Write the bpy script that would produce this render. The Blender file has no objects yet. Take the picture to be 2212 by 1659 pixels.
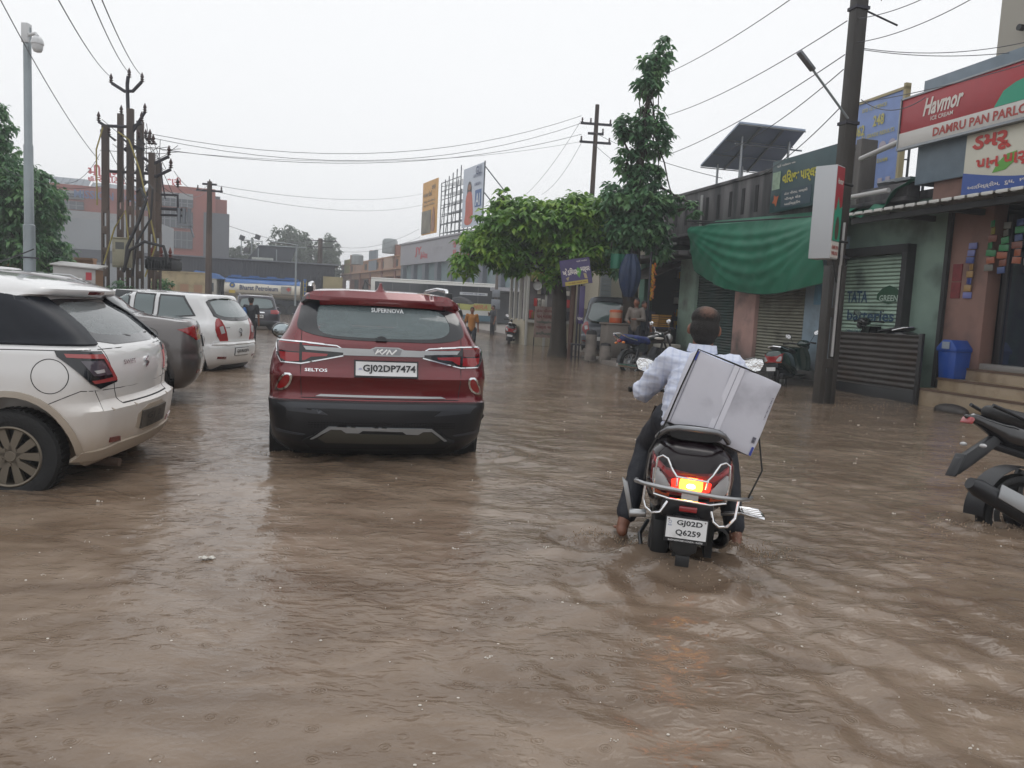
import bpy, bmesh, math, random
import numpy as np
from mathutils import Vector, Matrix, geometry
from mathutils.bvhtree import BVHTree
R = math.radians
S = bpy.context.scene
C = S.collection
V = Vector
# ---------------------------------------------------------------- camera
CAMH, FPX = 1.33, 1664.4
cam = bpy.data.objects.new('Camera', bpy.data.cameras.new('Camera')); C.objects.link(cam)
cam.location = (0, 0, CAMH)
cam.rotation_euler = (Matrix.Rotation(R(90-5.6), 3, 'X') @ Matrix.Rotation(R(2.9), 3, 'Z')).to_euler()
cam.data.sensor_width = 36; cam.data.lens = FPX/1106*18
cam.data.clip_end = 3000; cam.data.clip_start = 0.05
S.camera = cam
# ---------------------------------------------------------------- overcast sky
w = bpy.data.worlds.new("World"); S.world = w; w.use_nodes = True
nt = w.node_tree; bg = nt.nodes['Background']
sky = nt.nodes.new('ShaderNodeTexSky'); sky.sky_type = 'NISHITA'; sky.sun_disc = False
sky.sun_elevation = R(58); sky.sun_rotation = R(200); sky.dust_density = 4
hs = nt.nodes.new('ShaderNodeHueSaturation'); hs.inputs['Saturation'].default_value = .15
nt.links.new(sky.outputs[0], hs.inputs['Color'])
mx = nt.nodes.new('ShaderNodeMixRGB'); mx.inputs['Fac'].default_value = .88
mx.inputs['Color2'].default_value = (8.9, 9.0, 9.15, 1)
nt.links.new(hs.outputs[0], mx.inputs['Color1']); nt.links.new(mx.outputs[0], bg.inputs['Color'])
bg.inputs['Strength'].default_value = .1
sun = bpy.data.objects.new('Sun', bpy.data.lights.new('Sun', 'SUN')); C.objects.link(sun)
sun.data.energy = .5; sun.data.angle = R(30); sun.data.color = (1, .97, .93)
sun.rotation_euler = (R(-28), 0, R(-25))
S.view_settings.view_transform = 'Standard'; S.view_settings.look = 'None'
S.view_settings.exposure = .33; S.view_settings.gamma = 1
S.cycles.use_denoising = True; S.cycles.max_bounces = 7; S.cycles.transparent_max_bounces = 16
S.cycles.volume_bounces = 0; S.cycles.caustics_reflective = False; S.cycles.caustics_refractive = False
S.cycles.sample_clamp_indirect = 4
# ---------------------------------------------------------------- points
RC = cam.rotation_euler.to_matrix()
def ray(u, v): return RC @ V(((u-1106)/FPX, -(v-829.5)/FPX, -1))
def P(u, v, Y):
    d = ray(u, v); return V((0, 0, CAMH)) + d*(Y/d.y)
def G(u, v, z=0):
    d = ray(u, v); return V((0, 0, CAMH)) + d*((z-CAMH)/d.z)
A = R(15); CA, SA = math.cos(A), math.sin(A)
def W(t, s, z=0): return V((t*CA-s*SA, t*SA+s*CA, z))
def T(u, v, t):            # a point of the facade plane at distance t right of the street axis, as (s, z)
    d = ray(u, v); k = t/(d.x*CA+d.y*SA); q = d*k
    return (-q.x*SA+q.y*CA, CAMH+q.z)
# ---------------------------------------------------------------- materials
def c8(r, g, b): return tuple((x/255/12.92 if x <= 10 else ((x/255+.055)/1.055)**2.4) for x in (r, g, b))
MATS = {}
def pm(name, col, rough=.5, metal=0, var=0, vs=4, bump=0, bs=30, coat=0, mud=None, stain=None, wave=None, emis=None, inside=None, aniso=None, sp=.5):
    if name in MATS: return MATS[name]
    m = bpy.data.materials.new(name); m.use_nodes = True; n = m.node_tree.nodes; l = m.node_tree.links
    b = n['Principled BSDF']; MATS[name] = m
    if isinstance(col, str): col = tuple(int(col[i:i+2], 16) for i in (0, 2, 4)); col = c8(*col)
    b.inputs['Base Color'].default_value = (*col, 1)
    b.inputs['Roughness'].default_value = rough; b.inputs['Metallic'].default_value = metal
    b.inputs['Specular IOR Level'].default_value = sp
    if coat: b.inputs['Coat Weight'].default_value = coat; b.inputs['Coat Roughness'].default_value = .04
    tc = n.new('ShaderNodeTexCoord'); src = tc.outputs['Object']
    if aniso:
        mp = n.new('ShaderNodeMapping'); mp.inputs['Scale'].default_value = aniso
        l.new(src, mp.inputs['Vector']); src = mp.outputs[0]
    cur = None
    def mixc(fac, c2):
        nonlocal cur
        x = n.new('ShaderNodeMixRGB')
        l.new(fac, x.inputs['Fac'])
        if cur is None: x.inputs['Color1'].default_value = (*col, 1)
        else: l.new(cur, x.inputs['Color1'])
        x.inputs['Color2'].default_value = (*c2, 1); cur = x.outputs[0]; return x
    def ramp(inp, a, bb):
        r = n.new('ShaderNodeMapRange'); r.inputs['From Min'].default_value = a; r.inputs['From Max'].default_value = bb
        l.new(inp, r.inputs['Value']); return r.outputs[0]
    def noise(sc, det=6):
        t = n.new('ShaderNodeTexNoise'); t.inputs['Scale'].default_value = sc; t.inputs['Detail'].default_value = det
        l.new(src, t.inputs['Vector']); return t.outputs['Fac']
    if var:
        mixc(ramp(noise(vs), .35, .7), tuple(c*(1-var) for c in col))
    if stain:                       # (colour, scale, low, high): patches of grime
        c2, sc, a, bb = stain; mixc(ramp(noise(sc, 9), a, bb), c8(*c2) if max(c2) > 1 else c2)
    if mud:                         # (colour, z top, z bottom, amount): splashed dirt up to a height of the object
        c2, zt, zb, am = mud
        sx = n.new('ShaderNodeSeparateXYZ'); l.new(tc.outputs['Object'], sx.inputs[0])
        ad = n.new('ShaderNodeMath'); ad.operation = 'MULTIPLY_ADD'; ad.inputs[1].default_value = .5*abs(zt-zb)
        l.new(noise(5, 10), ad.inputs[0]); l.new(sx.outputs['Z'], ad.inputs[2])
        rr = ramp(ad.outputs[0], zt+.25*abs(zt-zb), zb+.25*abs(zt-zb)); mu = n.new('ShaderNodeMath'); mu.operation = 'MULTIPLY'
        l.new(rr, mu.inputs[0]); mu.inputs[1].default_value = am; mixc(mu.outputs[0], c8(*c2))
        mr = n.new('ShaderNodeMapRange'); l.new(mu.outputs[0], mr.inputs['Value']); mr.inputs['To Min'].default_value = rough; mr.inputs['To Max'].default_value = .6
        l.new(mr.outputs[0], b.inputs['Roughness'])
        if coat:
            mc = n.new('ShaderNodeMapRange'); l.new(mu.outputs[0], mc.inputs['Value']); mc.inputs['To Min'].default_value = coat; mc.inputs['To Max'].default_value = 0
            l.new(mc.outputs[0], b.inputs['Coat Weight'])
    if inside:                      # the inner face of a hollow shell
        ge = n.new('ShaderNodeNewGeometry'); mixc(ge.outputs['Backfacing'], inside)
    if cur is not None: l.new(cur, b.inputs['Base Color'])
    if bump:
        bn = n.new('ShaderNodeBump'); bn.inputs['Strength'].default_value = bump; bn.inputs['Distance'].default_value = .02
        l.new(noise(bs, 5), bn.inputs['Height']); l.new(bn.outputs[0], b.inputs['Normal'])
    if wave:
        wv = n.new('ShaderNodeTexWave'); wv.bands_direction = wave[0]; wv.inputs['Scale'].default_value = wave[1]
        l.new(tc.outputs['Object'], wv.inputs['Vector']); bn = n.new('ShaderNodeBump'); bn.inputs['Strength'].default_value = wave[2]; bn.inputs['Distance'].default_value = .02
        l.new(wv.outputs['Fac'], bn.inputs['Height']); l.new(bn.outputs[0], b.inputs['Normal'])
    if emis:
        b.inputs['Emission Color'].default_value = (*emis[0], 1); b.inputs['Emission Strength'].default_value = emis[1]
    return m
def glassm(name, tint, film=.2, filmc=(.3, .36, .38), gl=1.5, thru=False):
    m = bpy.data.materials.new(name); m.use_nodes = True; n = m.node_tree.nodes; l = m.node_tree.links; n.clear()
    o = n.new('ShaderNodeOutputMaterial'); t = n.new('ShaderNodeBsdfTransparent'); t.inputs[0].default_value = (*tint, 1)
    d = n.new('ShaderNodeBsdfTranslucent' if thru else 'ShaderNodeBsdfDiffuse'); d.inputs[0].default_value = (*filmc, 1)
    g = n.new('ShaderNodeBsdfGlossy'); g.inputs['Roughness'].default_value = .03
    f = n.new('ShaderNodeFresnel'); f.inputs[0].default_value = gl
    a = n.new('ShaderNodeMixShader'); b = n.new('ShaderNodeMixShader')
    tx = n.new('ShaderNodeTexNoise'); tx.inputs['Scale'].default_value = 9
    mr = n.new('ShaderNodeMapRange'); mr.inputs['To Min'].default_value = film*.75; mr.inputs['To Max'].default_value = film*1.25
    l.new(tx.outputs['Fac'], mr.inputs['Value']); l.new(mr.outputs[0], a.inputs[0])
    l.new(t.outputs[0], a.inputs[1]); l.new(d.outputs[0], a.inputs[2]); l.new(f.outputs[0], b.inputs[0])
    l.new(a.outputs[0], b.inputs[1]); l.new(g.outputs[0], b.inputs[2]); l.new(b.outputs[0], o.inputs[0])
    MATS[name] = m; return m
# ---------------------------------------------------------------- objects
def tag(o, label=None, cat=None, group=None, kind=None):
    for k, x in (('label', label), ('category', cat), ('group', group), ('kind', kind)):
        if x: o[k] = x
    return o
def thing(name, label, cat, loc=(0, 0, 0), rz=0, group=None, rot=None):
    o = bpy.data.objects.new(name, None); C.objects.link(o); o.location = loc
    o.rotation_euler = rot if rot else (0, 0, rz); o.empty_display_size = .2
    return tag(o, label, cat, group)
def copy_tree(o, parent=None):
    c = o.copy(); C.objects.link(c); c.parent = parent
    for ch in [x for x in KIDS.get(o.name, [])]: KIDS.setdefault(c.name, []).append(copy_tree(ch, c))
    return c
KIDS = {}
def link(name, me, m, parent=None, smooth=40, mats=None):
    o = bpy.data.objects.new(name, me); C.objects.link(o)
    if mats:
        for x in mats: me.materials.append(x)
    elif m: me.materials.append(m)
    if smooth:
        me.shade_smooth(); me.set_sharp_from_angle(angle=R(smooth))
    if parent: o.parent = parent; KIDS.setdefault(parent.name, []).append(o)
    return o
def grp(name, parent):      # a part that is itself only made of sub-parts
    o = bpy.data.objects.new(name, None); C.objects.link(o); o.parent = parent; KIDS.setdefault(parent.name, []).append(o); return o
class MB:
    def __init__(s): s.v = []; s.f = []; s.mi = []; s.cm = 0; s.M = Matrix()
    def add(s, vs, fs):
        o = len(s.v); s.v += [tuple(s.M @ V(p)) for p in vs]; s.f += [tuple(i+o for i in f) for f in fs]; s.mi += [s.cm]*len(fs); return s
    def b(s, x0, x1, y0, y1, z0, z1):
        p = [(x, y, z) for z in (z0, z1) for y in (y0, y1) for x in (x0, x1)]
        return s.add(p, [(0, 2, 3, 1), (4, 5, 7, 6), (0, 1, 5, 4), (2, 6, 7, 3), (0, 4, 6, 2), (1, 3, 7, 5)])
    def box(s, c, sz, rot=None):
        p = [V((x*sz[0]/2, y*sz[1]/2, z*sz[2]/2)) for z in (-1, 1) for y in (-1, 1) for x in (-1, 1)]
        if rot is not None: p = [rot @ q for q in p]
        return s.add([q+V(c) for q in p], [(0, 2, 3, 1), (4, 5, 7, 6), (0, 1, 5, 4), (2, 6, 7, 3), (0, 4, 6, 2), (1, 3, 7, 5)])
    def cyl(s, p0, p1, r0, r1=None, n=12): return s.tube([p0, p1], [r0, r0 if r1 is None else r1], n)
    def tube(s, pts, r, n=8, closed=False):
        pts = [V(p) for p in pts]; k = len(pts); rs = r if isinstance(r, (list, tuple)) else [r]*k
        vs = []; up = None
        for i, p in enumerate(pts):
            a = pts[i-1] if (i or closed) else p; b = pts[(i+1) % k] if (i < k-1 or closed) else p
            t = (b-a).normalized() if (b-a).length > 1e-9 else V((0, 0, 1))
            if up is None: up = t.orthogonal().normalized()
            up = (up - t*up.dot(t)); up = up.normalized() if up.length > 1e-6 else t.orthogonal().normalized()
            sd = t.cross(up)
            vs += [p+(up*math.cos(j*2*math.pi/n)+sd*math.sin(j*2*math.pi/n))*rs[i] for j in range(n)]
        fs = [(i*n+j, i*n+(j+1) % n, ((i+1) % k)*n+(j+1) % n, ((i+1) % k)*n+j) for i in range(k if closed else k-1) for j in range(n)]
        if not closed: fs += [tuple(range(n))[::-1], tuple((k-1)*n+j for j in range(n))]
        return s.add(vs, fs)
    def ell(s, c, r, rot=None, nu=14, nv=9):
        r = (r, r, r) if not isinstance(r, (tuple, list)) else r
        vs = []; fs = []
        for i in range(nv+1):
            th = math.pi*i/nv
            for j in range(nu):
                q = V((r[0]*math.sin(th)*math.cos(j*2*math.pi/nu), r[1]*math.sin(th)*math.sin(j*2*math.pi/nu), r[2]*math.cos(th)))
                if i in (0, nv): q = V((0, 0, r[2]*(1 if i == 0 else -1)))
                vs.append((rot @ q if rot else q)+V(c))
        for i in range(nv):
            for j in range(nu):
                a, b, c_, d = i*nu+j, (i+1)*nu+j, (i+1)*nu+(j+1) % nu, i*nu+(j+1) % nu
                fs.append((a, b, c_) if i == nv-1 else ((a, b, c_, d) if i else (a, b, c_)))
        return s.add(vs, fs)
    def lathe(s, prof, c=(0, 0, 0), n=20, rot=None):   # profile of (r, z) about z
        vs = []; k = len(prof)
        for r, z in prof:
            for j in range(n):
                q = V((r*math.cos(j*2*math.pi/n), r*math.sin(j*2*math.pi/n), z)); vs.append((rot @ q if rot else q)+V(c))
        return s.add(vs, [(i*n+j, i*n+(j+1) % n, (i+1)*n+(j+1) % n, (i+1)*n+j) for i in range(k-1) for j in range(n)])
    def prism(s, poly, o, ux, uy, d):    # poly in the plane o + x*ux + y*uy, extruded by vector d
        o, ux, uy, d = V(o), V(ux), V(uy), V(d); k = len(poly)
        a = [o+ux*x+uy*y for x, y in poly]
        tr = geometry.tessellate_polygon([[V((x, y, 0)) for x, y in poly]])
        fl = ux.cross(uy).dot(d) > 0
        ft = [tuple(t) for t in tr]
        ar = sum(poly[i][0]*poly[(i+1) % k][1]-poly[(i+1) % k][0]*poly[i][1] for i in range(k)) > 0
        f = []
        for t in ft:
            q = [poly[i] for i in t]; cc = (q[1][0]-q[0][0])*(q[2][1]-q[0][1])-(q[2][0]-q[0][0])*(q[1][1]-q[0][1]) > 0
            if cc != fl: t = t[::-1]
            f.append(tuple(i+k for i in t)); f.append(t[::-1])
        for i in range(k):
            j = (i+1) % k; q = (i, j, j+k, i+k); f.append(q if ar == fl else q[::-1])
        return s.add(a+[x+d for x in a], f)
    def sheet(s, fn, nu, nv, closed=False):
        vs = [fn(i/nu, j/nv) for i in range(nu+1) for j in range(nv+1)]
        return s.add(vs, [(i*(nv+1)+j, (i+1)*(nv+1)+j, (i+1)*(nv+1)+j+1, i*(nv+1)+j+1) for i in range(nu) for j in range(nv)])
    def build(s, name, m, parent=None, smooth=40, bevel=0, seg=2, thick=0, weld=False):
        me = bpy.data.meshes.new(name); me.from_pydata(s.v, [], s.f)
        ms = m if isinstance(m, (list, tuple)) else [m]
        for x in ms: me.materials.append(x)
        if any(s.mi): me.polygons.foreach_set('material_index', s.mi)
        if bevel or weld or thick:
            bm = bmesh.new(); bm.from_mesh(me)
            if weld: bmesh.ops.remove_doubles(bm, verts=bm.verts, dist=1e-4)
            if bevel:
                es = [e for e in bm.edges if len(e.link_faces) == 2 and e.calc_face_angle(0) > R(35)]
                bmesh.ops.bevel(bm, geom=es, offset=bevel, segments=seg, affect='EDGES', profile=.5, clamp_overlap=True)
            if thick:
                bm.normal_update(); bmesh.ops.solidify(bm, geom=bm.faces[:], thickness=thick)
            bm.to_mesh(me); bm.free()
        me.validate()
        return link(name, me, None, parent, smooth)
def one(name, m, parent, fn, **k):
    q = MB(); fn(q); return q.build(name, m, parent, **k)
def text(s, w, h, depth=.004, bold=.0, shear=0):
    """vertices and faces of a line of lettering, centred, w by h"""
    cu = bpy.data.curves.new('t', 'FONT'); cu.body = s; cu.offset = bold; cu.shear = shear; cu.resolution_u = 2
    ob = bpy.data.objects.new('t', cu); C.objects.link(ob)
    dg = bpy.context.evaluated_depsgraph_get(); me = bpy.data.meshes.new_from_object(ob.evaluated_get(dg))
    vs = [v.co.copy() for v in me.vertices]; fs = [tuple(p.vertices) for p in me.polygons]
    bpy.data.objects.remove(ob); bpy.data.curves.remove(cu); bpy.data.meshes.remove(me)
    if not vs: return [], []
    x0, x1 = min(v.x for v in vs), max(v.x for v in vs); y0, y1 = min(v.y for v in vs), max(v.y for v in vs)
    k = w/(x1-x0); g = (h/(y1-y0)) if h else k
    return [((v.x-(x0+x1)/2)*k, (v.y-(y0+y1)/2)*g) for v in vs], fs
def put_text(q, s, w, h, o, ux, uy, off, bold=0, shear=0):
    vs, fs = text(s, w, h, bold=bold, shear=shear); o, ux, uy, off = V(o), V(ux), V(uy), V(off)
    q.add([o+ux*x+uy*y+off for x, y in vs], fs)
def inpoly(x, y, poly):
    r = False; j = len(poly)-1
    for i in range(len(poly)):
        xi, yi = poly[i]; xj, yj = poly[j]
        if (yi > y) != (yj > y) and x < (xj-xi)*(y-yi)/(yj-yi)+xi: r = not r
        j = i
    return r
def bvh_of(o):
    bm = bmesh.new(); bm.from_mesh(o.data); t = BVHTree.FromBMesh(bm); bm.free(); return t
def resamp(p, g):
    r = []
    for i in range(len(p)):
        a, b = V(p[i]), V(p[(i+1) % len(p)]); n = max(1, int((b-a).length/g))
        r += [tuple(a+(b-a)*(k/n)) for k in range(n)]
    return r
def patch(name, polys, m, parent, bvh, ax='y', off=.004, th=.012, g=.04, build=True, smooth=30, q=None, rnd=0):
    """a thin piece lying on a body: outline (and holes) drawn in elevation and laid on the body's own surface.
    ax: y = seen from the rear, -y = from the front, x / -x = from the right / left side"""
    if not isinstance(polys[0][0], (tuple, list)): polys = [polys]
    if rnd: polys = [chaikin(p, rnd) for p in polys]
    sg = 1 if ax[0] != '-' else -1; a = ax[-1]
    rs = [resamp(p, g) for p in polys]
    pts = [V(p) for r in rs for p in r]; ed = []; k = 0
    for r in rs: ed += [(k+i, k+(i+1) % len(r)) for i in range(len(r))]; k += len(r)
    x0, x1 = min(p.x for p in pts), max(p.x for p in pts); y0, y1 = min(p.y for p in pts), max(p.y for p in pts)
    def ins(x, y): return sum(inpoly(x, y, p) for p in polys) % 2 == 1
    for i in range(1, int((x1-x0)/g)+1):
        for j in range(1, int((y1-y0)/g)+1):
            x, y = x0+i*g, y0+j*g
            if ins(x, y) and min((V((x, y))-p).length for p in pts[:k]) > g*.35: pts.append(V((x, y)))
    vs, es, fs, _, _, _ = geometry.delaunay_2d_cdt([V((p.x, p.y)) for p in pts], ed, [], 0, 1e-6)
    fs = [f for f in fs if ins(sum(vs[i].x for i in f)/3, sum(vs[i].y for i in f)/3)]
    def lay(x, y):
        if a == 'y': o = V((x, -5*sg, y)); d = V((0, sg, 0))
        elif ax[0] == 'o':      # seen obliquely from a rear corner
            c_ = math.cos(R(45)); gx = -1 if ax[1] == 'l' else 1; d = V((-gx*c_, c_, 0)); o = V((c_*x, gx*c_*x, y))-d*5
        elif a == 'z': o = V((x, y, 5)); d = V((0, 0, -1))
        else: o = V((5*sg, x, y)); d = V((-sg, 0, 0))
        h = bvh.ray_cast(o, d)
        if h[0] is None: h = bvh.find_nearest(o+d*4.3 if ax[0] == 'o' else (V((x, .3, y)) if a == 'y' else V((.8*sg, x, y))))
        n_ = h[1] if h[1].dot(d) < 0 else -h[1]
        return h[0]+(n_*.7-d*.3)*off, -n_
    out = []; inn = []
    for v in vs: p, d = lay(v.x, v.y); out.append(p); inn.append(p+d*th)
    ff = []
    for f in fs:
        nn = (out[f[1]]-out[f[0]]).cross(out[f[2]]-out[f[0]]); ff.append(tuple(f) if nn.dot(d) < 0 else tuple(f)[::-1])
    cnt = {}
    for f in ff:
        for i in range(3): cnt[(f[i], f[(i+1) % 3])] = 1
    n = len(out); sk = [(b_, a_, a_+n, b_+n) for (a_, b_) in cnt if (b_, a_) not in cnt]
    q2 = q or MB(); q2.add(out+inn, ff+sk)
    return q2 if (q or not build) else q2.build(name, m, parent, smooth=smooth)
def chaikin(p, n):
    for _ in range(n):
        r = []
        for i in range(len(p)):
            a, b = p[i], p[(i+1) % len(p)]
            r += [(a[0]*.75+b[0]*.25, a[1]*.75+b[1]*.25), (a[0]*.25+b[0]*.75, a[1]*.25+b[1]*.75)]
        p = r
    return p
def mir(p): return [(-x, y) for x, y in p][::-1]
def strip(pts, w):     # outline of a band of width w along an open line
    pts = [V(p) for p in pts]; L_ = []; R_ = []
    for i, p in enumerate(pts):
        t = (pts[min(i+1, len(pts)-1)]-pts[max(i-1, 0)]).normalized(); n = V((-t.y, t.x))*(w/2)
        L_.append(tuple(p+n)); R_.append(tuple(p-n))
    return L_+R_[::-1]
def lay_text(s, w, h, x, z, m, name, parent, bvh, ax='y', off=.006, bold=0, shear=0, slope=0):
    vs, fs = text(s, w, h, bold=bold, shear=shear); sg = 1 if ax[0] != '-' else -1; out = []
    for a_, b_ in vs:
        z_ = z+b_+slope*a_
        if ax[-1] == 'y': o = V((x+a_*sg, -5*sg, z_)); d = V((0, sg, 0))
        else: o = V((5*sg, x+a_*sg, z_)); d = V((-sg, 0, 0))
        h_ = bvh.ray_cast(o, d); p = h_[0] if h_[0] else o+d*5
        out.append(p-d*off)
    q = MB(); q.add(out, fs); return q.build(name, m, parent, smooth=0)
def organic(name, parts, m, parent=None, vox=.012, sm=6, disp=0, ds=.08, tex=None, mats=None):
    """one continuous surface grown over tapered limbs: parts are (p0, p1, r0, r1) or ('e', centre, radii, rot)"""
    q = MB()
    for p in parts:
        if p[0] == 'e': q.ell(p[1], p[2], p[3] if len(p) > 3 else None, 18, 12)
        else:
            p0, p1, r0, r1 = V(p[0]), V(p[1]), p[2], p[3]
            q.tube([p0, p1], [r0, r1], 14); q.ell(p0, r0, None, 14, 9); q.ell(p1, r1, None, 14, 9)
    me = bpy.data.meshes.new(name); me.from_pydata(q.v, [], q.f)
    o = bpy.data.objects.new(name, me); C.objects.link(o)
    md = o.modifiers.new('r', 'REMESH'); md.mode = 'VOXEL'; md.voxel_size = vox; md.use_smooth_shade = True
    m2 = o.modifiers.new('s', 'SMOOTH'); m2.factor = .5; m2.iterations = sm
    if disp:
        tx = bpy.data.textures.new('wr', 'CLOUDS'); tx.noise_scale = ds; tx.noise_depth = 2
        m3 = o.modifiers.new('d', 'DISPLACE'); m3.texture = tx; m3.strength = disp; m3.texture_coords = 'LOCAL'
    dg = bpy.context.evaluated_depsgraph_get(); me2 = bpy.data.meshes.new_from_object(o.evaluated_get(dg))
    bpy.data.objects.remove(o)
    return link(name, me2, m, parent, 60, mats)
# ================================================================ materials in use
RUB = pm('rubber', '101113', .6, var=.3, vs=8, bump=.3, bs=60)
PLBLK = pm('black_plastic', '1a1c21', .38, var=.2, bump=.05, bs=200)
GLBLK = pm('gloss_black', '14171d', .12, coat=.5)
CHR = pm('chrome', (.75, .76, .78), .12, 1)
SATIN = pm('satin_silver', (.42, .43, .44), .3, .8)
DKGL = pm('dark_glass', '11181e', .05, coat=.3)
LRED = pm('red_lens', (.3, .008, .012), .1, coat=1)
LRED2 = pm('dark_red_lens', (.13, .006, .01), .1, coat=1)
LCLR = pm('clear_lens', (.45, .45, .46), .08, coat=1)
LAMB = pm('amber_lens', (.7, .2, .02), .15, coat=1)
PLATE = pm('plate_white', 'd9dadb', .35, stain=((150, 145, 140), 9, .6, .9))
INK = pm('plate_ink', '1a1b20', .4)
UNDER = pm('underbody', '0c0c0e', .8)
CLOTHD = pm('dark_upholstery', '2a2d30', .8)
PANE = glassm('tinted_pane', (.78, .9, .87), .28, (.4, .5, .52))
PANE2 = glassm('clear_pane', (.85, .95, .9), .5, (.75, .88, .8), 1.3, True)
# ================================================================ cars
def carbody(name, SL, m, parent, arches=(), arch_r=.37, wb=(0, 0), cuts=(), half=True):
    """SL: horizontal slices (z, rear y, front y, half width, rear corner radius, front corner radius, bow)"""
    F = []
    for i in range(len(SL)-1):
        a, b = SL[i], SL[i+1]; p0 = SL[i-1] if i else a; p3 = SL[i+2] if i+2 < len(SL) else b
        n = 3 if b[0]-a[0] > .03 else 1
        for k in range(n):
            t = k/n
            def cr(j):
                ha = a[0]-p0[0]; hb = b[0]-a[0]; hc = p3[0]-b[0]
                m1 = ((a[j]-p0[j])/ha if ha > 1e-6 else (b[j]-a[j])/hb); m1 = .5*(m1+(b[j]-a[j])/hb)
                m2 = ((p3[j]-b[j])/hc if hc > 1e-6 else (b[j]-a[j])/hb); m2 = .5*(m2+(b[j]-a[j])/hb)
                s1 = (b[j]-a[j])/hb
                if m1*s1 <= 0: m1 = 0
                if m2*s1 <= 0: m2 = 0
                m1 = max(min(m1, 3*s1) if s1 > 0 else max(m1, 3*s1), -99); m2 = (min(m2, 3*s1) if s1 > 0 else max(m2, 3*s1))
                t2, t3 = t*t, t*t*t
                return (2*t3-3*t2+1)*a[j]+(t3-2*t2+t)*hb*m1+(-2*t3+3*t2)*b[j]+(t3-t2)*hb*m2
            F.append((a[0]+(b[0]-a[0])*t,)+tuple(cr(j) for j in range(1, 7)))
    F.append(SL[-1])
    q = MB(); rings = []
    for z, yr, yf, w, rr, rf, bow in F:
        rr = min(rr, w*.9); rf = min(rf, w*.9); pts = []
        for k in range(7): x = (w-rr)*k/7; pts.append((x, yr+bow*(x/w)**2))
        for k in range(8):
            th = math.pi/2*k/7; x = w-rr+rr*math.sin(th); pts.append((x, yr+bow*((w-rr)/w)**2+rr*(1-math.cos(th))))
        y0 = pts[-1][1]; y1 = yf-rf-.05
        for k in range(1, 16):
            t = k/16; pts.append((w*(1-.018*(2*t-1)**4+.0), y0+(y1-y0)*t))
        for k in range(8):
            th = math.pi/2*(1-k/7); x = w-rf+rf*math.sin(th); pts.append((x, yf-.05-rf*(1-math.cos(th))))
        for k in range(6, -1, -1):
            x = (w-rf)*k/7; pts.append((x, yf-.05*(x/w)**2))
        full = pts + [(-x, y) for x, y in pts[-2:0:-1]]
        rings.append([(x, y, z) for x, y in full])
    n = len(rings[0]); vs = [p for r in rings for p in r]; K = len(rings)
    fs = [(i*n+j, i*n+(j+1) % n, (i+1)*n+(j+1) % n, (i+1)*n+j) for i in range(K-1) for j in range(n)]
    fs += [tuple(range(n))[::-1], tuple((K-1)*n+j for j in range(n))]
    me = bpy.data.meshes.new(name); me.from_pydata(vs, [], fs)
    bm = bmesh.new(); bm.from_mesh(me); bmesh.ops.recalc_face_normals(bm, faces=bm.faces); bmesh.ops.triangulate(bm, faces=[f for f in bm.faces if len(f.verts) > 4])
    tree = BVHTree.FromBMesh(bm); bm.to_mesh(me); bm.free()
    o = bpy.data.objects.new(name, me); C.objects.link(o)
    if arches:
        c = MB()
        for y in arches:
            for sx in (-1, 1): c.cyl((sx*1.3, y, .31), (sx*.58, y, .31), arch_r, arch_r, 40)
        cm = bpy.data.meshes.new('c'); cm.from_pydata(c.v, [], c.f); co = bpy.data.objects.new('c', cm); C.objects.link(co)
        md = o.modifiers.new('b', 'BOOLEAN'); md.operation = 'DIFFERENCE'; md.object = co; md.solver = 'EXACT'
        dg = bpy.context.evaluated_depsgraph_get(); me2 = bpy.data.meshes.new_from_object(o.evaluated_get(dg))
        bpy.data.objects.remove(co); me = me2
    bpy.data.objects.remove(o)
    if cuts:
        bm = bmesh.new(); bm.from_mesh(me); bm.normal_update(); dl = []
        for poly, axis, test in cuts:
            for f in bm.faces:
                c_ = f.calc_center_median(); u = c_.x if axis == 'y' else c_.y
                if test(c_, f.normal) and inpoly(u, c_.z, poly): dl.append(f)
        bmesh.ops.delete(bm, geom=list(set(dl)), context='FACES'); bm.to_mesh(me); bm.free()
    ob = link(name, me, m, parent, 32)
    return ob, tree
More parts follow.
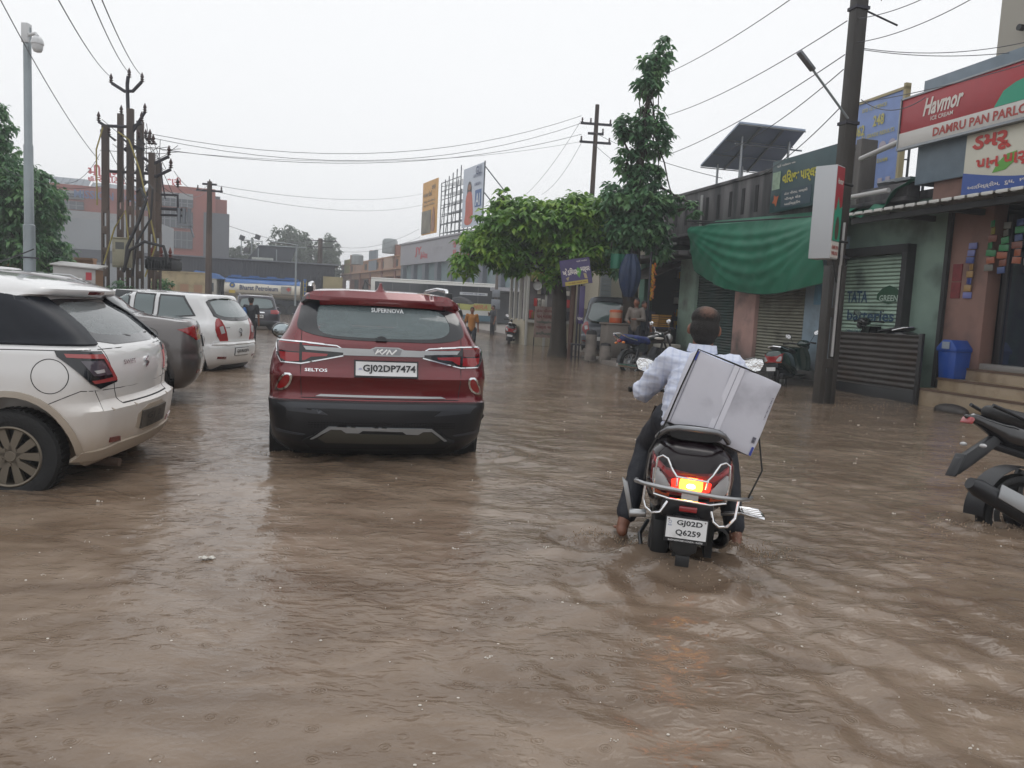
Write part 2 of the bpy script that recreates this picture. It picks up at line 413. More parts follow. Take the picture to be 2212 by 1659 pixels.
def wheel(parent, c, Rr=.33, wd=.2, side=-1, spokes=5, rimm=None, style=0, rimr=.62, blade=1.):
    g = grp('wheel', parent); rot = Matrix.Rotation(R(90)*side, 3, 'Y')
    q = MB(); r = Rr; h = wd/2
    q.lathe([(r*rimr, -h*.9), (r*.8, -h), (r*.95, -h*.93), (r, -h*.7), (r, h*.7), (r*.95, h*.93), (r*.8, h), (r*rimr, h*.9), (r*rimr, h*.3), (r*rimr, -h*.9)], c, 48, rot)
    for k in range(0, 48):
        a = k*math.pi/24; q.box(V(c)+rot @ V((r*1.0*math.cos(a), r*1.0*math.sin(a), 0)), (.012, r*.06, wd*.62), rot @ Matrix.Rotation(a, 3, 'Z'))
    q.build('tyre', RUB, g, smooth=30)
    q = MB(); e = r*rimr
    q.lathe([(e*.99, -h*.6), (e*.99, h*.9), (e*.95, h*.97), (e*.9, h*.9), (e*.88, h*.3), (e*.86, -h*.5)], c, 40, rot)
    q.lathe([(0, h*.78), (e*.16, h*.78), (e*.2, h*.7), (e*.2, h*.2)], c, 20, rot)
    for k in range(spokes):
        for dd in ((-.17, .17) if style == 1 else (0,)):
            a = k*2*math.pi/spokes; a2 = a+dd
            ux = V((math.cos(a), math.sin(a), 0)); ux2 = V((math.cos(a2+dd*.9), math.sin(a2+dd*.9), 0)); sd = ux.cross(V((0, 0, 1)))
            wi, wo = e*.075*blade, e*.12*blade
            p = [ux*e*.12+sd*wi, ux*e*.12-sd*wi, ux2*e*.93-sd*wo, ux2*e*.93+sd*wo]
            vs = [V(c)+rot @ (x+V((0, 0, z))) for z in (h*.35, h*.74) for x in p]
            vs += []
            q.add(vs, [(0, 1, 2, 3), (7, 6, 5, 4), (0, 4, 5, 1), (1, 5, 6, 2), (2, 6, 7, 3), (3, 7, 4, 0)])
    for k in range(5):
        a = (k+.5)*2*math.pi/5; q.cyl(V(c)+rot @ V((e*.27*math.cos(a), e*.27*math.sin(a), h*.5)), V(c)+rot @ V((e*.27*math.cos(a), e*.27*math.sin(a), h*.82)), .012, .01, 8)
    q.build('rim', rimm or SATIN, g, smooth=30)
    q = MB(); q.lathe([(0, -h*.2), (e*.86, -h*.2), (e*.86, -h*.3)], c, 30, rot); q.lathe([(0, h*.1), (e*.5, h*.1), (e*.5, -h*.1)], c, 30, rot)
    q.build('brake', pm('brake_iron', '2c2a29', .5, .3), g)
def interior(parent, zf, ys, xs=.35, w=.5, top=1.27, dark=CLOTHD):
    for nm, sx in (('front_seat', -1), ('front_seat', 1)):
        q = MB(); x = sx*xs
        q.ell((x, ys, (zf+top)/2-.08), (w/2, .09, (top-zf)/2), Matrix.Rotation(R(-12), 3, 'X'))
        q.ell((x, ys-.06, top), (.125, .06, .1)); q.cyl((x-.05, ys, top-.2), (x-.05, ys-.05, top), .01); q.cyl((x+.05, ys, top-.2), (x+.05, ys-.05, top), .01)
        q.build(nm, dark, parent)
    one('dashboard', dark, parent, lambda q: q.b(-.6, .6, ys+.75, ys+1.0, zf, zf+.42), bevel=.04)
def plate(parent, cx, cz, txt, w, h, bv, slope=0, two=None, frame=True, ink=None, ax='y', off=.018):
    if frame: patch('plate_frame', [(cx-w/2-.012, cz-h/2-.012), (cx+w/2+.012, cz-h/2-.012), (cx+w/2+.012, cz+h/2+.01), (cx-w/2-.012, cz+h/2+.01)], PLBLK, parent, bv, ax, off-.004, .02, .06)
    p = patch('number_plate', [(cx-w/2, cz-h/2), (cx+w/2, cz-h/2), (cx+w/2, cz+h/2), (cx-w/2, cz+h/2)], PLATE, parent, bv, ax, off, .01, .06)
    return p
# ---------------------------------------------------------------- the red SUV ahead
def red_suv():
    PA = pm('red_paint', (.15, .003, .009), .25, .3, coat=1, var=.15, vs=2, inside=(.012, .013, .015), mud=((92, 80, 70), .62, .3, .25))
    r = thing('sport_utility_vehicle', 'dark red SUV with roof rails driving away through the flood beside the scooter rider', 'car', W(.6, 6.28, -.17), R(14.2))
    K = lambda cx, cy: ((cx-1045)/(930 if cy > 500 else 930-(500-cy)*.16), 1.53-(cy-(cx-1040)*.045-191)/980)
    SL = [(.2, .3, 4.0, .78, .3, .3, .05), (.3, .13, 4.2, .84, .28, .3, .08), (.36, .05, 4.25, .865, .26, .3, .1), (.5, .0, 4.3, .885, .25, .3, .1), (.62, -.01, 4.3, .9, .24, .3, .1),
          (.682, .0, 4.3, .905, .24, .3, .1), (.69, .03, 4.3, .9, .24, .3, .1), (.75, .045, 4.3, .9, .24, .3, .1), (.84, .02, 4.3, .9, .24, .3, .1), (.88, .0, 4.28, .9, .24, .3, .1), (.96, .035, 4.2, .893, .22, .3, .1), (1.05, .04, 3.9, .875, .2, .3, .1),
          (1.14, .045, 3.3, .84, .2, .25, .1), (1.17, .06, 3.15, .815, .2, .2, .1), (1.24, .1, 3.0, .77, .17, .2, .09), (1.35, .2, 2.75, .725, .16, .2, .08), (1.46, .32, 2.5, .68, .15, .2, .08), (1.485, .3, 2.42, .665, .16, .2, .08),
          (1.54, .3, 2.3, .63, .16, .2, .08), (1.57, .42, 2.15, .585, .16, .2, .09), (1.592, .7, 2.0, .5, .2, .2, .1), (1.605, 1.05, 1.8, .36, .2, .2, .1)]
    win = [K(600, 248), K(1000, 262), K(1380, 285), K(1500, 310), K(1555, 390), K(1562, 470), K(1500, 515), K(1380, 526), K(1100, 518), K(750, 500), K(610, 478), K(560, 440), K(560, 340), K(575, 272)]
    wc = chaikin(win, 2); wo = [(x*1.025, z+.006*(1 if z > 1.3 else -1)) for x, z in wc]
    ws = [(-.62, 1.19), (.62, 1.19), (.5, 1.45), (-.5, 1.45)]
    ob, bv = carbody('body', SL, PA, r, (.79, 3.4), .385, cuts=[(wo, 'y', lambda c, n: c.y < 1.0), (ws, 'y', lambda c, n: c.y > 2.2)])
    for p_ in ob.data.polygons:
        if p_.center.z < .685: p_.material_index = 1
    ob.data.materials.append(PLBLK)
    f = lambda nm, p, m, off=.005, th=.012, **k: patch(nm, p, m, r, bv, 'y', off, th, k.pop('g', .035), **k)
    band = chaikin([K(462, 232), K(700, 240), K(1060, 258), K(1400, 276), K(1600, 298), K(1645, 380), K(1678, 480), K(1660, 520), K(1600, 542), K(1450, 556), K(1100, 540), K(750, 522), K(560, 492), K(440, 450), K(410, 420), K(435, 330)], 1)
    f('window_surround', [band, wc], GLBLK)
    f('rear_window', wo, PANE, .001, .004, g=.06)
    patch('windscreen', [(-.64, 1.18), (.64, 1.18), (.52, 1.46), (-.52, 1.46)], PANE2, r, bv, '-y', .003, .004, .1)
    lay_text('SUPERNOVA', .27, .036, .04, 1.427, pm('decal_white', 'e8eaec', .5), 'window_lettering', r, bv, off=.009, bold=.02)
    f('spoiler', [(-.655, 1.452), (-.4, 1.47), (0, 1.477), (.4, 1.47), (.655, 1.452), (.64, 1.5), (.56, 1.545), (.3, 1.56), (-.3, 1.56), (-.56, 1.545), (-.64, 1.5)], PA, .03, .05)
    f('brake_strip', [(-.2, 1.485), (.2, 1.485), (.2, 1.497), (-.2, 1.497)], LRED2, .034, .01)
    for sg in (1, -1):
        mm = (lambda p: p) if sg == 1 else mir
        f('tail_light', mm([(-.825, 1.145), (-.655, 1.14), (-.315, 1.085), (-.315, 1.05), (-.645, .985), (-.77, .975), (-.815, 1.01)]), GLBLK, .008, .014)
        q = MB()
        for p in ([(-.822, 1.135), (-.663, 1.13), (-.663, 1.07), (-.815, 1.075)], ): patch('', mm(p), None, r, bv, 'y', .0105, .01, .03, q=q)
        q.build('brown_lens', LRED2, r)
        q = MB()
        for p in ([(-.815, 1.065), (-.663, 1.062), (-.663, .995), (-.76, .99), (-.806, 1.015)], [(-.64, 1.14), (-.43, 1.118), (-.64, 1.126)], [(-.64, 1.07), (-.44, 1.062), (-.45, 1.045), (-.57, 1.035), (-.62, 1.005), (-.64, 1.003)], [(-.82, 1.143), (-.663, 1.14), (-.663, 1.132), (-.82, 1.136)]):
            patch('', mm(p), None, r, bv, 'y', .0115, .01, .03, q=q)
        q.build('red_lens', LRED, r)
        q = MB()
        for p in (strip([(-.835, 1.15), (-.65, 1.148), (-.37, 1.13), (-.31, 1.095)], .009), strip([(-.84, 1.145), (-.83, 1.04), (-.8, .985), (-.645, .978), (-.32, 1.053)], .009)):
            patch('', mm(p), None, r, bv, 'y', .016, .016, .02, q=q)
        q.build('light_trim', CHR, r)
        f('light_garnish', mm([(-.632, 1.118), (-.31, 1.113), (-.32, 1.078), (-.42, 1.083), (-.61, 1.09)]), SATIN, .018, .012)
        f('reverse_light', mm([(-.545, 1.104), (-.415, 1.1), (-.41, 1.09), (-.54, 1.094)]), LCLR, .022, .008)
        rr = [(-.785, .9), (-.71, .9), (-.715, .83), (-.76, .765), (-.85, .742), (-.832, .81)]
        ri = [(-.772, .886), (-.727, .886), (-.732, .835), (-.768, .78), (-.832, .76), (-.818, .812)]
        f('reflector_trim', [chaikin(mm(rr), 1), chaikin(mm(ri), 1)], CHR, .014, .016, g=.02)
        f('reflector', chaikin(mm(ri), 1), LRED, .008, .01)
        f('bumper_insert', mm([(-.76, .63), (-.5, .62), (-.43, .575), (-.74, .6)]), pm('grey_plastic_and_shelf_light', '3a3d43', .35), .012, .014)
        f('corner_vane', mm([(-.86, .47), (-.8, .44), (-.6, .41), (-.62, .4), (-.83, .42)]), pm('grey_plastic_and_shelf_light', ''), .01, .012)
    f('garnish_bar', [(-.32, 1.113), (-.11, 1.113), (-.065, 1.132), (.12, 1.132), (.165, 1.113), (.33, 1.11), (.33, 1.062), (-.32, 1.058)], SATIN, .024, .02)
    f('badge_recess', [(-.09, 1.113), (-.055, 1.126), (.11, 1.126), (.145, 1.113), (.13, 1.07), (-.07, 1.07)], pm('badge_grey', '8b8d90', .3, .6), .027, .006)
    q = MB()   # the angular three-letter badge
    Z = lambda pts: strip([(x+.02, 1.094+y) for x, y in pts], .0115)
    L_ = [Z([(-.088, -.02), (-.066, .02)]), Z([(-.08, -.006), (-.03, .02)]), Z([(-.055, .006), (-.036, -.018), (.004, .02)]), Z([(.0, -.02), (.024, .018)]), Z([(.022, .018), (.044, -.018)]), Z([(.042, -.018), (.08, .02)])]
    for p in L_: patch('', p, None, r, bv, 'y', .033, .01, .03, q=q)
    q.build('badge_letters', pm('badge_white', 'f0f0f0', .2), r)
    plate(r, .025, .955, '', .49, .115, bv, off=.03)
    lay_text('GJ02DP7474', .425, .072, .048, .955, INK, 'plate_letters', r, bv, off=.037, bold=.025)
    lay_text('IND', .034, .013, -.19, .955, pm('plate_blue', '2a3f94', .4), 'plate_letters', r, bv, off=.037, bold=.01)
    lay_text('SELTOS', .175, .024, -.53, .932, CHR, 'model_lettering', r, bv, off=.008, bold=.012, shear=.0)
    f('lower_chrome', [(-.53, .718), (-.49, .736), (.49, .733), (.53, .716)], SATIN, .012, .016)  # chrome strip in darker satin, painting in the brown its underside reflects
    # tailgate seam and black bumper
    q = MB()
    for sg in (-1, 1):
        patch('', strip([(sg*.648, 1.25), (sg*.65, 1.14), (sg*.65, .9), (sg*.64, .72)], .005), None, r, bv, 'y', .0012, .004, .03, q=q)
    patch('', strip([(-.64, .705), (.64, .703)], .006), None, r, bv, 'y', .0015, .004, .03, q=q)
    q.build('panel_gap', UNDER, r)
    f('bumper', [(-.893, .685), (.893, .685), (.895, .6), (.89, .5), (.86, .34), (.6, .3), (-.6, .3), (-.86, .34), (-.885, .5), (-.893, .6)], PLBLK, .006, .03)
    f('bumper_shelf', [(-.82, .66), (-.72, .668), (.72, .668), (.8, .66), (.72, .612), (.4, .622), (-.4, .628), (-.74, .622)], pm('grey_plastic_and_shelf_light', ''), .016, .02)  # black shelf in lighter grey: light on its upward face, painted in
    q = MB()
    for i in range(3):
        for k in range(50): x = -.58+k*.024; patch('', [(x, .47+i*.02), (x+.014, .47+i*.02), (x+.014, .479+i*.02), (x, .479+i*.02)], None, r, bv, 'y', .012, .008, .05, q=q)
    q.build('mesh_grille', UNDER, r)
    f('lower_lip', [(-.62, .36), (-.42, .48), (.42, .475), (.62, .355), (.55, .28), (-.55, .28)], pm('dull_black', '1d1e20', .6), .02, .03)
    f('skid_plate', [(-.56, .378), (-.42, .482), (-.33, .484), (.41, .474), (.55, .37), (.53, .366), (.41, .452), (.34, .452), (.3, .425), (.2, .43), (.17, .452), (-.15, .456), (-.18, .436), (-.28, .436), (-.32, .462), (-.4, .462), (-.54, .38)], pm('skid_silver', '9b9ea1', .35, .5), .032, .02)
    f('skid_insert', [(-.5, .385), (-.4, .458), (-.32, .458), (-.28, .43), (.3, .42), (.34, .448), (.4, .448), (.5, .38), (.44, .345), (-.44, .35)], pm('skid_dark', '4a4841', .5, .2), .027, .02)
    # roof rails, antenna, mirror, wheels, inside
    for sx in (-1, 1):
        q = MB(); q.tube([(sx*.6, .62, 1.555), (sx*.6, .7, 1.625), (sx*.585, 1.2, 1.645), (sx*.575, 1.9, 1.63), (sx*.57, 2.3, 1.57)], .017, 10); rl = q.build('roof_rail', CHR, r)
        one('rail_foot', PLBLK, rl, lambda q: q.b(sx*.6-.028, sx*.6+.028, .52, .64, 1.53, 1.605), bevel=.01)
        patch('side_window', [(.55, 1.22), (1.1, 1.19), (2.5, 1.17), (2.05, 1.46), (1.0, 1.5), (.6, 1.44)], DKGL, r, bv, 'x' if sx > 0 else '-x', .004, .01, .07)
        patch('wheel_arch_trim', [[(.79+.455*math.cos(a), .31+.455*math.sin(a)) for a in [R(-8+k*196/20) for k in range(21)]]+[(.79+.39*math.cos(a), .31+.39*math.sin(a)) for a in [R(188-k*196/20) for k in range(21)]]][0], PLBLK, r, bv, 'x' if sx > 0 else '-x', .015, .03, .05)
        patch('door_handle', [(1.75, .98), (1.95, .985), (1.95, 1.0), (1.75, 1.0)], CHR, r, bv, 'x' if sx > 0 else '-x', .02, .02, .05)
        q = MB(); q.ell((sx*.9, 2.42, 1.14), (.115, .06, .088)); q.cyl((sx*.84, 2.45, 1.1), (sx*.95, 2.43, 1.13), .035, .03); mi = q.build('wing_mirror', GLBLK, r)
        one('mirror_glass', pm('mirror_glass', (.35, .4, .42), .05, .9), mi, lambda q: q.ell((sx*.9, 2.375, 1.14), (.095, .02, .07)))
        for y in (.79, 3.4): wheel(r, (sx*.8, y, .335), .335, .21, sx)
    q = MB(); q.lathe([(.055, 0), (.05, .01), (.03, .03), (.016, .06), (.012, .085), (.0, .09)], (0, .62, 1.575), 16); q.build('shark_fin_antenna', PA, r)
    interior(r, .7, 1.75, .36, .52, 1.36)
    q = MB(); q.b(-.55, .55, .75, .87, .8, 1.2); q.ell((-.36, .72, 1.26), (.12, .05, .06)); q.ell((.36, .72, 1.26), (.12, .05, .06)); q.build('rear_seat', CLOTHD, r, bevel=0)
    q = MB(); q.ell((.36, 1.68, 1.32), (.1, .11, .13)); q.ell((.36, 1.7, 1.05), (.22, .13, .24)); q.build('driver', pm('driver_shape', '1c1c1e', .8), r)
    one('cabin_mirror', PLBLK, r, lambda q: q.box((0.0, 2.15, 1.42), (.22, .03, .06)), bevel=.01)
    patch('wiper_hub', [(-.02+.045*math.cos(R(a)), 1.175+.04*math.sin(R(a))) for a in range(0, 181, 20)], PLBLK, r, bv, 'y', .02, .02, .03)
    one('exhaust', UNDER, r, lambda q: (q.b(-.7, .7, .35, 3.9, .2, .32)))
    return r
red_suv()
def swift():
    PIL = pm('pillar_black', '1a1e26', .42, sp=.25)
    PA = pm('white_pearl', 'd8d8d8', .3, coat=1, mud=((172, 156, 138), .85, .3, .9), inside=(.03, .03, .03))
    PD = pm('dirty_white', 'bdb9b1', .45, mud=((150, 134, 116), 1.1, .5, .8))
    r = thing('parked_hatchback', 'white hatchback with muddy tail and black floating roof pillar, nearest of the parked cars', 'car', (-2.7, 5.78, -.08), R(98), 'cars parked side by side along the road')
    SL = [(.2, .2, 3.7, .78, .25, .3, .08), (.26, .1, 3.8, .82, .25, .3, .1), (.36, .03, 3.85, .85, .25, .3, .12), (.5, .0, 3.86, .865, .25, .3, .12), (.6, -.01, 3.86, .868, .24, .3, .12), (.625, .03, 3.86, .868, .24, .3, .12),
          (.66, .06, 3.84, .868, .23, .3, .12), (.8, .05, 3.7, .868, .22, .3, .12), (.93, .07, 3.3, .855, .2, .3, .11), (1.0, .1, 3.0, .835, .2, .25, .11), (1.03, .13, 2.9, .79, .17, .2, .1), (1.1, .2, 2.75, .77, .16, .2, .1),
          (1.22, .34, 2.5, .73, .15, .2, .1), (1.325, .5, 2.3, .685, .14, .2, .1), (1.345, .42, 2.2, .665, .14, .2, .1), (1.385, .4, 2.1, .64, .14, .2, .1), (1.425, .5, 2.0, .58, .15, .2, .12), (1.465, .8, 1.9, .46, .2, .2, .12), (1.5, 1.2, 1.7, .3, .2, .2, .1)]
    win = chaikin([(-.6, 1.07), (.6, 1.07), (.56, 1.2), (.5, 1.3), (-.5, 1.3), (-.56, 1.2)], 2)
    ob, bv = carbody('body', SL, PA, r, (.62, 3.07), .385, cuts=[(win, 'y', lambda c, n: c.y < 1), ([(-.6, 1.07), (.6, 1.07), (.5, 1.36), (-.5, 1.36)], 'y', lambda c, n: c.y > 1.9)])
    f = lambda nm, p, m, off=.004, th=.012, ax='y', **k: patch(nm, p, m, r, bv, ax, off, th, k.pop('g', .03), **k)
    wo = [(x*1.02, z+(.008 if z > 1.2 else -.008)) for x, z in win]
    wi = [(x*.985, z-(.004 if z > 1.2 else -.004)) for x, z in win]
    f('window_surround', [chaikin([(-.765, 1.022), (.765, 1.022), (.71, 1.22), (.67, 1.318), (-.67, 1.318), (-.71, 1.22)], 1), wi], GLBLK)
    f('rear_window', wo, glassm('misted_pane', (.7, .78, .78), .5, (.34, .37, .38)), .001, .004, g=.07)
    patch('windscreen', [(-.6, 1.06), (.6, 1.06), (.5, 1.39), (-.5, 1.39)], PANE2, r, bv, '-y', .003, .004, .1)
    for sg, ax in ((-1, '-x'), (1, 'x')):
        f('pillar_panel', [(.26, 1.025), (.72, 1.02), (.93, 1.0), (.93, 1.355), (.62, 1.32), (.42, 1.2)], PIL, .02, .03, ax, g=.03)
        f('side_window', [(.92, 1.01), (2.75, .99), (2.3, 1.3), (1.9, 1.355), (1.5, 1.365), (.92, 1.345)], DKGL, .016, .03, ax, g=.04)
        mm = (lambda p: p) if sg == 1 else mir
        f('corner_panel', mm([(.98, 1.024), (.56, 1.024), (.60, 1.13), (.74, 1.318), (.98, 1.33)]), PIL, .022, .03, 'ol' if sg < 0 else 'or')
        ob_ = 'ol' if sg < 0 else 'or'
        f('tail_light', mm([(.84, .995), (.548, .985), (.42, .775), (.585, .742), (.657, .78), (.834, .957)]), GLBLK, .01, .02, ob_)
        q = MB()
        for p in ([(.80, .975), (.56, .965), (.535, .935), (.79, .952)], [(.655, .80), (.44, .81), (.425, .785), (.635, .78)], [(.56, .965), (.54, .965), (.43, .80), (.46, .80)]): patch('', mm(p), None, r, bv, ob_, .014, .01, .03, q=q)
        q.build('red_lens', pm('pink_red_lens', (.34, .05, .05), .15, coat=1), r)
        f('smoked_lens', mm([(.72, .93), (.56, .925), (.48, .83), (.64, .83)]), pm('smoked', '4c4650', .1, coat=1), .0135, .01, ob_)
        f('reverse_light', mm([(.64, .865), (.56, .87), (.55, .848), (.62, .845)]), LCLR, .017, .01, ob_)
        f('fuel_flap_gap' if sg < 0 else 'panel_gap', [[(.37+.113*math.cos(a), .83+.113*math.sin(a)) for a in [k*math.pi/20 for k in range(40)]], [(.37+.108*math.cos(a), .83+.108*math.sin(a)) for a in [k*math.pi/20 for k in range(40)]]], UNDER, .0012, .003, ax, g=.02)
        f('wheel_arch_lip', [(.62+.43*math.cos(R(-12+k*10)), .3+.43*math.sin(R(-12+k*10))) for k in range(21)]+[(.62+.39*math.cos(R(188-k*10)), .3+.39*math.sin(R(188-k*10))) for k in range(21)], PD, .012, .03, ax, g=.03)
        f('reflector', mm([(.5, .36), (.65, .375), (.66, .41), (.53, .4)]), LRED2, .008, .012)
        f('door_handle', [(1.28, .87), (1.44, .875), (1.44, .9), (1.28, .9)], PA, .03, .03, ax)
        q = MB()
        for p in ([(1.0, 1.0), (.97, .9), (1.02, .75), (1.2, .55), (1.25, .3)], [(.0, .72), (.2, .735), (.42, .63)], [(.0, 1.0), (.98, .985)]): patch('', strip(p, .005), None, r, bv, ax, .0012, .003, .02, q=q)
        q.build('door_gap', UNDER, r)
        q = MB(); q.ell((sg*.96, 2.35, 1.03), (.1, .07, .075)); q.cyl((sg*.8, 2.4, .97), (sg*.93, 2.36, 1.0), .03); q.build('wing_mirror', PA, r)
        for y in (.62, 3.07): wheel(r, (sg*.765, y, .3), .305, .19, sg, 5, pm('grey_alloy', '77736a', .35, .7, mud=((110, 98, 84), 5, 4, .5)), 1, .66, 1.25)
    q = MB()
    for sg in (-1, 1): patch('', strip([(sg*.6, 1.02), (sg*.52, .72), (sg*.47, .62)], .006), None, r, bv, 'y', .0012, .003, .02, q=q)
    patch('', strip([(-.47, .622), (.47, .622)], .007), None, r, bv, 'y', .0012, .003, .02, q=q)
    q.build('tailgate_gap', UNDER, r)
    lay_text('SWIFT', .19, .032, -.3, .9, CHR, 'model_lettering', r, bv, off=.008, bold=.012)
    q = MB()
    for p in (strip([(.045, .915), (-.03, .89), (.03, .87), (-.01, .855)], .02), strip([(-.045, .845), (.03, .87), (-.03, .89), (.01, .905)], .02)): patch('', p, None, r, bv, 'y', .012, .01, .03, q=q)
    q.build('badge', CHR, r)
    f('plate_recess', chaikin([(-.33, .38), (.33, .38), (.3, .575), (-.3, .575)], 1), PD, .003, .01)
    f('number_plate', [(-.26, .41), (.26, .41), (.26, .54), (-.26, .54)], pm('muddy_plate', '57524b', .6, var=.4, vs=14), .016, .012)
    lay_text('GJ 2', .3, .06, -.05, .485, pm('muddy_ink', '35322e', .6), 'plate_letters', r, bv, off=.024, bold=.02)
    lay_text('DL EA 4', .36, .045, 0, .435, pm('muddy_ink', ''), 'plate_letters', r, bv, off=.024, bold=.01)
    q = MB(); q.ell((-.02, .19, 1.055), (.13, .035, .022), Matrix.Rotation(R(8), 3, 'Y')); q.cyl((.05, .17, 1.05), (.42, .2, 1.075), .008); q.build('rear_wiper', PLBLK, r)
    q = MB(); q.ell((0, 1.15, 1.5), (.035, .07, .02)); q.tube([(0, 1.17, 1.51), (.01, .89, 1.64), (.012, .84, 1.665)], [.006, .0045, .005], 6); q.build('roof_antenna', PLBLK, r)
    f('brake_light', [(-.14, 1.355), (.14, 1.355), (.14, 1.375), (-.14, 1.375)], LRED2, .004, .02)
    q = MB(); 
    for x in (-.65, -.35, .35, .65): patch('', [(x+.011*math.cos(k), .6+.011*math.sin(k)) for k in range(6)], None, r, bv, 'y', .004, .004, .03, q=q)
    q.build('parking_sensor', PD, r)
    f('bumper_step', [(-.8, .27), (.8, .27), (.8, .33), (.55, .36), (-.55, .36), (-.8, .33)], PD, .02, .03)
    interior(r, .6, 1.6, .34, .5, 1.2)
    one('underbody', UNDER, r, lambda q: q.b(-.66, .66, .4, 3.6, .16, .3))
    q = MB(); q.cyl((-.4, .3, .2), (-.42, .1, .19), .03); q.build('exhaust_pipe', pm('rusty_iron', '4a3a30', .7), r)
def simple_car(name, label, loc, rz, PA, L, w, h, belt, roofw, hatch=True, group=None, lights='tall', plate_t='', plz=.5, wy=(.7, 3.1), win=None, trimb=False, rails=False, plate_w=.5, roof_r=.35, badge=None, gl=DKGL, lcol=LRED):
    r = thing(name, label, 'car', loc, R(rz), group)
    ww = w/2; t = h-belt
    SL = [(.2, .18, L-.2, ww*.9, .25, .3, .08), (.28, .08, L-.1, ww*.95, .25, .3, .1), (.4, .02, L, ww*.985, .25, .3, .1), (.55, .0, L, ww, .24, .3, .1), (.62, .02, L, ww, .23, .3, .1)]
    if hatch:
        SL += [(.64, .05, L-.02, ww, .22, .3, .1), (belt*.78, .04, L-.1, ww, .2, .3, .1), (belt*.93, .06, L-.5, ww*.97, .2, .3, .1), (belt, .09, L-1.0, ww*.9, .17, .25, .09), (belt+t*.3, .09+t*.18, L-1.2, roofw+(ww*.9-roofw)*.6, .15, .2, .08),
               (belt+t*.7, .09+t*.5, L-1.55, roofw*1.06, .14, .2, .08), (belt+t*.86, .09+t*.55, L-1.7, roofw, .14, .2, .08), (belt+t*.93, .14+t*.5, L-1.8, roofw*.92, .15, .2, .1), (h-.02, roof_r+.35, L-2.0, roofw*.68, .2, .2, .1), (h, roof_r+.7, L-2.2, roofw*.45, .2, .2, .1)]
    else:
        SL += [(.66, .02, L-.05, ww, .22, .3, .1), (belt*.9, .05, L-.3, ww*.985, .2, .3, .1), (belt+.06, .10, L-.8, ww*.93, .18, .3, .1), (belt+.085, .3, L-1.05, ww*.87, .18, .2, .1), (belt+.11, .62, L-1.15, ww*.83, .2, .2, .1), (belt+t*.5, .95, L-1.4, ww*.77, .3, .2, .1), (belt+t*.8, 1.25, L-1.7, roofw, .3, .2, .1),
               (h-.05, 1.45, L-1.85, roofw*.9, .3, .2, .1), (h-.015, 1.7, L-2.0, roofw*.7, .3, .2, .1), (h, 1.9, L-2.2, roofw*.4, .2, .2, .1)]
    ob, bv = carbody('body', SL, PA, r, wy, .36)
    f = lambda nm, p, m, off=.005, th=.012, ax='y', **k: patch(nm, p, m, r, bv, ax, off, th, k.pop('g', .05), **k)
    zb, zt = belt+.02, belt+t*.82
    if hatch:
        f('rear_window', chaikin([(-ww*.8, zb-.02), (ww*.8, zb-.02), (ww*.76, zb+(zt-zb)*.5), (roofw*.93, zt), (-roofw*.93, zt), (-ww*.76, zb+(zt-zb)*.5)], 2), GLBLK, g=.03)
        f('rear_pane', chaikin([(-ww*.7, zb+.04), (ww*.7, zb+.04), (ww*.66, zb+(zt-zb)*.55), (roofw*.8, zt-.03), (-roofw*.8, zt-.03), (-ww*.66, zb+(zt-zb)*.55)], 2), gl, .009)
        for ax in ('-x', 'x'):
            for wp in ([(.5, zb+.05), (.95, zb), (1.2, zb), (1.2, zt+.03), (.75, zt+.02)], [(1.27, zb), (L-1.95, zb-.01), (L-1.95, zt+.04), (1.27, zt+.03)], [(L-1.87, zb-.01), (L-1.15, zb-.02), (L-1.65, zt+.02), (L-1.87, zt+.03)]):
                wn = f('side_window', wp, GLBLK, .007, ax=ax, g=.06); cx_ = sum(p[0] for p in wp)/len(wp); cz_ = sum(p[1] for p in wp)/len(wp)
                f('side_glass', [(cx_+(x-cx_)*.88, cz_+(z-cz_)*.86) for x, z in wp], gl, .011, ax=ax, g=.06)
    else:
        f('rear_window', [(-ww*.7, belt+.14), (ww*.7, belt+.14), (roofw*.8, h-.07), (-roofw*.8, h-.07)], DKGL)
        for ax in ('-x', 'x'): f('side_window', [(.72, belt+.13), (1.0, belt+.045), (L-1.25, zb-.03), (L-1.75, zt+.02), (1.75, zt+.03), (1.2, belt+t*.52)], DKGL, .008, ax=ax, g=.05); f('flap_gap', [[(.62+.1*math.cos(k*.4), belt-.1+.085*math.sin(k*.4)) for k in range(16)], [(.62+.094*math.cos(k*.4), belt-.1+.079*math.sin(k*.4)) for k in range(16)]], UNDER, .0015, .004, ax, g=.03)
    for sg in (-1, 1):
        mm = (lambda p: p) if sg == 1 else mir; ax = 'x' if sg > 0 else '-x'
        if lights == 'tall':
            ob_ = 'ol' if sg < 0 else 'or'; e = ww*.7+.02
            f('tail_light', chaikin(mm([(e, belt+.03), (e-.1, belt+.05), (e-.2, belt-.12), (e-.27, belt-.4), (e-.12, belt-.4), (e+.02, belt-.2)]), 1), lcol, .01, .016, ob_)
            f('reverse_light', mm([(e-.06, belt-.1), (e-.14, belt-.08), (e-.18, belt-.2), (e-.1, belt-.22)]), LCLR, .014, .01, ob_)
        else:
            e = ww*.7+.02; ob_ = 'ol' if sg < 0 else 'or'
            f('tail_light', mm([(e+.2, belt-.03), (e-.0, belt+.02), (e-.2, belt-.0), (e-.23, belt-.14), (e-.02, belt-.15)]), lcol, .01, .016, ob_, g=.025)
        for y in wy: wheel(r, (sg*(ww-.1), y, .3), .305, .18, sg, 7)
        f('reflector', mm([(ww*.6, .38), (ww*.85, .39), (ww*.85, .43), (ww*.6, .42)]), LRED2, .008)
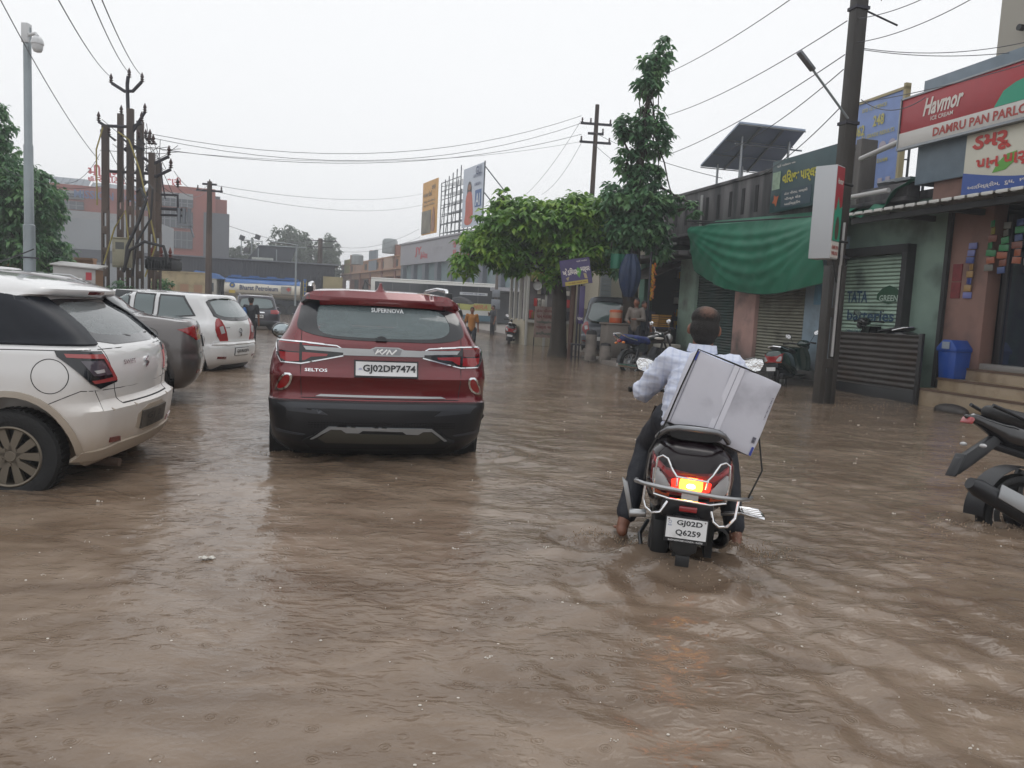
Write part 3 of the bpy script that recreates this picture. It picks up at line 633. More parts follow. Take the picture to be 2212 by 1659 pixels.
        q = MB(); q.ell((sg*(ww+.08), L-1.45, belt+.05), (.1, .06, .07)); q.cyl((sg*(ww-.08), L-1.4, belt), (sg*(ww+.05), L-1.45, belt+.03), .03); q.build('wing_mirror', PA, r)
        q = MB()
        for p in ([(wy[0]+.33, belt+.0), (wy[0]+.4, .75), (wy[0]+.55, .4)], [(L/2+.1, belt), (L/2+.1, .3)]): patch('', strip(p, .006), None, r, bv, ax, .0015, .003, .04, q=q)
        patch('', [(1.1, belt-.15), (1.26, belt-.145), (1.26, belt-.125), (1.1, belt-.125)], None, r, bv, ax, .02, .02, .04, q=q)
        q.build('door_seam', PLBLK, r)
        if rails: one('roof_rail', SATIN, r, lambda q: q.tube([(sg*roofw*.93, .6, h-.05), (sg*roofw*.92, .75, h+.02), (sg*roofw*.9, 2.0, h+.03), (sg*roofw*.88, 2.4, h-.03)], .016, 8))
    f('plate_frame', [(-plate_w/2-.01, plz-.07), (plate_w/2+.01, plz-.07), (plate_w/2+.01, plz+.07), (-plate_w/2-.01, plz+.07)], PLBLK, .012, .015)
    f('number_plate', [(-plate_w/2, plz-.06), (plate_w/2, plz-.06), (plate_w/2, plz+.06), (-plate_w/2, plz+.06)], PLATE, .018, .012)
    if plate_t: lay_text(plate_t, plate_w*.9, .075, 0, plz, INK, 'plate_letters', r, bv, off=.027, bold=.02)
    q = MB()
    patch('', strip([(-ww*.76, belt), (-ww*.68, .62), (ww*.68, .62), (ww*.76, belt)], .008), None, r, bv, 'y', .0015, .004, .03, q=q); q.build('tailgate_gap', UNDER, r)
    if trimb:
        f('bumper', [(-ww*.97, .26), (ww*.97, .26), (ww, .55), (ww*.6, .62), (-ww*.6, .62), (-ww, .55)], PLBLK, .01, .02)
        f('skid_plate', [(-.45, .3), (.45, .3), (.35, .42), (-.35, .42)], SATIN, .022, .02)
        f('garnish_bar', [(-.3, belt-.12), (.3, belt-.12), (.28, belt-.07), (-.28, belt-.07)], CHR, .02, .02)
    one('underbody', UNDER, r, lambda q: q.b(-ww*.8, ww*.8, .35, L-.3, .15, .3))
    if badge: badge(r, bv, f)
    return r, bv, f
swift()
WPA = pm('white_paint', 'dadbdc', .25, coat=1, mud=((150, 138, 124), .45, .25, .35)); GRP = 'cars parked side by side along the road'
simple_car('parked_sedan', 'grey-brown sedan between the two white hatchbacks, only its tail and roofline showing', (-3.93, 9.8, -.01), 113, pm('brown_grey_paint', (.13, .12, .118), .3, .5, coat=1, mud=((80, 70, 62), .5, .3, .4)), 4.4, 1.7, 1.49, .93, .58, hatch=False, group=GRP, lights='wide', plate_t='GJ 02', plz=.75)
def i10b(r, bv, f):
    lay_text('PLANET', .22, .045, .22, 1.38, pm('decal_white', ''), 'window_lettering', r, bv, off=.009, bold=.02)
    q = MB(); patch('', [[(.06*math.cos(k*.4), .86+.045*math.sin(k*.4)) for k in range(16)], [(.048*math.cos(k*.4), .86+.033*math.sin(k*.4)) for k in range(16)]], None, r, bv, 'y', .012, .01, .02, q=q)
    patch('', strip([(-.02, .835), (-.01, .86), (.01, .86), (.02, .885)], .01), None, r, bv, 'y', .012, .01, .02, q=q); q.build('badge', CHR, r)
    f('tailgate_handle', [(-.035, .76), (.035, .76), (.035, .81), (-.035, .81)], CHR, .02, .02)
    lay_text('grand', .16, .025, -.42, .92, PLBLK, 'model_lettering', r, bv, off=.008, bold=.02)
    q = MB(); q.ell((.0, .17, 1.07), (.05, .03, .02)); q.cyl((0, .15, 1.07), (.36, .2, 1.08), .008); q.build('rear_wiper', PLBLK, r)
    f('bumper_step', [(-.76, .62), (.76, .62), (.72, .69), (-.72, .69)], WPA, .03, .04)
    f('bumper_lip', [(-.6, .2), (.6, .2), (.5, .27), (-.5, .27)], PLBLK, .01, .03)
simple_car('parked_hatchback', 'small white hatchback with tall red tail lights parked beyond the grey-brown sedan', (-4.85, 13.75, -.17), 83, WPA, 3.6, 1.6, 1.5, 1.03, .6, group=GRP, plate_t='GJ01RA2874', plz=.5, wy=(.62, 3.0), badge=i10b, gl=pm('reflecting_glass', '5b6a6c', .06, coat=1), plate_w=.48)
simple_car('parked_hatchback', 'white hatchback mostly hidden behind the small white hatchback, only a sliver showing', (-6.9, 17.3, -.1), 88, WPA, 3.7, 1.66, 1.45, 1.0, .6, group=GRP, wy=(.62, 3.0))
simple_car('parked_car', 'white car whose roof edge with dark spoiler shows just above the muddy hatchback', (-6.2, 10.1, -.05), 99, WPA, 3.9, 1.7, 1.62, 1.08, .62, group=GRP, wy=(.62, 3.0), rails=False)
simple_car('parked_car', 'silver-white car whose roof with rails shows above the grey-brown sedan', (-9.0, 16.5, -.05), 95, WPA, 4.1, 1.7, 1.6, 1.05, .62, group=GRP, wy=(.62, 3.0), rails=True)
simple_car('sport_utility_vehicle', 'dark purple-grey SUV behind the boy in black, driving ahead on the flooded road', (-10.1, 30.2, -.28), 22, pm('aubergine_paint', (.03, .028, .045), .3, .3, coat=1), 4.3, 1.8, 1.63, 1.05, .66, lights='wide', plate_t='GJ02BA', plz=.8, trimb=True, rails=True, gl=pm('reflecting_glass', ''))
simple_car('small_hatchback', 'small bright red hatchback beside the tanker, furthest car ahead', (-14.3, 43.6, -.3), 32, pm('bright_red_paint', (.36, .018, .02), .3, coat=1), 3.7, 1.65, 1.5, 1.02, .6, plate_t='GJ02', plz=.75, wy=(.62, 3.0), gl=pm('reflecting_glass', ''))
simple_car('white_hatchback', 'white car half hidden by the red SUV in front of the bus', P(1000, 712, 44), 98, WPA, 3.9, 1.7, 1.5, 1.0, .6)
# ================================================================ people
def person(name_label, loc, rz, h, pose, skin, shirt, legs, hair, cat='person', group=None, vox=.02, shoes=None, sleeves='short'):
    """pose: joints in metres for a figure 1.7 tall, feet at z 0, facing +y"""
    r = thing('person', name_label, cat, loc, rz, group); k = h/1.7
    J = {n: V(p)*k for n, p in pose.items()}
    s = lambda a, b, r0, r1: (J[a], J[b], r0*k, r1*k)
    pv, ch, nk, hd = J['pelvis'], J['chest'], J['neck'], J['head']
    body = [s('pelvis', 'chest', .115, .12), (J['chest'], J['neck'], .11*k, .052*k), (J['neck'], J['head'], .052*k, .055*k), ('e', hd, (.072*k, .09*k, .108*k)), ('e', hd+V((0, .075, -.035))*k, (.05*k, .03*k, .06*k)),
            ('e', hd+V((0, .1, -.01))*k, (.013*k, .018*k, .022*k)), ('e', hd+V((.075, 0, -.01))*k, (.012*k, .02*k, .03*k)), ('e', hd+V((-.075, 0, -.01))*k, (.012*k, .02*k, .03*k))]
    for sd in 'LR':
        g = -1 if sd == 'L' else 1
        body += [(ch+V((0, 0, .03))*k, J['sh'+sd], .07*k, .055*k), s('sh'+sd, 'el'+sd, .048, .038), s('el'+sd, 'ha'+sd, .036, .025), (pv, J['hip'+sd], .1*k, .09*k), s('hip'+sd, 'kn'+sd, .085, .052), s('kn'+sd, 'an'+sd, .055, .035),
                 (J['an'+sd]+V((0, -.02, -.03))*k, J['an'+sd]+V((0, .15, -.05))*k, .035*k, .025*k)]
        d = (J['ha'+sd]-J['el'+sd]).normalized(); sidev = d.cross(V((0, 1, 0))); sidev = sidev.normalized() if sidev.length > .1 else V((1, 0, 0))
        up = d.cross(sidev)
        body.append((J['ha'+sd], J['ha'+sd]+d*.07*k, .03*k, .03*k))
        for i in range(4): b0 = J['ha'+sd]+d*.08*k+up*(i-1.5)*.02*k; body.append((b0, b0+d*(.06+.01*(i in (1, 2)))*k+sidev*.012*k, .0095*k, .008*k))
        body.append((J['ha'+sd]+d*.02*k+up*.03*k, J['ha'+sd]+d*.07*k+up*.055*k, .011*k, .009*k))
    organic('body', body, skin, r, vox*.55*k, 4)
    sh = [(pv+V((0, 0, -.02))*k, ch, .135*k, .142*k), (ch, nk-V((0, 0, .05))*k, .125*k, .075*k)]
    for sd in 'LR':
        sh += [(ch+V((0, 0, .03))*k, J['sh'+sd], .085*k, .068*k)]
        e = J['el'+sd] if sleeves == 'long' else J['sh'+sd].lerp(J['el'+sd], .75)
        sh += [(J['sh'+sd], e, .065*k, .058*k)]
        if sleeves == 'long': sh.append((J['el'+sd], J['el'+sd].lerp(J['ha'+sd], .8), .055*k, .042*k))
    organic('shirt', sh, shirt, r, vox*.7*k, 4, .014*k, .1)
    tr = [(pv, pv+V((0, 0, .02))*k, .13*k, .125*k)]
    for sd in 'LR': tr += [(pv, J['hip'+sd], .11*k, .105*k), (J['hip'+sd], J['kn'+sd], .1*k, .072*k), (J['kn'+sd], J['kn'+sd].lerp(J['an'+sd], .93), .07*k, .058*k)]
    organic('trousers', tr, legs, r, vox*.7*k, 4, .012*k, .1)
    organic('hair', [('e', hd+V((0, -.018, .035))*k, (.08*k, .092*k, .09*k)), ('e', hd+V((0, -.05, -.01))*k, (.07*k, .05*k, .08*k))], hair, r, vox*.6*k, 2, .01, .03)
    if shoes: organic('shoes', [(J['an'+sd]+V((0, -.03, -.045))*k, J['an'+sd]+V((0, .16, -.055))*k, .04*k, .035*k) for sd in 'LR'], shoes, r, vox*.5, 2)
    return r
STAND = dict(pelvis=(0, 0, .92), chest=(0, 0, 1.25), neck=(0, 0, 1.43), head=(0, .01, 1.57), shL=(-.17, 0, 1.38), shR=(.17, 0, 1.38), elL=(-.23, -.02, 1.1), elR=(.23, -.02, 1.1), haL=(-.24, .05, .86), haR=(.24, .05, .86),
             hipL=(-.09, 0, .87), hipR=(.09, 0, .87), knL=(-.1, .02, .48), knR=(.1, .02, .48), anL=(-.1, 0, .08), anR=(.1, 0, .08))
SKIN = pm('brown_skin', '7c4f3b', .55, var=.12, vs=20); HAIR = pm('black_hair', '121113', .6, bump=.4, bs=200)
# ================================================================ scooter
def scooter(label, loc, rot, paint, hero=False, group='parked scooters and motorcycles'):
    r = thing('scooter', label, 'scooter', loc, group=None if hero else group, rot=rot)
    MR = pm('maroon_black', (.012, .008, .01), .15, coat=.8); PB = PLBLK
    # wheels
    for y in (0, 1.24):
        g = grp('wheel', r)
        q = MB(); q.lathe([(.13, -.03), (.19, -.045), (.215, -.035), (.222, 0), (.215, .035), (.19, .045), (.13, .03)], (0, y, .22), 36, Matrix.Rotation(R(90), 3, 'Y')); q.build('tyre', RUB, g)
        q = MB(); q.lathe([(0, -.04), (.05, -.04), (.06, -.02), (.12, -.015), (.14, -.03), (.14, .03), (.12, .015), (.06, .02), (.05, .04), (0, .04)], (0, y, .22), 28, Matrix.Rotation(R(90), 3, 'Y')); q.build('rim', SATIN, g)
    # rear body: lofted cross-sections along y (half width, bottom, top)
    st_ = [(-.36, .085, .6, .74), (-.345, .15, .585, .79), (-.3, .2, .55, .84), (-.2, .225, .5, .86), (-.05, .225, .44, .86), (.15, .21, .36, .84), (.32, .18, .32, .78), (.42, .14, .3, .7)]
    q = MB(); n = 20
    vs = []
    for y, w_, z0, z1 in st_:
        for k in range(n):
            a = 2*math.pi*k/n; cx, sx = math.cos(a), math.sin(a)
            vs.append((w_*math.copysign(abs(cx)**.65, cx), y, (z0+z1)/2+(z1-z0)/2*math.copysign(abs(sx)**.7, sx)))
    fs = [(i*n+j, (i+1)*n+j, (i+1)*n+(j+1) % n, i*n+(j+1) % n) for i in range(len(st_)-1) for j in range(n)]+[tuple(range(n)), tuple(range((len(st_)-1)*n, len(st_)*n))[::-1]]
    q.add(vs, fs); body = q.build('rear_body', paint, r, smooth=60); bv = bvh_of(body)
    q = MB(); q.sheet(lambda u, v: ((v-.5)*.34*(1-.2*abs(2*u-1)**3), .42+.45*u, .33+.0*u), 6, 4); q.b(-.17, .17, .42, .88, .3, .335); q.build('floor_board', PB, r, bevel=.015)
    # front apron
    q = MB(); q.sheet(lambda u, v: ((v-.5)*(.30+.16*math.sin(u*2.6)), .88+.12*(abs(2*v-1)**2)*-1+.1+.1*u*(1-u)-.14*u, .33+.58*u), 12, 10); q.build('front_apron', paint, r, thick=-.02, smooth=60)
    q = MB(); q.cyl((0, 1.24, .25), (0, .92, .9), .022, .022, 10); q.sheet(lambda u, v: (.07*math.sin((v-.5)*2.6), 1.24+.245*math.cos(.3+u*2.3), .22+.245*math.sin(.3+u*2.3)+.01*math.cos((v-.5)*2.6)), 12, 6); q.build('front_fork', PB, r, thick=.0)
    # seat
    q = MB(); prof = [(-.22, .13, .865, .93), (-.14, .16, .86, .945), (.0, .165, .85, .93), (.15, .16, .83, .9), (.3, .15, .81, .88), (.45, .12, .79, .86), (.52, .06, .78, .83)]
    vs = []
    for y, w_, z0, z1 in prof:
        for k in range(16):
            a = 2*math.pi*k/16; cx, sx = math.cos(a), math.sin(a); vs.append((w_*math.copysign(abs(cx)**.6, cx), y, (z0+z1)/2+(z1-z0)/2*math.copysign(abs(sx)**.7, sx)))
    q.add(vs, [(i*16+j, (i+1)*16+j, (i+1)*16+(j+1) % 16, i*16+(j+1) % 16) for i in range(len(prof)-1) for j in range(16)]+[tuple(range(16)), tuple(range(96, 112))[::-1]])
    q.build('seat', pm('seat_vinyl', '1a1a1c', .45, bump=.15, bs=120), r, smooth=60)
    # tail lamp and panel
    f = lambda nm, p, m, off=.005, th=.02, **k: patch(nm, p, m, r, bv, 'y', off, th, k.pop('g', .02), **k)
    f('tail_lamp_housing', [(-.2, .79), (-.13, .735), (0, .722), (.13, .735), (.2, .79), (.2, .66), (.17, .6), (-.17, .6), (-.2, .66)], LRED2 if hero else LRED, .006)
    for sg in (-1, 1):
        mm = (lambda p: p) if sg == 1 else mir
        f('indicator', chaikin(mm([(.19, .75), (.1, .655), (.1, .62), (.185, .618)]), 1), LCLR, .014)
        f('side_reflector', mm([(.185, .612), (.1, .606), (.1, .592), (.18, .6)]), pm('orange_lens', (.6, .1, .03), .15, coat=1), .014)
        f('red_wing', mm([(.19, .778), (.13, .725), (.02, .712), (.02, .695), (.11, .69), (.19, .755)]), LRED, .012)
    if hero:
        lit = pm('lit_lamp', (.6, .01, .01), .2, emis=((1, .03, .015), 2.2)); core = pm('lit_core', (1, .3, .02), .2, emis=((1, .3, .03), 5)); hot = pm('lit_hot', (1, .8, .2), .2, emis=((1, .66, .16), 9))
        f('lit_lens', chaikin([(-.1, .7), (.1, .7), (.09, .62), (-.09, .62)], 1), lit, .014)
        f('lit_filament', chaikin([(-.055, .7), (.055, .7), (.06, .65), (.05, .625), (-.05, .625), (-.06, .65)], 1), core, .017)
        f('bulb', chaikin([(-.02, .67), (.02, .67), (.024, .645), (-.024, .645)], 1), hot, .021)
        f('lamp_label', [(-.04, .625), (.042, .622), (.042, .598), (-.04, .6)], PLATE, .03)
    # tail fairing below the lamp, plate holder, mudguard
    q = MB(); q.b(-.13, .13, -.33, -.1, .47, .6); q.b(-.07, .07, -.36, -.3, .3, .5); q.build('rear_fender', PB, r, bevel=.02)
    q = MB(); q.prism([(-.065, .4), (.065, .4), (.062, .33), (.03, .3), (-.03, .3), (-.062, .33)], (0, -.395, 0), (1, 0, 0), (0, 0, 1), (0, .02, 0)); q.b(-.035, .035, -.39, -.37, .24, .3); q.build('mud_flap', pm('matte_black', '232426', .55), r, bevel=.006)
    if hero:
        tl = Matrix.Rotation(R(-8), 3, 'X')
        ux, uy, o = V((1, 0, 0)), tl @ V((0, 0, 1)), V((0, -.415, .445))
        rp = chaikin([(-.105, -.064), (.105, -.064), (.105, .055), (-.105, .055)], 1)
        q = MB(); q.prism([(-.106, -.07), (.106, -.07), (.106, .057), (-.106, .057)], o, ux, uy, (0, .012, 0)); q.build('plate_holder', PB, r, bevel=.003)
        q = MB(); q.prism([(-.1, -.048), (.1, -.048), (.1, .052), (-.1, .052)], o+V((0, -.003, 0)), ux, uy, (0, .003, 0)); pl = q.build('number_plate', PLATE, r)
        q = MB(); put_text(q, 'GJ02D', .128, .034, o+uy*.027+ux*.014, ux, uy, (0, -.0045, 0), .025); put_text(q, 'Q6259', .125, .034, o+uy*-.02+ux*.01, ux, uy, (0, -.0045, 0), .025)
        q.build('plate_letters', INK, pl)
        q = MB(); put_text(q, 'IND', .02, .008, o+ux*-.083+uy*.014, ux, uy, (0, -.0045, 0), .02); q.lathe([(.008, 0), (.006, 0)], o+ux*-.083+uy*.03+V((0, -.0045, 0)), 12, Matrix.Rotation(R(90), 3, 'X')); q.build('plate_hologram', pm('holo', '7a86a8', .3), pl)
        q = MB(); put_text(q, 'RADHASWAMI HONDA - KATRI', .17, .009, o+uy*-.06, ux, uy, (0, -.0008, 0), .01); q.build('holder_letters', PLATE, pl)
        q = MB(); [q.cyl(o+ux*x+uy*.044+V((0, -.008, 0)), o+ux*x+uy*.044, .004) for x in (-.09, .09)]; q.build('plate_screw', CHR, pl)
        one('rear_reflector', LRED, r, lambda q: q.b(-.045, .045, -.375, -.35, .522, .55), bevel=.004)
        # chrome guards bent around the tail
        tb = 0.0055
        q = MB()
        for sg in (-1, 1):
            q.tube([(sg*x, y, z) for x, y, z in [(.18, -.37, .6), (.185, -.38, .7), (.178, -.38, .785), (.155, -.39, .8), (.13, -.4, .79), (.1, -.41, .735), (.075, -.42, .705), (.072, -.42, .66)]], tb, 8)
        q.tube([(-.08, -.425, .708), (0, -.43, .705), (.08, -.425, .7)], tb); q.tube([(-.18, -.38, .598), (-.1, -.42, .592), (.1, -.42, .585), (.18, -.37, .592)], tb)
        q.build('lamp_guard', CHR, r)
        q = MB(); q.tube([(-.27, -.1, .6), (-.275, -.25, .625), (-.235, -.36, .64), (-.15, -.42, .645), (0, -.44, .64), (.13, -.43, .632), (.22, -.38, .622), (.3, -.25, .6), (.34, -.1, .58)], .011, 10); q.build('crash_bar', SATIN, r)
        for sg, pts in ((-1, [(-.225, -.36, .64), (-.228, -.36, .56), (-.215, -.36, .52), (-.18, -.37, .497), (-.14, -.37, .505), (-.105, -.35, .56)]), (1, [(.115, -.36, .54), (.13, -.37, .49), (.16, -.37, .468), (.2, -.37, .475), (.235, -.36, .52), (.245, -.34, .62)])):
            q = MB(); q.tube(pts, .0075, 8); q.build('guard_loop', CHR, r)
        q = MB(); q.tube([(-.185, -.05, .84), (-.175, -.2, .88), (-.14, -.31, .925), (-.095, -.36, .945), (0, -.375, .948), (.09, -.36, .945), (.135, -.31, .925), (.175, -.2, .88), (.185, -.05, .84)], .0145, 10); q.build('grab_rail', pm('grey_metal', '86888c', .35, .7), r)
        # footrest on the left, step on the right, side stand
        q = MB(); q.prism([(-.018, .1), (.018, .09), (.02, -.1), (-.01, -.13)], (-.31, -.1, .5), (.9, 0, -.35), (-.25, 0, .95), (0, .02, 0)); q.cyl((-.2, -.1, .42), (-.29, -.1, .41), .022, .022, 12); q.build('pillion_footrest', SATIN, r, bevel=.004)
        q = MB(); q.tube([(.29, -.15, .5), (.4, -.2, .5), (.41, -.1, .49), (.4, .02, .49), (.3, .02, .49)], .008, 8, True); [q.cyl((.31, -.15+k*.035, .495), (.4, -.17+k*.04, .495), .005) for k in range(1, 5)]; q.cyl((.2, -.05, .46), (.31, -.08, .49), .012); q.build('foot_step', CHR, r)
        q = MB(); q.tube([(-.18, .2, .3), (-.22, .05, .26), (-.2, -.12, .2), (-.12, -.25, .12)], .012); q.build('side_stand', PB, r)
        q = MB(); q.lathe([(.03, -.18), (.055, -.16), (.058, .1), (.04, .16)], (.19, -.05, .33), 16, Matrix.Rotation(R(78), 3, 'X')); q.b(.12, .16, -.2, .2, .25, .45); q.build('exhaust', pm('black_steel', '1c1c1d', .5, .5), r)
        q = MB(); q.b(-.16, -.06, -.12, .28, .18, .4); q.lathe([(.0, .03), (.09, .03), (.11, 0), (.11, -.04)], (-.14, 0, .24), 20, Matrix.Rotation(R(-90), 3, 'Y')); q.build('engine_case', pm('engine_black', '242527', .5, .3), r, bevel=.015)
    else:
        q = MB(); q.tube([(-.17, 0, .86), (-.14, -.26, .92), (0, -.32, .94), (.14, -.26, .92), (.17, 0, .86)], .014, 8); q.build('grab_rail', CHR, r)
        q = MB(); q.b(-.12, .12, -.3, .2, .25, .45); q.cyl((.17, -.3, .33), (.17, .2, .3), .05, .045); q.build('engine', PB, r, bevel=.02)
        one('number_plate', PLATE, r, lambda q: q.b(-.1, .1, -.4, -.39, .42, .5)); 
    # handlebar, headlamp nacelle, mirrors, levers
    q = MB(); q.tube([(-.36, .79, 1.0), (-.24, .84, 1.02), (-.1, .93, 1.0), (.1, .93, 1.0), (.24, .84, 1.02), (.36, .79, 1.0)], .013, 8); q.build('handlebar', PB, r)
    q = MB(); q.ell((0, .98, 1.0), (.15, .11, .085)); q.ell((0, 1.06, .93), (.1, .06, .08)); q.build('nacelle', paint, r)
    for sg in (-1, 1):
        one('grip', RUB, r, lambda q: q.cyl((sg*.38, .78, 1.0), (sg*.26, .83, 1.02), .019, .018))
        mx_, mz_ = (.285, 1.165) if sg < 0 else (.38, 1.235)
        q = MB(); q.tube([(sg*.2, .88, 1.03), (sg*.24, .9, 1.1), (sg*(mx_-.05), .86, mz_-.02)], .006, 6)
        sh = [(-.066, .0), (-.05, .036), (0, .046), (.055, .036), (.068, .005), (.05, -.036), (-.02, -.046), (-.056, -.03)]
        sh = [(x*sg*1.15, z*1.15) for x, z in sh]; rt = Matrix.Rotation(R(4*sg), 3, 'Z'); q.prism(sh if sg > 0 else sh[::-1], (sg*mx_, .84, mz_), rt @ V((1, 0, .15*sg)), rt @ V((0, 0, 1)), rt @ V((0, .025, 0))); mo = q.build('mirror', PB, r, bevel=.004)
        q = MB(); sh2 = [(x*.9, z*.88) for x, z in sh]; q.prism(sh2 if sg > 0 else sh2[::-1], V((sg*mx_, .84, mz_))+rt @ V((0, -.002, 0)), rt @ V((1, 0, .15*sg)), rt @ V((0, 0, 1)), rt @ V((0, .003, 0))); q.build('mirror_glass', pm('mirror_silver', (.8, .82, .84), .04, 1, bump=.25, bs=25), mo)
        one('lever', SATIN, r, lambda q: q.tube([(sg*.24, .88, 1.0), (sg*.35, .84, .99)], .006, 6))
    return r
# hero scooter with rider and carton
SL0 = V((.965, 4.2, -.175)); SR = Matrix.Rotation(R(-10), 4, 'Z') @ Matrix.Rotation(R(2.5), 4, 'Y')
SROT = SR.to_euler()
scooter('dark maroon scooter with lit tail lamp and chrome guards, ridden through the water', SL0, SROT, pm('maroon_hull', (.008, .004, .006), .22, coat=.25, sp=.3), True)
def sc(p): return SL0 + SR @ V(p)
def rider():
    r = thing('person', 'balding scooter rider in pale checked shirt and dark trousers, white carton behind his back', 'person', SL0, rot=SROT)
    J = dict(pel=(0, .2, .95), ch=(.02, .25, 1.14), nk=(.02, .29, 1.31), hd=(.02, .31, 1.455), sL=(-.145, .27, 1.245), sR=(.195, .27, 1.245), eL=(-.29, .44, 1.03), eR=(.32, .44, 1.09), hL=(-.31, .76, 1.03), hR=(.31, .76, 1.03),
             kL=(-.22, .52, .7), kR=(.24, .55, .72), aL=(-.32, .24, .245), aR=(.34, .3, .24))
    J = {k: V(v) for k, v in J.items()}
    b = [(J['pel'], J['ch'], .15, .14), (J['ch'], J['nk'], .13, .062), (J['nk'], J['hd'], .058, .062), ('e', J['hd']+V((0, 0, .005)), (.079, .097, .112)), ('e', J['hd']+V((0, .07, -.06)), (.052, .04, .05)), ('e', J['hd']+V((0, .105, -.015)), (.014, .02, .024))]
    for s_ in 'LR':
        g = -1 if s_ == 'L' else 1
        b += [('e', J['hd']+V((g*.088, .01, -.02)), (.011, .02, .032)), (J['ch']+V((0, 0, .05)), J['s'+s_], .09, .06), (J['s'+s_], J['e'+s_], .055, .043), (J['e'+s_], J['h'+s_], .043, .028),
              (J['pel'], V((g*.1, .25, .9)), .12, .1), (V((g*.1, .25, .9)), J['k'+s_], .1, .062), (J['k'+s_], J['a'+s_], .058, .038)]
        a = J['a'+s_]
        b += [(a+V((0, -.03, -.03)), a+V((g*.01, .06, -.045)), .034, .03), (a+V((g*.01, .06, -.045)), a+V((g*.02, .15, -.06)), .03, .022)]
        for i in range(5): b.append((a+V((g*.02+(i-2)*.016, .14, -.06)), a+V((g*.02+(i-2)*.018, .2-.008*abs(i-1), -.068)), .01, .0085))
        h = J['h'+s_]; d = V((g*.0, .03, -.005))
        b += [(h, h+V((0, .035, .0)), .03, .03)]
        for i in range(4):       # fingers closed round the grip
            x = h.x+(i-1.5)*.021; p = V((x, h.y+.03, h.z+.012)); c1 = V((x, h.y+.075, h.z+.0)); c2 = V((x, h.y+.07, h.z-.035)); c3 = V((x, h.y+.035, h.z-.04))
            b += [(p, c1, .0115, .0105), (c1, c2, .0105, .0095), (c2, c3, .0095, .009)]
        b += [(h+V((-g*.03, .0, -.01)), h+V((-g*.045, .04, -.03)), .012, .011), (h+V((-g*.045, .04, -.03)), h+V((-g*.03, .07, -.035)), .011, .01)]
    organic('body', b, pm('tan_skin', '7d5340', .5, var=.12, vs=20), r, .0085, 5)
    chk = pm('checked_cotton', (.52, .57, .7), .65, var=.0)
    n = chk.node_tree.nodes; l = chk.node_tree.links; tc = n.new('ShaderNodeTexCoord'); bs = n['Principled BSDF']; prev = None
    for dr in ('X', 'Z'):
        wv = n.new('ShaderNodeTexWave'); wv.bands_direction = dr; wv.inputs['Scale'].default_value = 7.5; l.new(tc.outputs['Object'], wv.inputs['Vector'])
        mr = n.new('ShaderNodeMapRange'); mr.inputs['From Min'].default_value = .75; mr.inputs['From Max'].default_value = .95; l.new(wv.outputs['Fac'], mr.inputs['Value'])
        m_ = n.new('ShaderNodeMath'); m_.operation = 'MULTIPLY'; m_.inputs[1].default_value = .28; l.new(mr.outputs[0], m_.inputs[0])
        x = n.new('ShaderNodeMixRGB'); l.new(m_.outputs[0], x.inputs['Fac'])
        if prev: l.new(prev, x.inputs['Color1'])
        else: x.inputs['Color1'].default_value = (.6, .64, .76, 1)
        x.inputs['Color2'].default_value = (.34, .4, .58, 1); prev = x.outputs[0]
    l.new(prev, bs.inputs['Base Color'])
    nz = n.new('ShaderNodeTexNoise'); nz.inputs['Scale'].default_value = 11; nz.inputs['Detail'].default_value = 3; nz.inputs['Distortion'].default_value = 1.6; nz.noise_type = 'RIDGED_MULTIFRACTAL'; l.new(tc.outputs['Object'], nz.inputs['Vector']); bn = n.new('ShaderNodeBump'); bn.inputs['Strength'].default_value = .55; bn.inputs['Distance'].default_value = .009; l.new(nz.outputs['Fac'], bn.inputs['Height']); l.new(bn.outputs[0], bs.inputs['Normal'])
    sh = [(J['pel']+V((0, 0, -.06)), J['pel']+V((0, .0, .1)), .175, .168), (J['pel']+V((0, 0, .1)), J['ch']+V((0, 0, .02)), .168, .165), (J['ch']+V((0, 0, .03)), J['nk']+V((0, 0, -.05)), .145, .085), (J['nk']+V((0, -.005, -.05)), J['nk']+V((0, 0, -.002)), .08, .073)]
    for s_ in 'LR':
        g = -1 if s_ == 'L' else 1
        sh += [(J['ch']+V((0, 0, .045)), J['s'+s_], .105, .074), (J['s'+s_], J['s'+s_].lerp(J['e'+s_], .5), .074, .07), (J['s'+s_].lerp(J['e'+s_], .5), J['e'+s_], .07, .062), (J['e'+s_], J['e'+s_].lerp(J['h'+s_], .32), .062, .056)]
    so = organic('shirt', sh, chk, r, .0095, 3, .01, .05)
    # fold relief of the wet cloth
    for v in so.data.vertices:
        c = v.co; a = .006*(1-abs(math.sin(26*(c.z*.8+c.x*.9)+5*math.sin(9*c.y+4*c.z))))**2*(1+math.sin(7*c.x+3*c.z))+.005*(1-abs(math.sin(44*(c.z-c.x*.5)+4*math.sin(11*c.x+5*c.y))))**2; v.co = c+v.normal*a
    one('collar', chk, r, lambda q: q.sheet(lambda u, v: (J['nk'].x+.078*math.sin((u-.5)*4.4)*(1+.12*v), J['nk'].y-.005-.078*math.cos((u-.5)*4.4)*(1+.18*v), J['nk'].z+.045-.045*v), 24, 3), thick=-.006, smooth=60)
    tr = [(J['pel']+V((0, -.02, -.05)), J['pel']+V((0, .04, -.04)), .15, .14)]
    for s_ in 'LR':
        g = -1 if s_ == 'L' else 1; k = J['k'+s_]; a = J['a'+s_]
        tr += [(J['pel']+V((g*.05, 0, -.03)), V((g*.11, .25, .9)), .13, .115), (V((g*.11, .25, .9)), k, .112, .082), (k, k.lerp(a, .86), .08, .062)]
    organic('trousers', tr, pm('navy_cloth', '1b1e27', .7, bump=.2, bs=80), r, .013, 3, .02, .1)
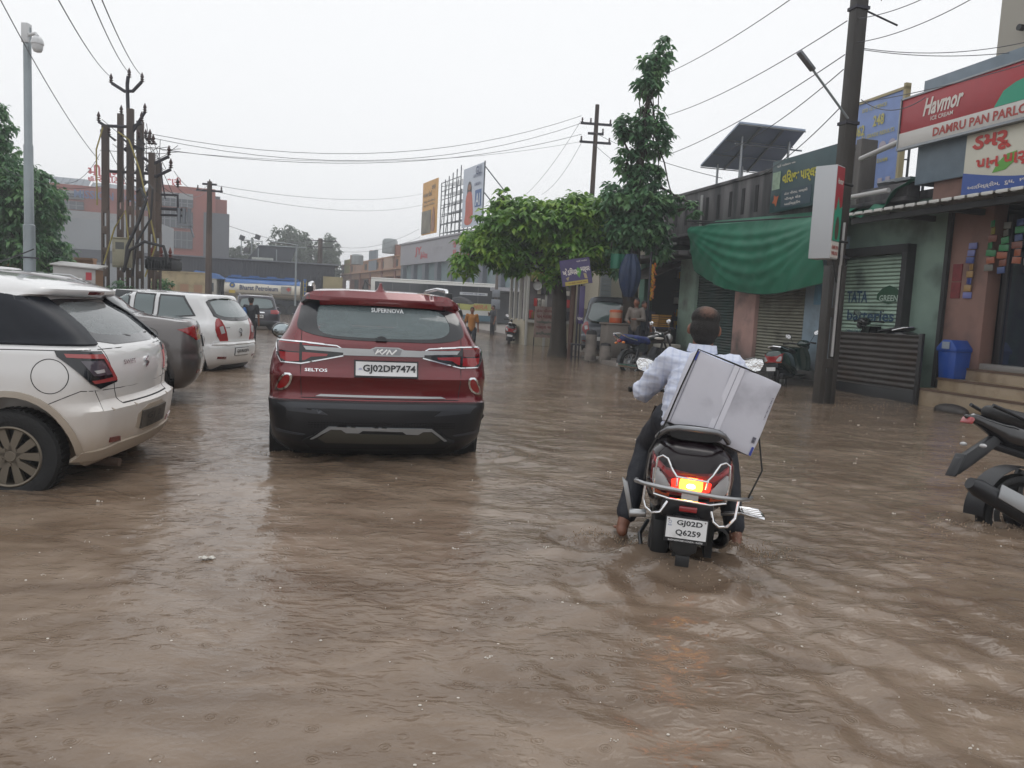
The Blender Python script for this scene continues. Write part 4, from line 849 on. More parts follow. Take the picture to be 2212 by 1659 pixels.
    hr = [('e', J['hd']+V((0, -.01, -.01)), (.0865, .1, .085)), ('e', J['hd']+V((0, -.045, -.055)), (.066, .052, .055)), ('e', J['hd']+V((0, .0, .055)), (.083, .095, .067))]
    ho = organic('hair', hr, pm('thin_hair', '15110f', .7, bump=.5, bs=260), r, .006, 3, .004, .015)
    # hair thins over the crown: skin shows through where it is sparse
    m = ho.data.materials[0] = ho.data.materials[0].copy(); n = m.node_tree.nodes; l = m.node_tree.links; tc = n.new('ShaderNodeTexCoord'); c = J['hd']+V((.004, -.06, .1))
    mp = n.new('ShaderNodeMapping'); mp.vector_type = 'POINT'; mp.inputs['Location'].default_value = tuple(-x for x in c); l.new(tc.outputs['Object'], mp.inputs['Vector'])
    ln = n.new('ShaderNodeVectorMath'); ln.operation = 'LENGTH'; l.new(mp.outputs[0], ln.inputs[0]); nz = n.new('ShaderNodeTexNoise'); nz.inputs['Scale'].default_value = 90; nz.inputs['Detail'].default_value = 4; l.new(tc.outputs['Object'], nz.inputs['Vector'])
    ad = n.new('ShaderNodeMath'); ad.operation = 'MULTIPLY_ADD'; ad.inputs[1].default_value = .055; l.new(nz.outputs['Fac'], ad.inputs[0]); l.new(ln.outputs['Value'], ad.inputs[2])
    mr = n.new('ShaderNodeMapRange'); mr.inputs['From Min'].default_value = .05; mr.inputs['From Max'].default_value = .088; l.new(ad.outputs[0], mr.inputs['Value'])
    x = n.new('ShaderNodeMixRGB'); x.inputs['Color1'].default_value = (.13, .065, .045, 1); x.inputs['Color2'].default_value = (.009, .007, .006, 1); l.new(mr.outputs[0], x.inputs['Fac']); l.new(x.outputs[0], n['Principled BSDF'].inputs['Base Color'])
rider()
def carton():
    bx = thing('carton', 'white cardboard carton tied aslant behind the scooter rider', 'carton', sc((.125, .01, 1.055)), rot=(Matrix.Rotation(R(-8), 4, 'Z') @ Matrix.Rotation(R(19.5), 4, 'Y') @ Matrix.Rotation(R(-7), 4, 'X') @ Matrix.Rotation(R(0), 4, 'X')).to_euler())
    wb = pm('carton_white', (.55, .55, .61), .6, var=.1, vs=3, stain=((120, 118, 128), 4, .55, .85), bump=.15, bs=9)
    q = MB(); w_, h_, d_ = .235, .205, .15
    q.b(-w_, w_, -d_, d_, -h_, h_); o = q.build('box', wb, bx, bevel=.006)
    bm = bmesh.new(); bm.from_mesh(o.data); bmesh.ops.subdivide_edges(bm, edges=[e for e in bm.edges if e.calc_length() > .1], cuts=10, use_grid_fill=True)
    for v in bm.verts: c = v.co; v.co = c+V((.003*math.sin(17*c.z+3), -.009*math.cos(c.x*6.5)*math.cos(c.z*7.5)+.003*math.sin(21*c.x+9*c.z), .003*math.sin(15*c.x)))
    bm.to_mesh(o.data); bm.free()
    tp = pm('tape', (.6, .6, .66), .25)
    q = MB(); q.b(-.028, .03, -d_-.0095, -d_-.0075, -h_, h_); q.b(-.028, .03, -d_, d_, h_+.002, h_+.0045); q.build('packing_tape', tp, bx)
    q = MB(); q.b(-.0, .003, -d_-.0102, -d_-.0095, -h_, h_); q.b(-w_+.012, -w_+.016, -d_-.003, -d_-.001, -h_, h_); q.build('flap_seam', pm('seam_grey', '7c7c88', .8), bx)
    q = MB(); q.b(-w_-.001, -w_+.012, -d_-.0055, -d_-.0042, h_-.055, h_-.005); q.b(w_-.016, w_-.004, -d_-.0055, -d_-.0042, -h_+.003, -h_+.05); q.build('blue_mark', pm('print_blue', '2f3f93', .5), bx)
    q = MB(); random.seed(4)
    for k in range(9): q.b(w_-.03-.0, w_-.012, -d_-.006, -d_-.0048, -h_+.07+k*.0035, -h_+.0718+k*.0035+random.random()*.001)
    for k in range(14): q.b(w_-.018, w_-.013, -d_-.006, -d_-.0048, .0+k*.009, .005+k*.009-.003*(k % 3 == 0))
    q.build('printed_code', pm('print_grey', '4a4a58', .6), bx)
    M = bx.rotation_euler.to_matrix()
    def L(p): return bx.location+M @ V(p)
    cord = pm('cord', '1d1b1a', .8)
    q = MB(); q.tube([sc((-.235, -.36, .66)), sc((-.225, -.3, .8)), L((-w_-.004, -d_-.004, -h_+.0)), L((-w_-.004, -d_-.004, 0)), L((-w_+.002, -d_-.004, h_+.004)), L((-.1, -d_+.0, h_+.006)), L((.05, -d_-.002, h_+.006)), L((.16, -d_+.02, h_+.006))], .0045, 6)
    tag(q.build('cord', cord, None), 'thin dark cord tied round the left edge and top of the carton', 'cord', 'cords tying the carton')
    q = MB(); q.tube([L((w_-.06, d_*.2, h_+.003)), L((w_+.004, 0, .1)), L((w_+.004, -.05, -.06)), sc((.36, -.2, .75)), sc((.3, -.26, .612))], .0045, 6)
    tag(q.build('cord', cord, None), 'thin dark cord stretched from the carton down to the right end of the crash bar', 'cord', 'cords tying the carton')
carton()
# ================================================================ water over the road
def water():
    rng = np.random.default_rng(3)
    def axis(lo, hi, f0, f1, st, gr):
        a = list(np.arange(f0, f1, st)); x, s_ = f0, st
        L_ = []
        while x > lo: s_ *= gr; x -= s_; L_.append(x)
        x, s_ = f1, st; H_ = []
        while x < hi: H_.append(x); s_ *= gr; x += s_
        return np.array(L_[::-1]+a+H_)
    X = axis(-700, 700, -3.2, 4.2, .026, 1.03); Y = axis(-40, 1100, 1.6, 8.0, .026, 1.022)
    x, y = np.meshgrid(X, Y, indexing='ij'); dist = np.sqrt(x**2+y**2)
    z = np.zeros_like(x)
    def wv(lam, amp, ang, n, spread, cx=0, fade=30):
        nonlocal z
        w_ = np.zeros_like(x)
        for _ in range(n):
            a = ang+rng.normal(0, spread); k = 2*np.pi/(lam*rng.uniform(.7, 1.4)); ph = rng.uniform(0, 6.28)
            w_ += np.sin(k*(x*np.cos(a)+y*np.sin(a))+ph+1.3*np.sin(k*.31*(x*np.sin(a)-y*np.cos(a))+ph*2))
        z += amp*w_/np.sqrt(n)*np.exp(-dist/fade)
    wv(2.4, .004, 1.15, 5, .5, fade=90); wv(.9, .0038, 1.1, 7, .5, fade=40); wv(.36, .0036, 1.2, 9, .6, fade=18); wv(.16, .0022, 1.3, 12, .9, fade=12); wv(.09, .0011, 1.2, 12, 1.2, fade=6)
    # stronger chop down the right-hand side and in the scooter's wake
    m = 1/(1+np.exp(-(x-.55*y+1.0)*1.6)); m2 = np.exp(-((x-1.3)**2+(y-3.1)**2)/2.2)
    z0 = z.copy(); z[:] = 0; wv(.36, .0055, .75, 9, .4, fade=18); wv(.17, .0042, .8, 12, .6, fade=12); z = z0+z*(m*.8+m2*.9)
    def ring(cx, cy, r0, amp, lam=.16, w_=.5):
        d = np.sqrt((x-cx)**2+(y-cy)**2); return amp*np.cos((d-r0)*2*np.pi/lam)*np.exp(-((d-r0)/w_)**2)
    z += ring(.95, 3.75, .2, .016, .28, .45)+ring(1.3, 4.35, .05, .03, .3, .2)+ring(.52, 4.45, .05, .03, .3, .22)+ring(-1.9, 6.6, .1, .012, .25, .4)+ring(-.25, 7.0, .1, .012, .25, .4)+ring(3.4, 5.2, .1, .02, .25, .4)
    z += .055*np.exp(-((x-.98)**2+(y-4.12)**2)/.1)
    for wx, wy, sg in ((1.0, 4.2, 1), (1.0, 4.2, -1), (-1.0, 6.6, -1), (-1.0, 6.6, 1)):      # V-shaped wakes
        dx, dy = x-wx, wy-y; a_ = dy*.42*sg; z += .012*np.exp(-((dx-a_-.25*sg)/.09)**2)*(dy > 0)*np.exp(-np.clip(dy, 0, 9)/1.4)*(1+.4*np.sin(dy*17))
    n1, n2 = x.shape
    co = np.stack([x, y, z], -1).reshape(-1, 3)
    i, j = np.meshgrid(np.arange(n1-1), np.arange(n2-1), indexing='ij'); a = (i*n2+j).ravel()
    f = np.stack([a, a+n2, a+n2+1, a+1], -1)
    me = bpy.data.meshes.new('water'); me.vertices.add(len(co)); me.vertices.foreach_set('co', co.ravel())
    me.loops.add(f.size); me.loops.foreach_set('vertex_index', f.ravel()); me.polygons.add(len(f)); me.polygons.foreach_set('loop_start', np.arange(0, f.size, 4)); me.polygons.foreach_set('loop_total', np.full(len(f), 4))
    me.update(); me.validate()
    mt = bpy.data.materials.new('muddy_water'); mt.use_nodes = True; n = mt.node_tree.nodes; l = mt.node_tree.links; b = n['Principled BSDF']
    b.inputs['Roughness'].default_value = .07; b.inputs['IOR'].default_value = 1.33
    tc = n.new('ShaderNodeTexCoord')
    def noise(sc, det, mapping=None, dist_=0):
        t = n.new('ShaderNodeTexNoise'); t.inputs['Scale'].default_value = sc; t.inputs['Detail'].default_value = det; t.inputs['Distortion'].default_value = dist_
        if mapping:
            mp = n.new('ShaderNodeMapping'); mp.inputs['Rotation'].default_value = (0, 0, mapping[0]); mp.inputs['Scale'].default_value = mapping[1]; l.new(tc.outputs['Object'], mp.inputs['Vector']); l.new(mp.outputs[0], t.inputs['Vector'])
        else: l.new(tc.outputs['Object'], t.inputs['Vector'])
        return t.outputs['Fac']
    r1 = n.new('ShaderNodeMapRange'); r1.inputs['From Min'].default_value = .38; r1.inputs['From Max'].default_value = .66; l.new(noise(.9, 8, (.5, (1, 2.2, 1)), 1.5), r1.inputs['Value'])
    mx = n.new('ShaderNodeMixRGB'); mx.inputs['Color1'].default_value = (.142, .1, .07, 1); mx.inputs['Color2'].default_value = (.235, .178, .133, 1); l.new(r1.outputs[0], mx.inputs['Fac']); l.new(mx.outputs[0], b.inputs['Base Color'])
    # calm and choppy patches, crisp little crests, fine grain, rings of falling rain
    def rng_(inp, a, b_, c=0, d=1):
        r = n.new('ShaderNodeMapRange'); r.inputs['From Min'].default_value = a; r.inputs['From Max'].default_value = b_; r.inputs['To Min'].default_value = c; r.inputs['To Max'].default_value = d; l.new(inp, r.inputs['Value']); return r.outputs[0]
    def mul(a, b_):
        m_ = n.new('ShaderNodeMath'); m_.operation = 'MULTIPLY'; l.new(a, m_.inputs[0])
        if isinstance(b_, float): m_.inputs[1].default_value = b_
        else: l.new(b_, m_.inputs[1])
        return m_.outputs[0]
    def ridge(sc, mapping, det=3):
        t = n.new('ShaderNodeTexNoise'); t.noise_type = 'RIDGED_MULTIFRACTAL'; t.inputs['Scale'].default_value = sc; t.inputs['Detail'].default_value = det; t.inputs['Distortion'].default_value = .6
        mp = n.new('ShaderNodeMapping'); mp.inputs['Rotation'].default_value = (0, 0, mapping[0]); mp.inputs['Scale'].default_value = mapping[1]; l.new(tc.outputs['Object'], mp.inputs['Vector']); l.new(mp.outputs[0], t.inputs['Vector']); return t.outputs['Fac']
    calm = rng_(noise(.75, 3, (.4, (.8, 1.6, 1)), .8), .4, .6, .25, 1)
    h1 = mul(ridge(7.5, (.35, (.75, 1.5, 1))), calm); h2 = mul(ridge(19, (.2, (.7, 1.5, 1)), 2), calm); h3 = noise(55, 3)
    vo = n.new('ShaderNodeTexVoronoi'); vo.inputs['Scale'].default_value = 9; l.new(tc.outputs['Object'], vo.inputs['Vector'])
    sn = n.new('ShaderNodeMath'); sn.operation = 'SINE'; l.new(mul(vo.outputs['Distance'], 55.0), sn.inputs[0])
    ring_ = mul(sn.outputs[0], rng_(vo.outputs['Distance'], 0, .3, 1, 0))
    prev = None
    for h_, st_, ds_ in ((h1, .9, .014), (h2, 1, .0065), (h3, .6, .0035), (ring_, .6, .004)):
        bb = n.new('ShaderNodeBump'); bb.inputs['Strength'].default_value = st_; bb.inputs['Distance'].default_value = ds_; l.new(h_, bb.inputs['Height'])
        if prev: l.new(prev, bb.inputs['Normal'])
        prev = bb.outputs[0]
    l.new(prev, b.inputs['Normal'])
    o = link('water', me, mt, None, 0); me.shade_smooth(); tag(o, kind='structure')
    # bubbles and bits of froth carried on the water
    q = MB(); random.seed(5)
    def hz(px, py):
        ii = min(max(np.searchsorted(X, px), 1), n1-1); jj = min(max(np.searchsorted(Y, py), 1), n2-1); return float(z[ii, jj])
    for k in range(620):
        Yp = 1.7+random.random()**1.6*12; Xp = (random.random()-.5)*Yp*1.5
        rr = random.choice([.0012, .0016, .002, .0026, .0042])*(1+.07*Yp); c = (Xp, Yp, hz(Xp, Yp)+.001)
        if random.random() < .8: q.ell(c, (rr*1.3, rr, rr*.6), None, 6, 3)
        else:
            for _ in range(5): q.ell((Xp+random.gauss(0, .012), Yp+random.gauss(0, .008), c[2]), rr*.8, None, 6, 3)
    tag(q.build('froth', pm('froth', 'c9c2b8', .4), None, smooth=60), kind='stuff')
    # splashes where wheels and feet cut the water
    q = MB()
    for cx, cy, n_, sp_, hh in ((.6, 4.45, 260, .12, .08), (1.42, 4.3, 380, .09, .14), (1.0, 3.85, 100, .2, .02), (3.3, 5.15, 260, .22, .05), (-1.9, 6.55, 160, .2, .03), (-.2, 7.0, 160, .2, .03), (5.5, 12.75, 160, .45, .04), (6.3, 13.0, 120, .6, .04)):
        for _ in range(n_):
            px, py = cx+random.gauss(0, sp_), cy+random.gauss(0, sp_*.6); rr = random.uniform(.0012, .0042)
            q.ell((px, py, hz(px, py)+abs(random.gauss(0, hh*.35))*random.random()), (rr, rr, rr*random.uniform(.8, 2)), None, 6, 4)
    tag(q.build('splash', pm('splash_water', 'a08b76', .15), None, smooth=60), kind='stuff')
water()
# ================================================================ things authored in street coordinates
ORG = {}
def sth(name, label, cat, t, s, z=0, group=None):
    r = thing(name, label, cat, W(t, s, z), A, group); ORG[r.name] = Matrix.Translation((-t, -s, -z)); return r
def sm(r, z=0): q = MB(); q.M = ORG[r.name].copy(); return q
def sp(r, name, m, fn, **k): q = sm(r); fn(q); return q.build(name, m, k.pop('parent', r), **k)
def stext(r, q, s, w_, h_, t, sc_, zc, bold=.015, slope=0, shear=0):       # on a wall facing the road (towards -t)
    put_text(q, s, w_, h_, (t, sc_, zc), (0, -1, 0), (0, 0, 1), (0, 0, 0), bold, shear)
def shutter(q, t, s0, s1, z0, z1, p=.075, d=.02):
    n = int((z1-z0)/p)
    for i in range(n):
        a = z0+i*p
        q.add([(t, s0, a), (t, s1, a), (t-d, s1, a+p*.35), (t-d, s0, a+p*.35), (t, s1, a+p*.95), (t, s0, a+p*.95)], [(0, 3, 2, 1), (3, 5, 4, 2)][::1])
        q.add([(t, s0, a), (t, s1, a), (t-d, s1, a+p*.35), (t-d, s0, a+p*.35)], [(0, 1, 2, 3)])
CONC = pm('stained_concrete', '6d6a68', .75, var=.35, vs=1.6, stain=((38, 38, 40), 1.1, .45, .75), bump=.4, bs=14, aniso=(1, 1, .35))
DKCONC = pm('black_stained_concrete', '6c6a6c', .7, var=.45, vs=1.4, stain=((34, 35, 40), 1.5, .42, .7), bump=.4, bs=10, aniso=(1.6, 1.6, .3))
def shops():
    r = sth('shop_building', 'long single-storey shop building with black-stained parapet and closed roller shutters', 'building', 11, 17)
    sp(r, 'wall', pm('green_plaster', '80988c', .7, var=.25, vs=1.2, stain=((52, 60, 56), 1.4, .5, .8), bump=.15, bs=10), lambda q: (q.b(11.05, 17, 11.5, 21.3, -.3, 3.75), q.b(13, 17, 21.3, 24.4, -.3, 3.75), q.b(11.05, 13, 24.3, 24.6, -.3, 3.75)))
    sp(r, 'parapet', DKCONC, lambda q: (q.b(10.7, 11.0, 13.75, 24.6, 3.78, 4.9), q.b(10.66, 11.05, 13.75, 24.6, 4.9, 4.99), q.b(10.66, 11.0, 12.3, 24.6, 3.7, 3.78), q.b(10.72, 11.0, 12.3, 13.75, 3.78, 4.05)), bevel=.01)
    q = sm(r)
    for s_ in np.arange(17.3, 24.2, .62): q.b(10.685, 10.699, s_, s_+.13, 4.02, 4.68)
    q.build('parapet_slots', pm('slot_black', '1f1f22', .8), r)
    sp(r, 'roof', DKCONC, lambda q: q.b(11.0, 17.2, 11.4, 24.6, 3.75, 3.9)); sp(r, 'parapet_end', CONC, lambda q: q.b(10.66, 11.05, 13.62, 13.78, 3.7, 5.08), bevel=.01); sp(r, 'roof_litter', pm('litter_grey', '8a9096', .6, var=.4, vs=5), lambda q: [q.box((10.9+.1*k, 12.5+.3*k, 4.12), (.3, .4, .05), Matrix.Rotation(.3*k, 3, 'Y')) for k in range(4)])
    sp(r, 'canopy_slab', DKCONC, lambda q: (q.b(9.9, 11.1, 19.8, 24.6, 3.05, 3.17), q.b(10.2, 11.05, 14.3, 19.8, 3.1, 3.2)), bevel=.01)
    sp(r, 'plinth', pm('dark_kerb', '3a3836', .6, var=.4, vs=2, bump=.3, bs=12), lambda q: (q.b(10.5, 11.1, 14.2, 24.3, -.3, .3), q.b(10.2, 10.5, 14.2, 17.2, -.3, .12)), bevel=.02)
    for col, s0, s1, nm in (('9db8a8', 20.5, 21.5, 'pale_green_pillar'), ('c9a39a', 17.3, 18.3, 'pink_pillar'), ('94a9b8', 14.2, 15.3, 'blue_white_pillar'), ('6e9a86', 24.05, 24.45, 'green_pillar')):
        o = sp(r, 'pillar', pm(nm, col, .65, var=.2, vs=2, stain=((96, 92, 90), 1.6, .52, .8), bump=.15, bs=14, mud=((84, 80, 78), .9, .25, .6)), lambda q: q.b(10.86, 11.2, s0, s1, .28, 3.2), bevel=.01)
        o['label'] = nm.replace('_', ' ')
    for col, s0, s1, nm, z1 in (('25443f', 18.35, 20.45, 'dark_green_shutter', 2.9), ('8b8a7b', 15.35, 17.25, 'beige_shutter', 2.95)):
        o = sp(r, 'roller_shutter', pm(nm, col, .5, var=.25, vs=1.5, stain=((70, 68, 62), 2, .5, .8)), lambda q: shutter(q, 10.95, s0, s1, .3, z1), smooth=0); o['label'] = nm.replace('_', ' ')
    sp(r, 'shutter_box', pm('beam_dark', '2c2e30', .7, var=.3), lambda q: q.b(10.8, 11.1, 14.3, 20.5, 2.92, 3.12), bevel=.01)
    # open shop under the tin awning
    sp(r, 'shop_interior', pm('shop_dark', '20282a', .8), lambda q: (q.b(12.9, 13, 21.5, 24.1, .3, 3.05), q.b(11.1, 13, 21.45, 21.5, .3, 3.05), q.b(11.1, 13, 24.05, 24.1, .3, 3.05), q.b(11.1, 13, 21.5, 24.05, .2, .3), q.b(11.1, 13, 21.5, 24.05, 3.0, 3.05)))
    q = sm(r); random.seed(8); q2 = sm(r)
    for k in range(5):
        q.b(11.9, 12.3, 21.6, 24.0, .9+k*.42, .92+k*.42)
    q.build('shelves', pm('shelf_wood', '4a4038', .7), r)
    cols = ['a8372c', 'c9a23a', '3a7d78', '7a86a0', 'b9b7ac', '46668a', 'a05a3a']
    for ci, cc in enumerate(cols):
        q = sm(r)
        for k in range(11):
            q = sm(r); s_ = random.uniform(21.7, 23.9); lv = random.randrange(5); w_ = random.uniform(.05, .11); h_ = random.uniform(.12, .3)
            q.b(11.92, 12.05, s_, s_+w_, .922+lv*.42, .922+lv*.42+h_); q.build('packet', pm('goods_'+cc, cc, .4), r, bevel=.008)
    q = sm(r)
    for k in range(11): s_ = 21.6+k*.23; q.add([(9.95+.01*(k % 2), s_, 2.42), (9.95, s_+.22, 2.44), (11.1, s_+.22, 3.0), (11.1, s_, 2.98)], [(0, 1, 2, 3)])
    q.build('tin_awning', pm('rusty_tin', '6a625c', .6, var=.4, vs=3, stain=((60, 44, 34), 4, .5, .8)), r, thick=.012)
    # writing on the shutter of the battery shop, a recessed bay at the near end
    o = sp(r, 'roller_shutter', pm('pale_green_shutter', 'a6bfae', .5, var=.2, vs=1.5, stain=((60, 76, 70), 2, .5, .8)), lambda q: shutter(q, 11.0, 12.42, 14.18, .3, 2.75), smooth=0); o['label'] = 'pale green roller shutter with blue battery lettering'
    ink = pm('shutter_ink', '274a63', .6)
    q = sm(r); stext(r, q, 'TATA', .62, .24, 10.972, 13.72, 1.93, .03); stext(r, q, 'batteries', 1.35, .22, 10.972, 13.3, 1.55, .02); stext(r, q, '9426801884', .62, .09, 10.972, 13.25, 1.22, .01); stext(r, q, 'CHIRAG STAR', .4, .06, 10.972, 13.78, 1.22, .01); q.build('shutter_lettering', ink, r)
    q = sm(r); q.prism([(-.33, -.08), (0, -.16), (.33, -.08), (.33, .02), (.2, .14), (0, .2), (-.2, .14), (-.33, .02)], (10.974, 12.82, 1.95), (0, -1, 0), (0, 0, 1), (.002, 0, 0)); q.build('shutter_emblem', pm('emblem_green', '1f4a34', .6), r)
    q = sm(r); stext(r, q, 'GREEN', .5, .12, 10.968, 12.82, 1.9, .02); q.build('emblem_lettering', pm('emblem_pale', 'a8bcb0', .6), r)
    sp(r, 'shutter_frame', pm('beam_dark', ''), lambda q: (q.b(10.85, 11.05, 12.3, 12.44, .3, 2.9), q.b(10.85, 11.05, 12.3, 14.3, 2.75, 2.92), q.b(10.85, 11.05, 14.16, 14.24, .3, 2.9)), bevel=.01)
    sp(r, 'poster', pm('poster_blue', '6e9cb8', .5, var=.3, vs=9), lambda q: q.b(10.84, 10.857, 14.6, 14.95, 1.75, 2.25))
    sp(r, 'drain_pipe', pm('white_pipe', 'b0b0b0', .4), lambda q: (q.cyl((10.62, 20.0, 3.0), (10.6, 20.0, 4.75), .035), q.cyl((10.0, 21.6, 3.45), (10.7, 21.6, 3.52), .04)))
    sp(r, 'rain_gutter_pipe', pm('white_pipe', ''), lambda q: (q.cyl((10.3, 13.6, 3.85), (10.3, 12.3, 3.85), .045)))
    sp(r, 'white_strut', pm('white_pipe', ''), lambda q: q.cyl((10.5, 13.4, 4.62), (10.36, 12.15, 4.72), .05))
    c = sth('shop_counter', 'stone-faced counter under the tin awning of the open shop', 'counter', 10.4, 22.6, 0)
    sp(c, 'counter_base', pm('rubble', '5a5148', .8, var=.5, vs=7, bump=.6, bs=9), lambda q: q.b(10.15, 10.6, 21.3, 23.9, -.3, .95), bevel=.03)
    sp(c, 'counter_top', pm('purple_grey', '43405a', .5, var=.3), lambda q: (q.b(10.05, 10.65, 21.2, 24.0, .95, 1.0), q.b(10.3, 10.6, 22.5, 23.9, 1.0, 1.45)), bevel=.01)
    return r
shops()
def crate(t, s, z, label):
    c = sth('plastic_crate', label, 'crate', t, s, z, 'yellow crates on the shop counter'); Y_ = pm('crate_yellow', 'c08a2c', .5, var=.2)
    q = sm(c); w_, l_, h_ = .2, .26, .17
    for a in ((t-w_, t-w_+.02, s-l_, s+l_), (t+w_-.02, t+w_, s-l_, s+l_), (t-w_, t+w_, s-l_, s-l_+.02), (t-w_, t+w_, s+l_-.02, s+l_)):
        for k in range(3): q.b(*a, z+k*.06, z+.04+k*.06)
    q.b(t-w_, t+w_, s-l_, s+l_, z, z+.01); q.b(t-w_-.01, t+w_+.01, s-l_-.01, s-l_+.02, z+.15, z+.18); q.b(t-w_-.01, t-w_+.02, s-l_-.01, s+l_+.01, z+.15, z+.18)
    q.build('crate_body', Y_, c)
crate(10.33, 21.55, 1.0, 'yellow plastic crate on the counter nearest the rider, lower of two'); crate(10.33, 21.5, 1.185, 'yellow plastic crate stacked on top of another on the counter')
def parlour():
    r = sth('parlour_building', 'peach-walled parlour with tiled steps and a corrugated awning edge', 'building', 11, 9.5)
    PE = pm('peach_plaster', '8a6a60', .65, var=.15, vs=1.5, stain=((70, 56, 52), 1.2, .5, .8), bump=.1, bs=20); TI = pm('cream_tile', '9c8a72', .35, var=.15, vs=2, stain=((104, 84, 62), 3, .5, .8))
    sp(r, 'wall', PE, lambda q: (q.b(11.02, 11.3, 10.62, 11.5, -.3, 3.6), q.b(11.3, 17, 11.2, 11.49, -.3, 3.6), q.b(10.6, 11.5, 10.72, 11.55, 3.6, 4.72), q.b(11.5, 17, 10.7, 11.48, 3.6, 5.3), q.b(11.0, 17, 4, 5.0, -.3, 3.6)), bevel=.008)
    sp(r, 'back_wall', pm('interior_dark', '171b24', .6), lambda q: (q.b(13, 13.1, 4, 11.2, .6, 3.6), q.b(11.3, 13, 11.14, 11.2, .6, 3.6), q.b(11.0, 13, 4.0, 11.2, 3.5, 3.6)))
    q = sm(r)
    for k, (t0, z1) in enumerate(((10.45, .30), (10.72, .5), (10.98, .7))): q.b(t0, 14-k*.01, 5.0, 11.32-k*.18, -.3, z1)
    q.build('steps', TI, r, bevel=.012)
    sp(r, 'step_nosing', pm('nosing_brown', '5a4638', .5), lambda q: [q.b(t0-.012, t0+.02, 5.0, s1, z1-.035, z1+.004) for t0, z1, s1 in ((10.45, .3, 11.33), (10.72, .5, 11.15), (10.98, .7, 10.97))])
    sp(r, 'door_frame', pm('door_alu', '3c3b3e', .4, .6), lambda q: (q.b(11.25, 11.32, 10.45, 10.55, .7, 3.3), q.b(11.25, 11.32, 9.45, 9.52, .7, 3.3), q.b(11.25, 11.32, 5, 10.5, .7, .78)), bevel=.005)
    sp(r, 'glass_panel', pm('shop_glass', '1a2230', .05, coat=1), lambda q: q.b(11.28, 11.29, 5, 10.46, .78, 2.9))
    sp(r, 'door_sill', pm('grey_marble', '83807c', .3), lambda q: q.b(11.05, 11.25, 5, 10.7, .7, .8), bevel=.01)
    q = sm(r); n = 200
    q.sheet(lambda u, v: (9.98+1.4*v, 13.0-8*u, 3.44+.2*v+.022*math.sin(u*8/.2*2*math.pi/1.25)), n*2, 2); q.build('corrugated_awning', pm('awning_tin', 'a9aaa8', .45, .4, var=.3, vs=2), r, thick=.012, smooth=60)
    sp(r, 'awning_trim', pm('white_metal', 'c8c8c4', .4), lambda q: [q.b(9.955, 9.978, 13.0-k*.26-.2, 13.0-k*.26, 3.42, 3.47) for k in range(30)], bevel=.004)
    sp(r, 'awning_beam', pm('beam_dark', ''), lambda q: (q.b(10.1, 10.2, 5, 13, 3.28, 3.38), q.b(10.1, 11.0, 5, 13.0, 3.3, 3.34) if 0 else None, [q.b(10.1, 11.3, 5.3+k*1.1, 5.38+k*1.1, 3.3, 3.4) for k in range(7)]))
    sp(r, 'posts', pm('beam_dark', ''), lambda q: q.b(10.95, 11.02, 11.44, 11.52, .3, 3.5))
    sp(r, 'red_notice', pm('notice_red', '7a2428', .6, var=.3, vs=12), lambda q: (q.b(11.005, 11.018, 11.15, 11.35, 2.2, 2.5), q.b(11.005, 11.018, 11.15, 11.35, 1.9, 2.18)))
    # upper cladding behind the sign
    sp(r, 'blue_cladding', pm('blue_grey_panel', '6d7d8a', .4, var=.2), lambda q: (q.b(10.5, 10.55, 6, 11.9, 3.9, 5.72), q.b(10.55, 11.3, 11.85, 11.9, 3.9, 5.7)), bevel=.01)
    return r
parlour()
# hanging strips of sachets
random.seed(11)
for i, (s_, z0, z1, t_) in enumerate([(10.95, 1.9, 2.9, 10.98), (10.5, 2.35, 3.25, 10.9), (10.25, 2.3, 3.25, 10.9), (10.0, 2.45, 3.25, 10.9), (9.78, 2.3, 3.25, 10.9), (9.55, 2.5, 3.25, 10.9), (9.3, 2.0, 3.25, 10.9)]):
    lab = ['single strip of blue sachets hanging on the peach wall', 'strip of green and orange sachets hanging nearest the peach wall', 'second strip of sachets from the peach wall', 'third strip of sachets from the peach wall', 'fourth strip of sachets from the peach wall', 'fifth strip of sachets, short, over the glass door', 'long strip of pale sachets hanging furthest into the doorway'][i]
    o = sth('sachet_strip', lab, 'sachets', t_, s_, z0, 'sachet strips hanging in the parlour doorway')
    cs = ['3c4c8c', '6a6fa8', 'a08050'] if i == 0 else ['2f7d4c', '9a5436', '8f8638', '3a4c7c', '6c6c66', '74402f']
    for k in range(int((z1-z0)/.12)):
        q = sm(o); cc = random.choice(cs); q.box((t_+random.uniform(-.01, .01), s_+random.uniform(-.02, .02), z0+k*.12+.05), (.018, .15, .105), Matrix.Rotation(random.uniform(-.5, .5), 3, 'Z') @ Matrix.Rotation(random.uniform(-.12, .12), 3, 'X')); q.build('sachet', pm('sachet_'+cc, cc, .3), o, bevel=.004)
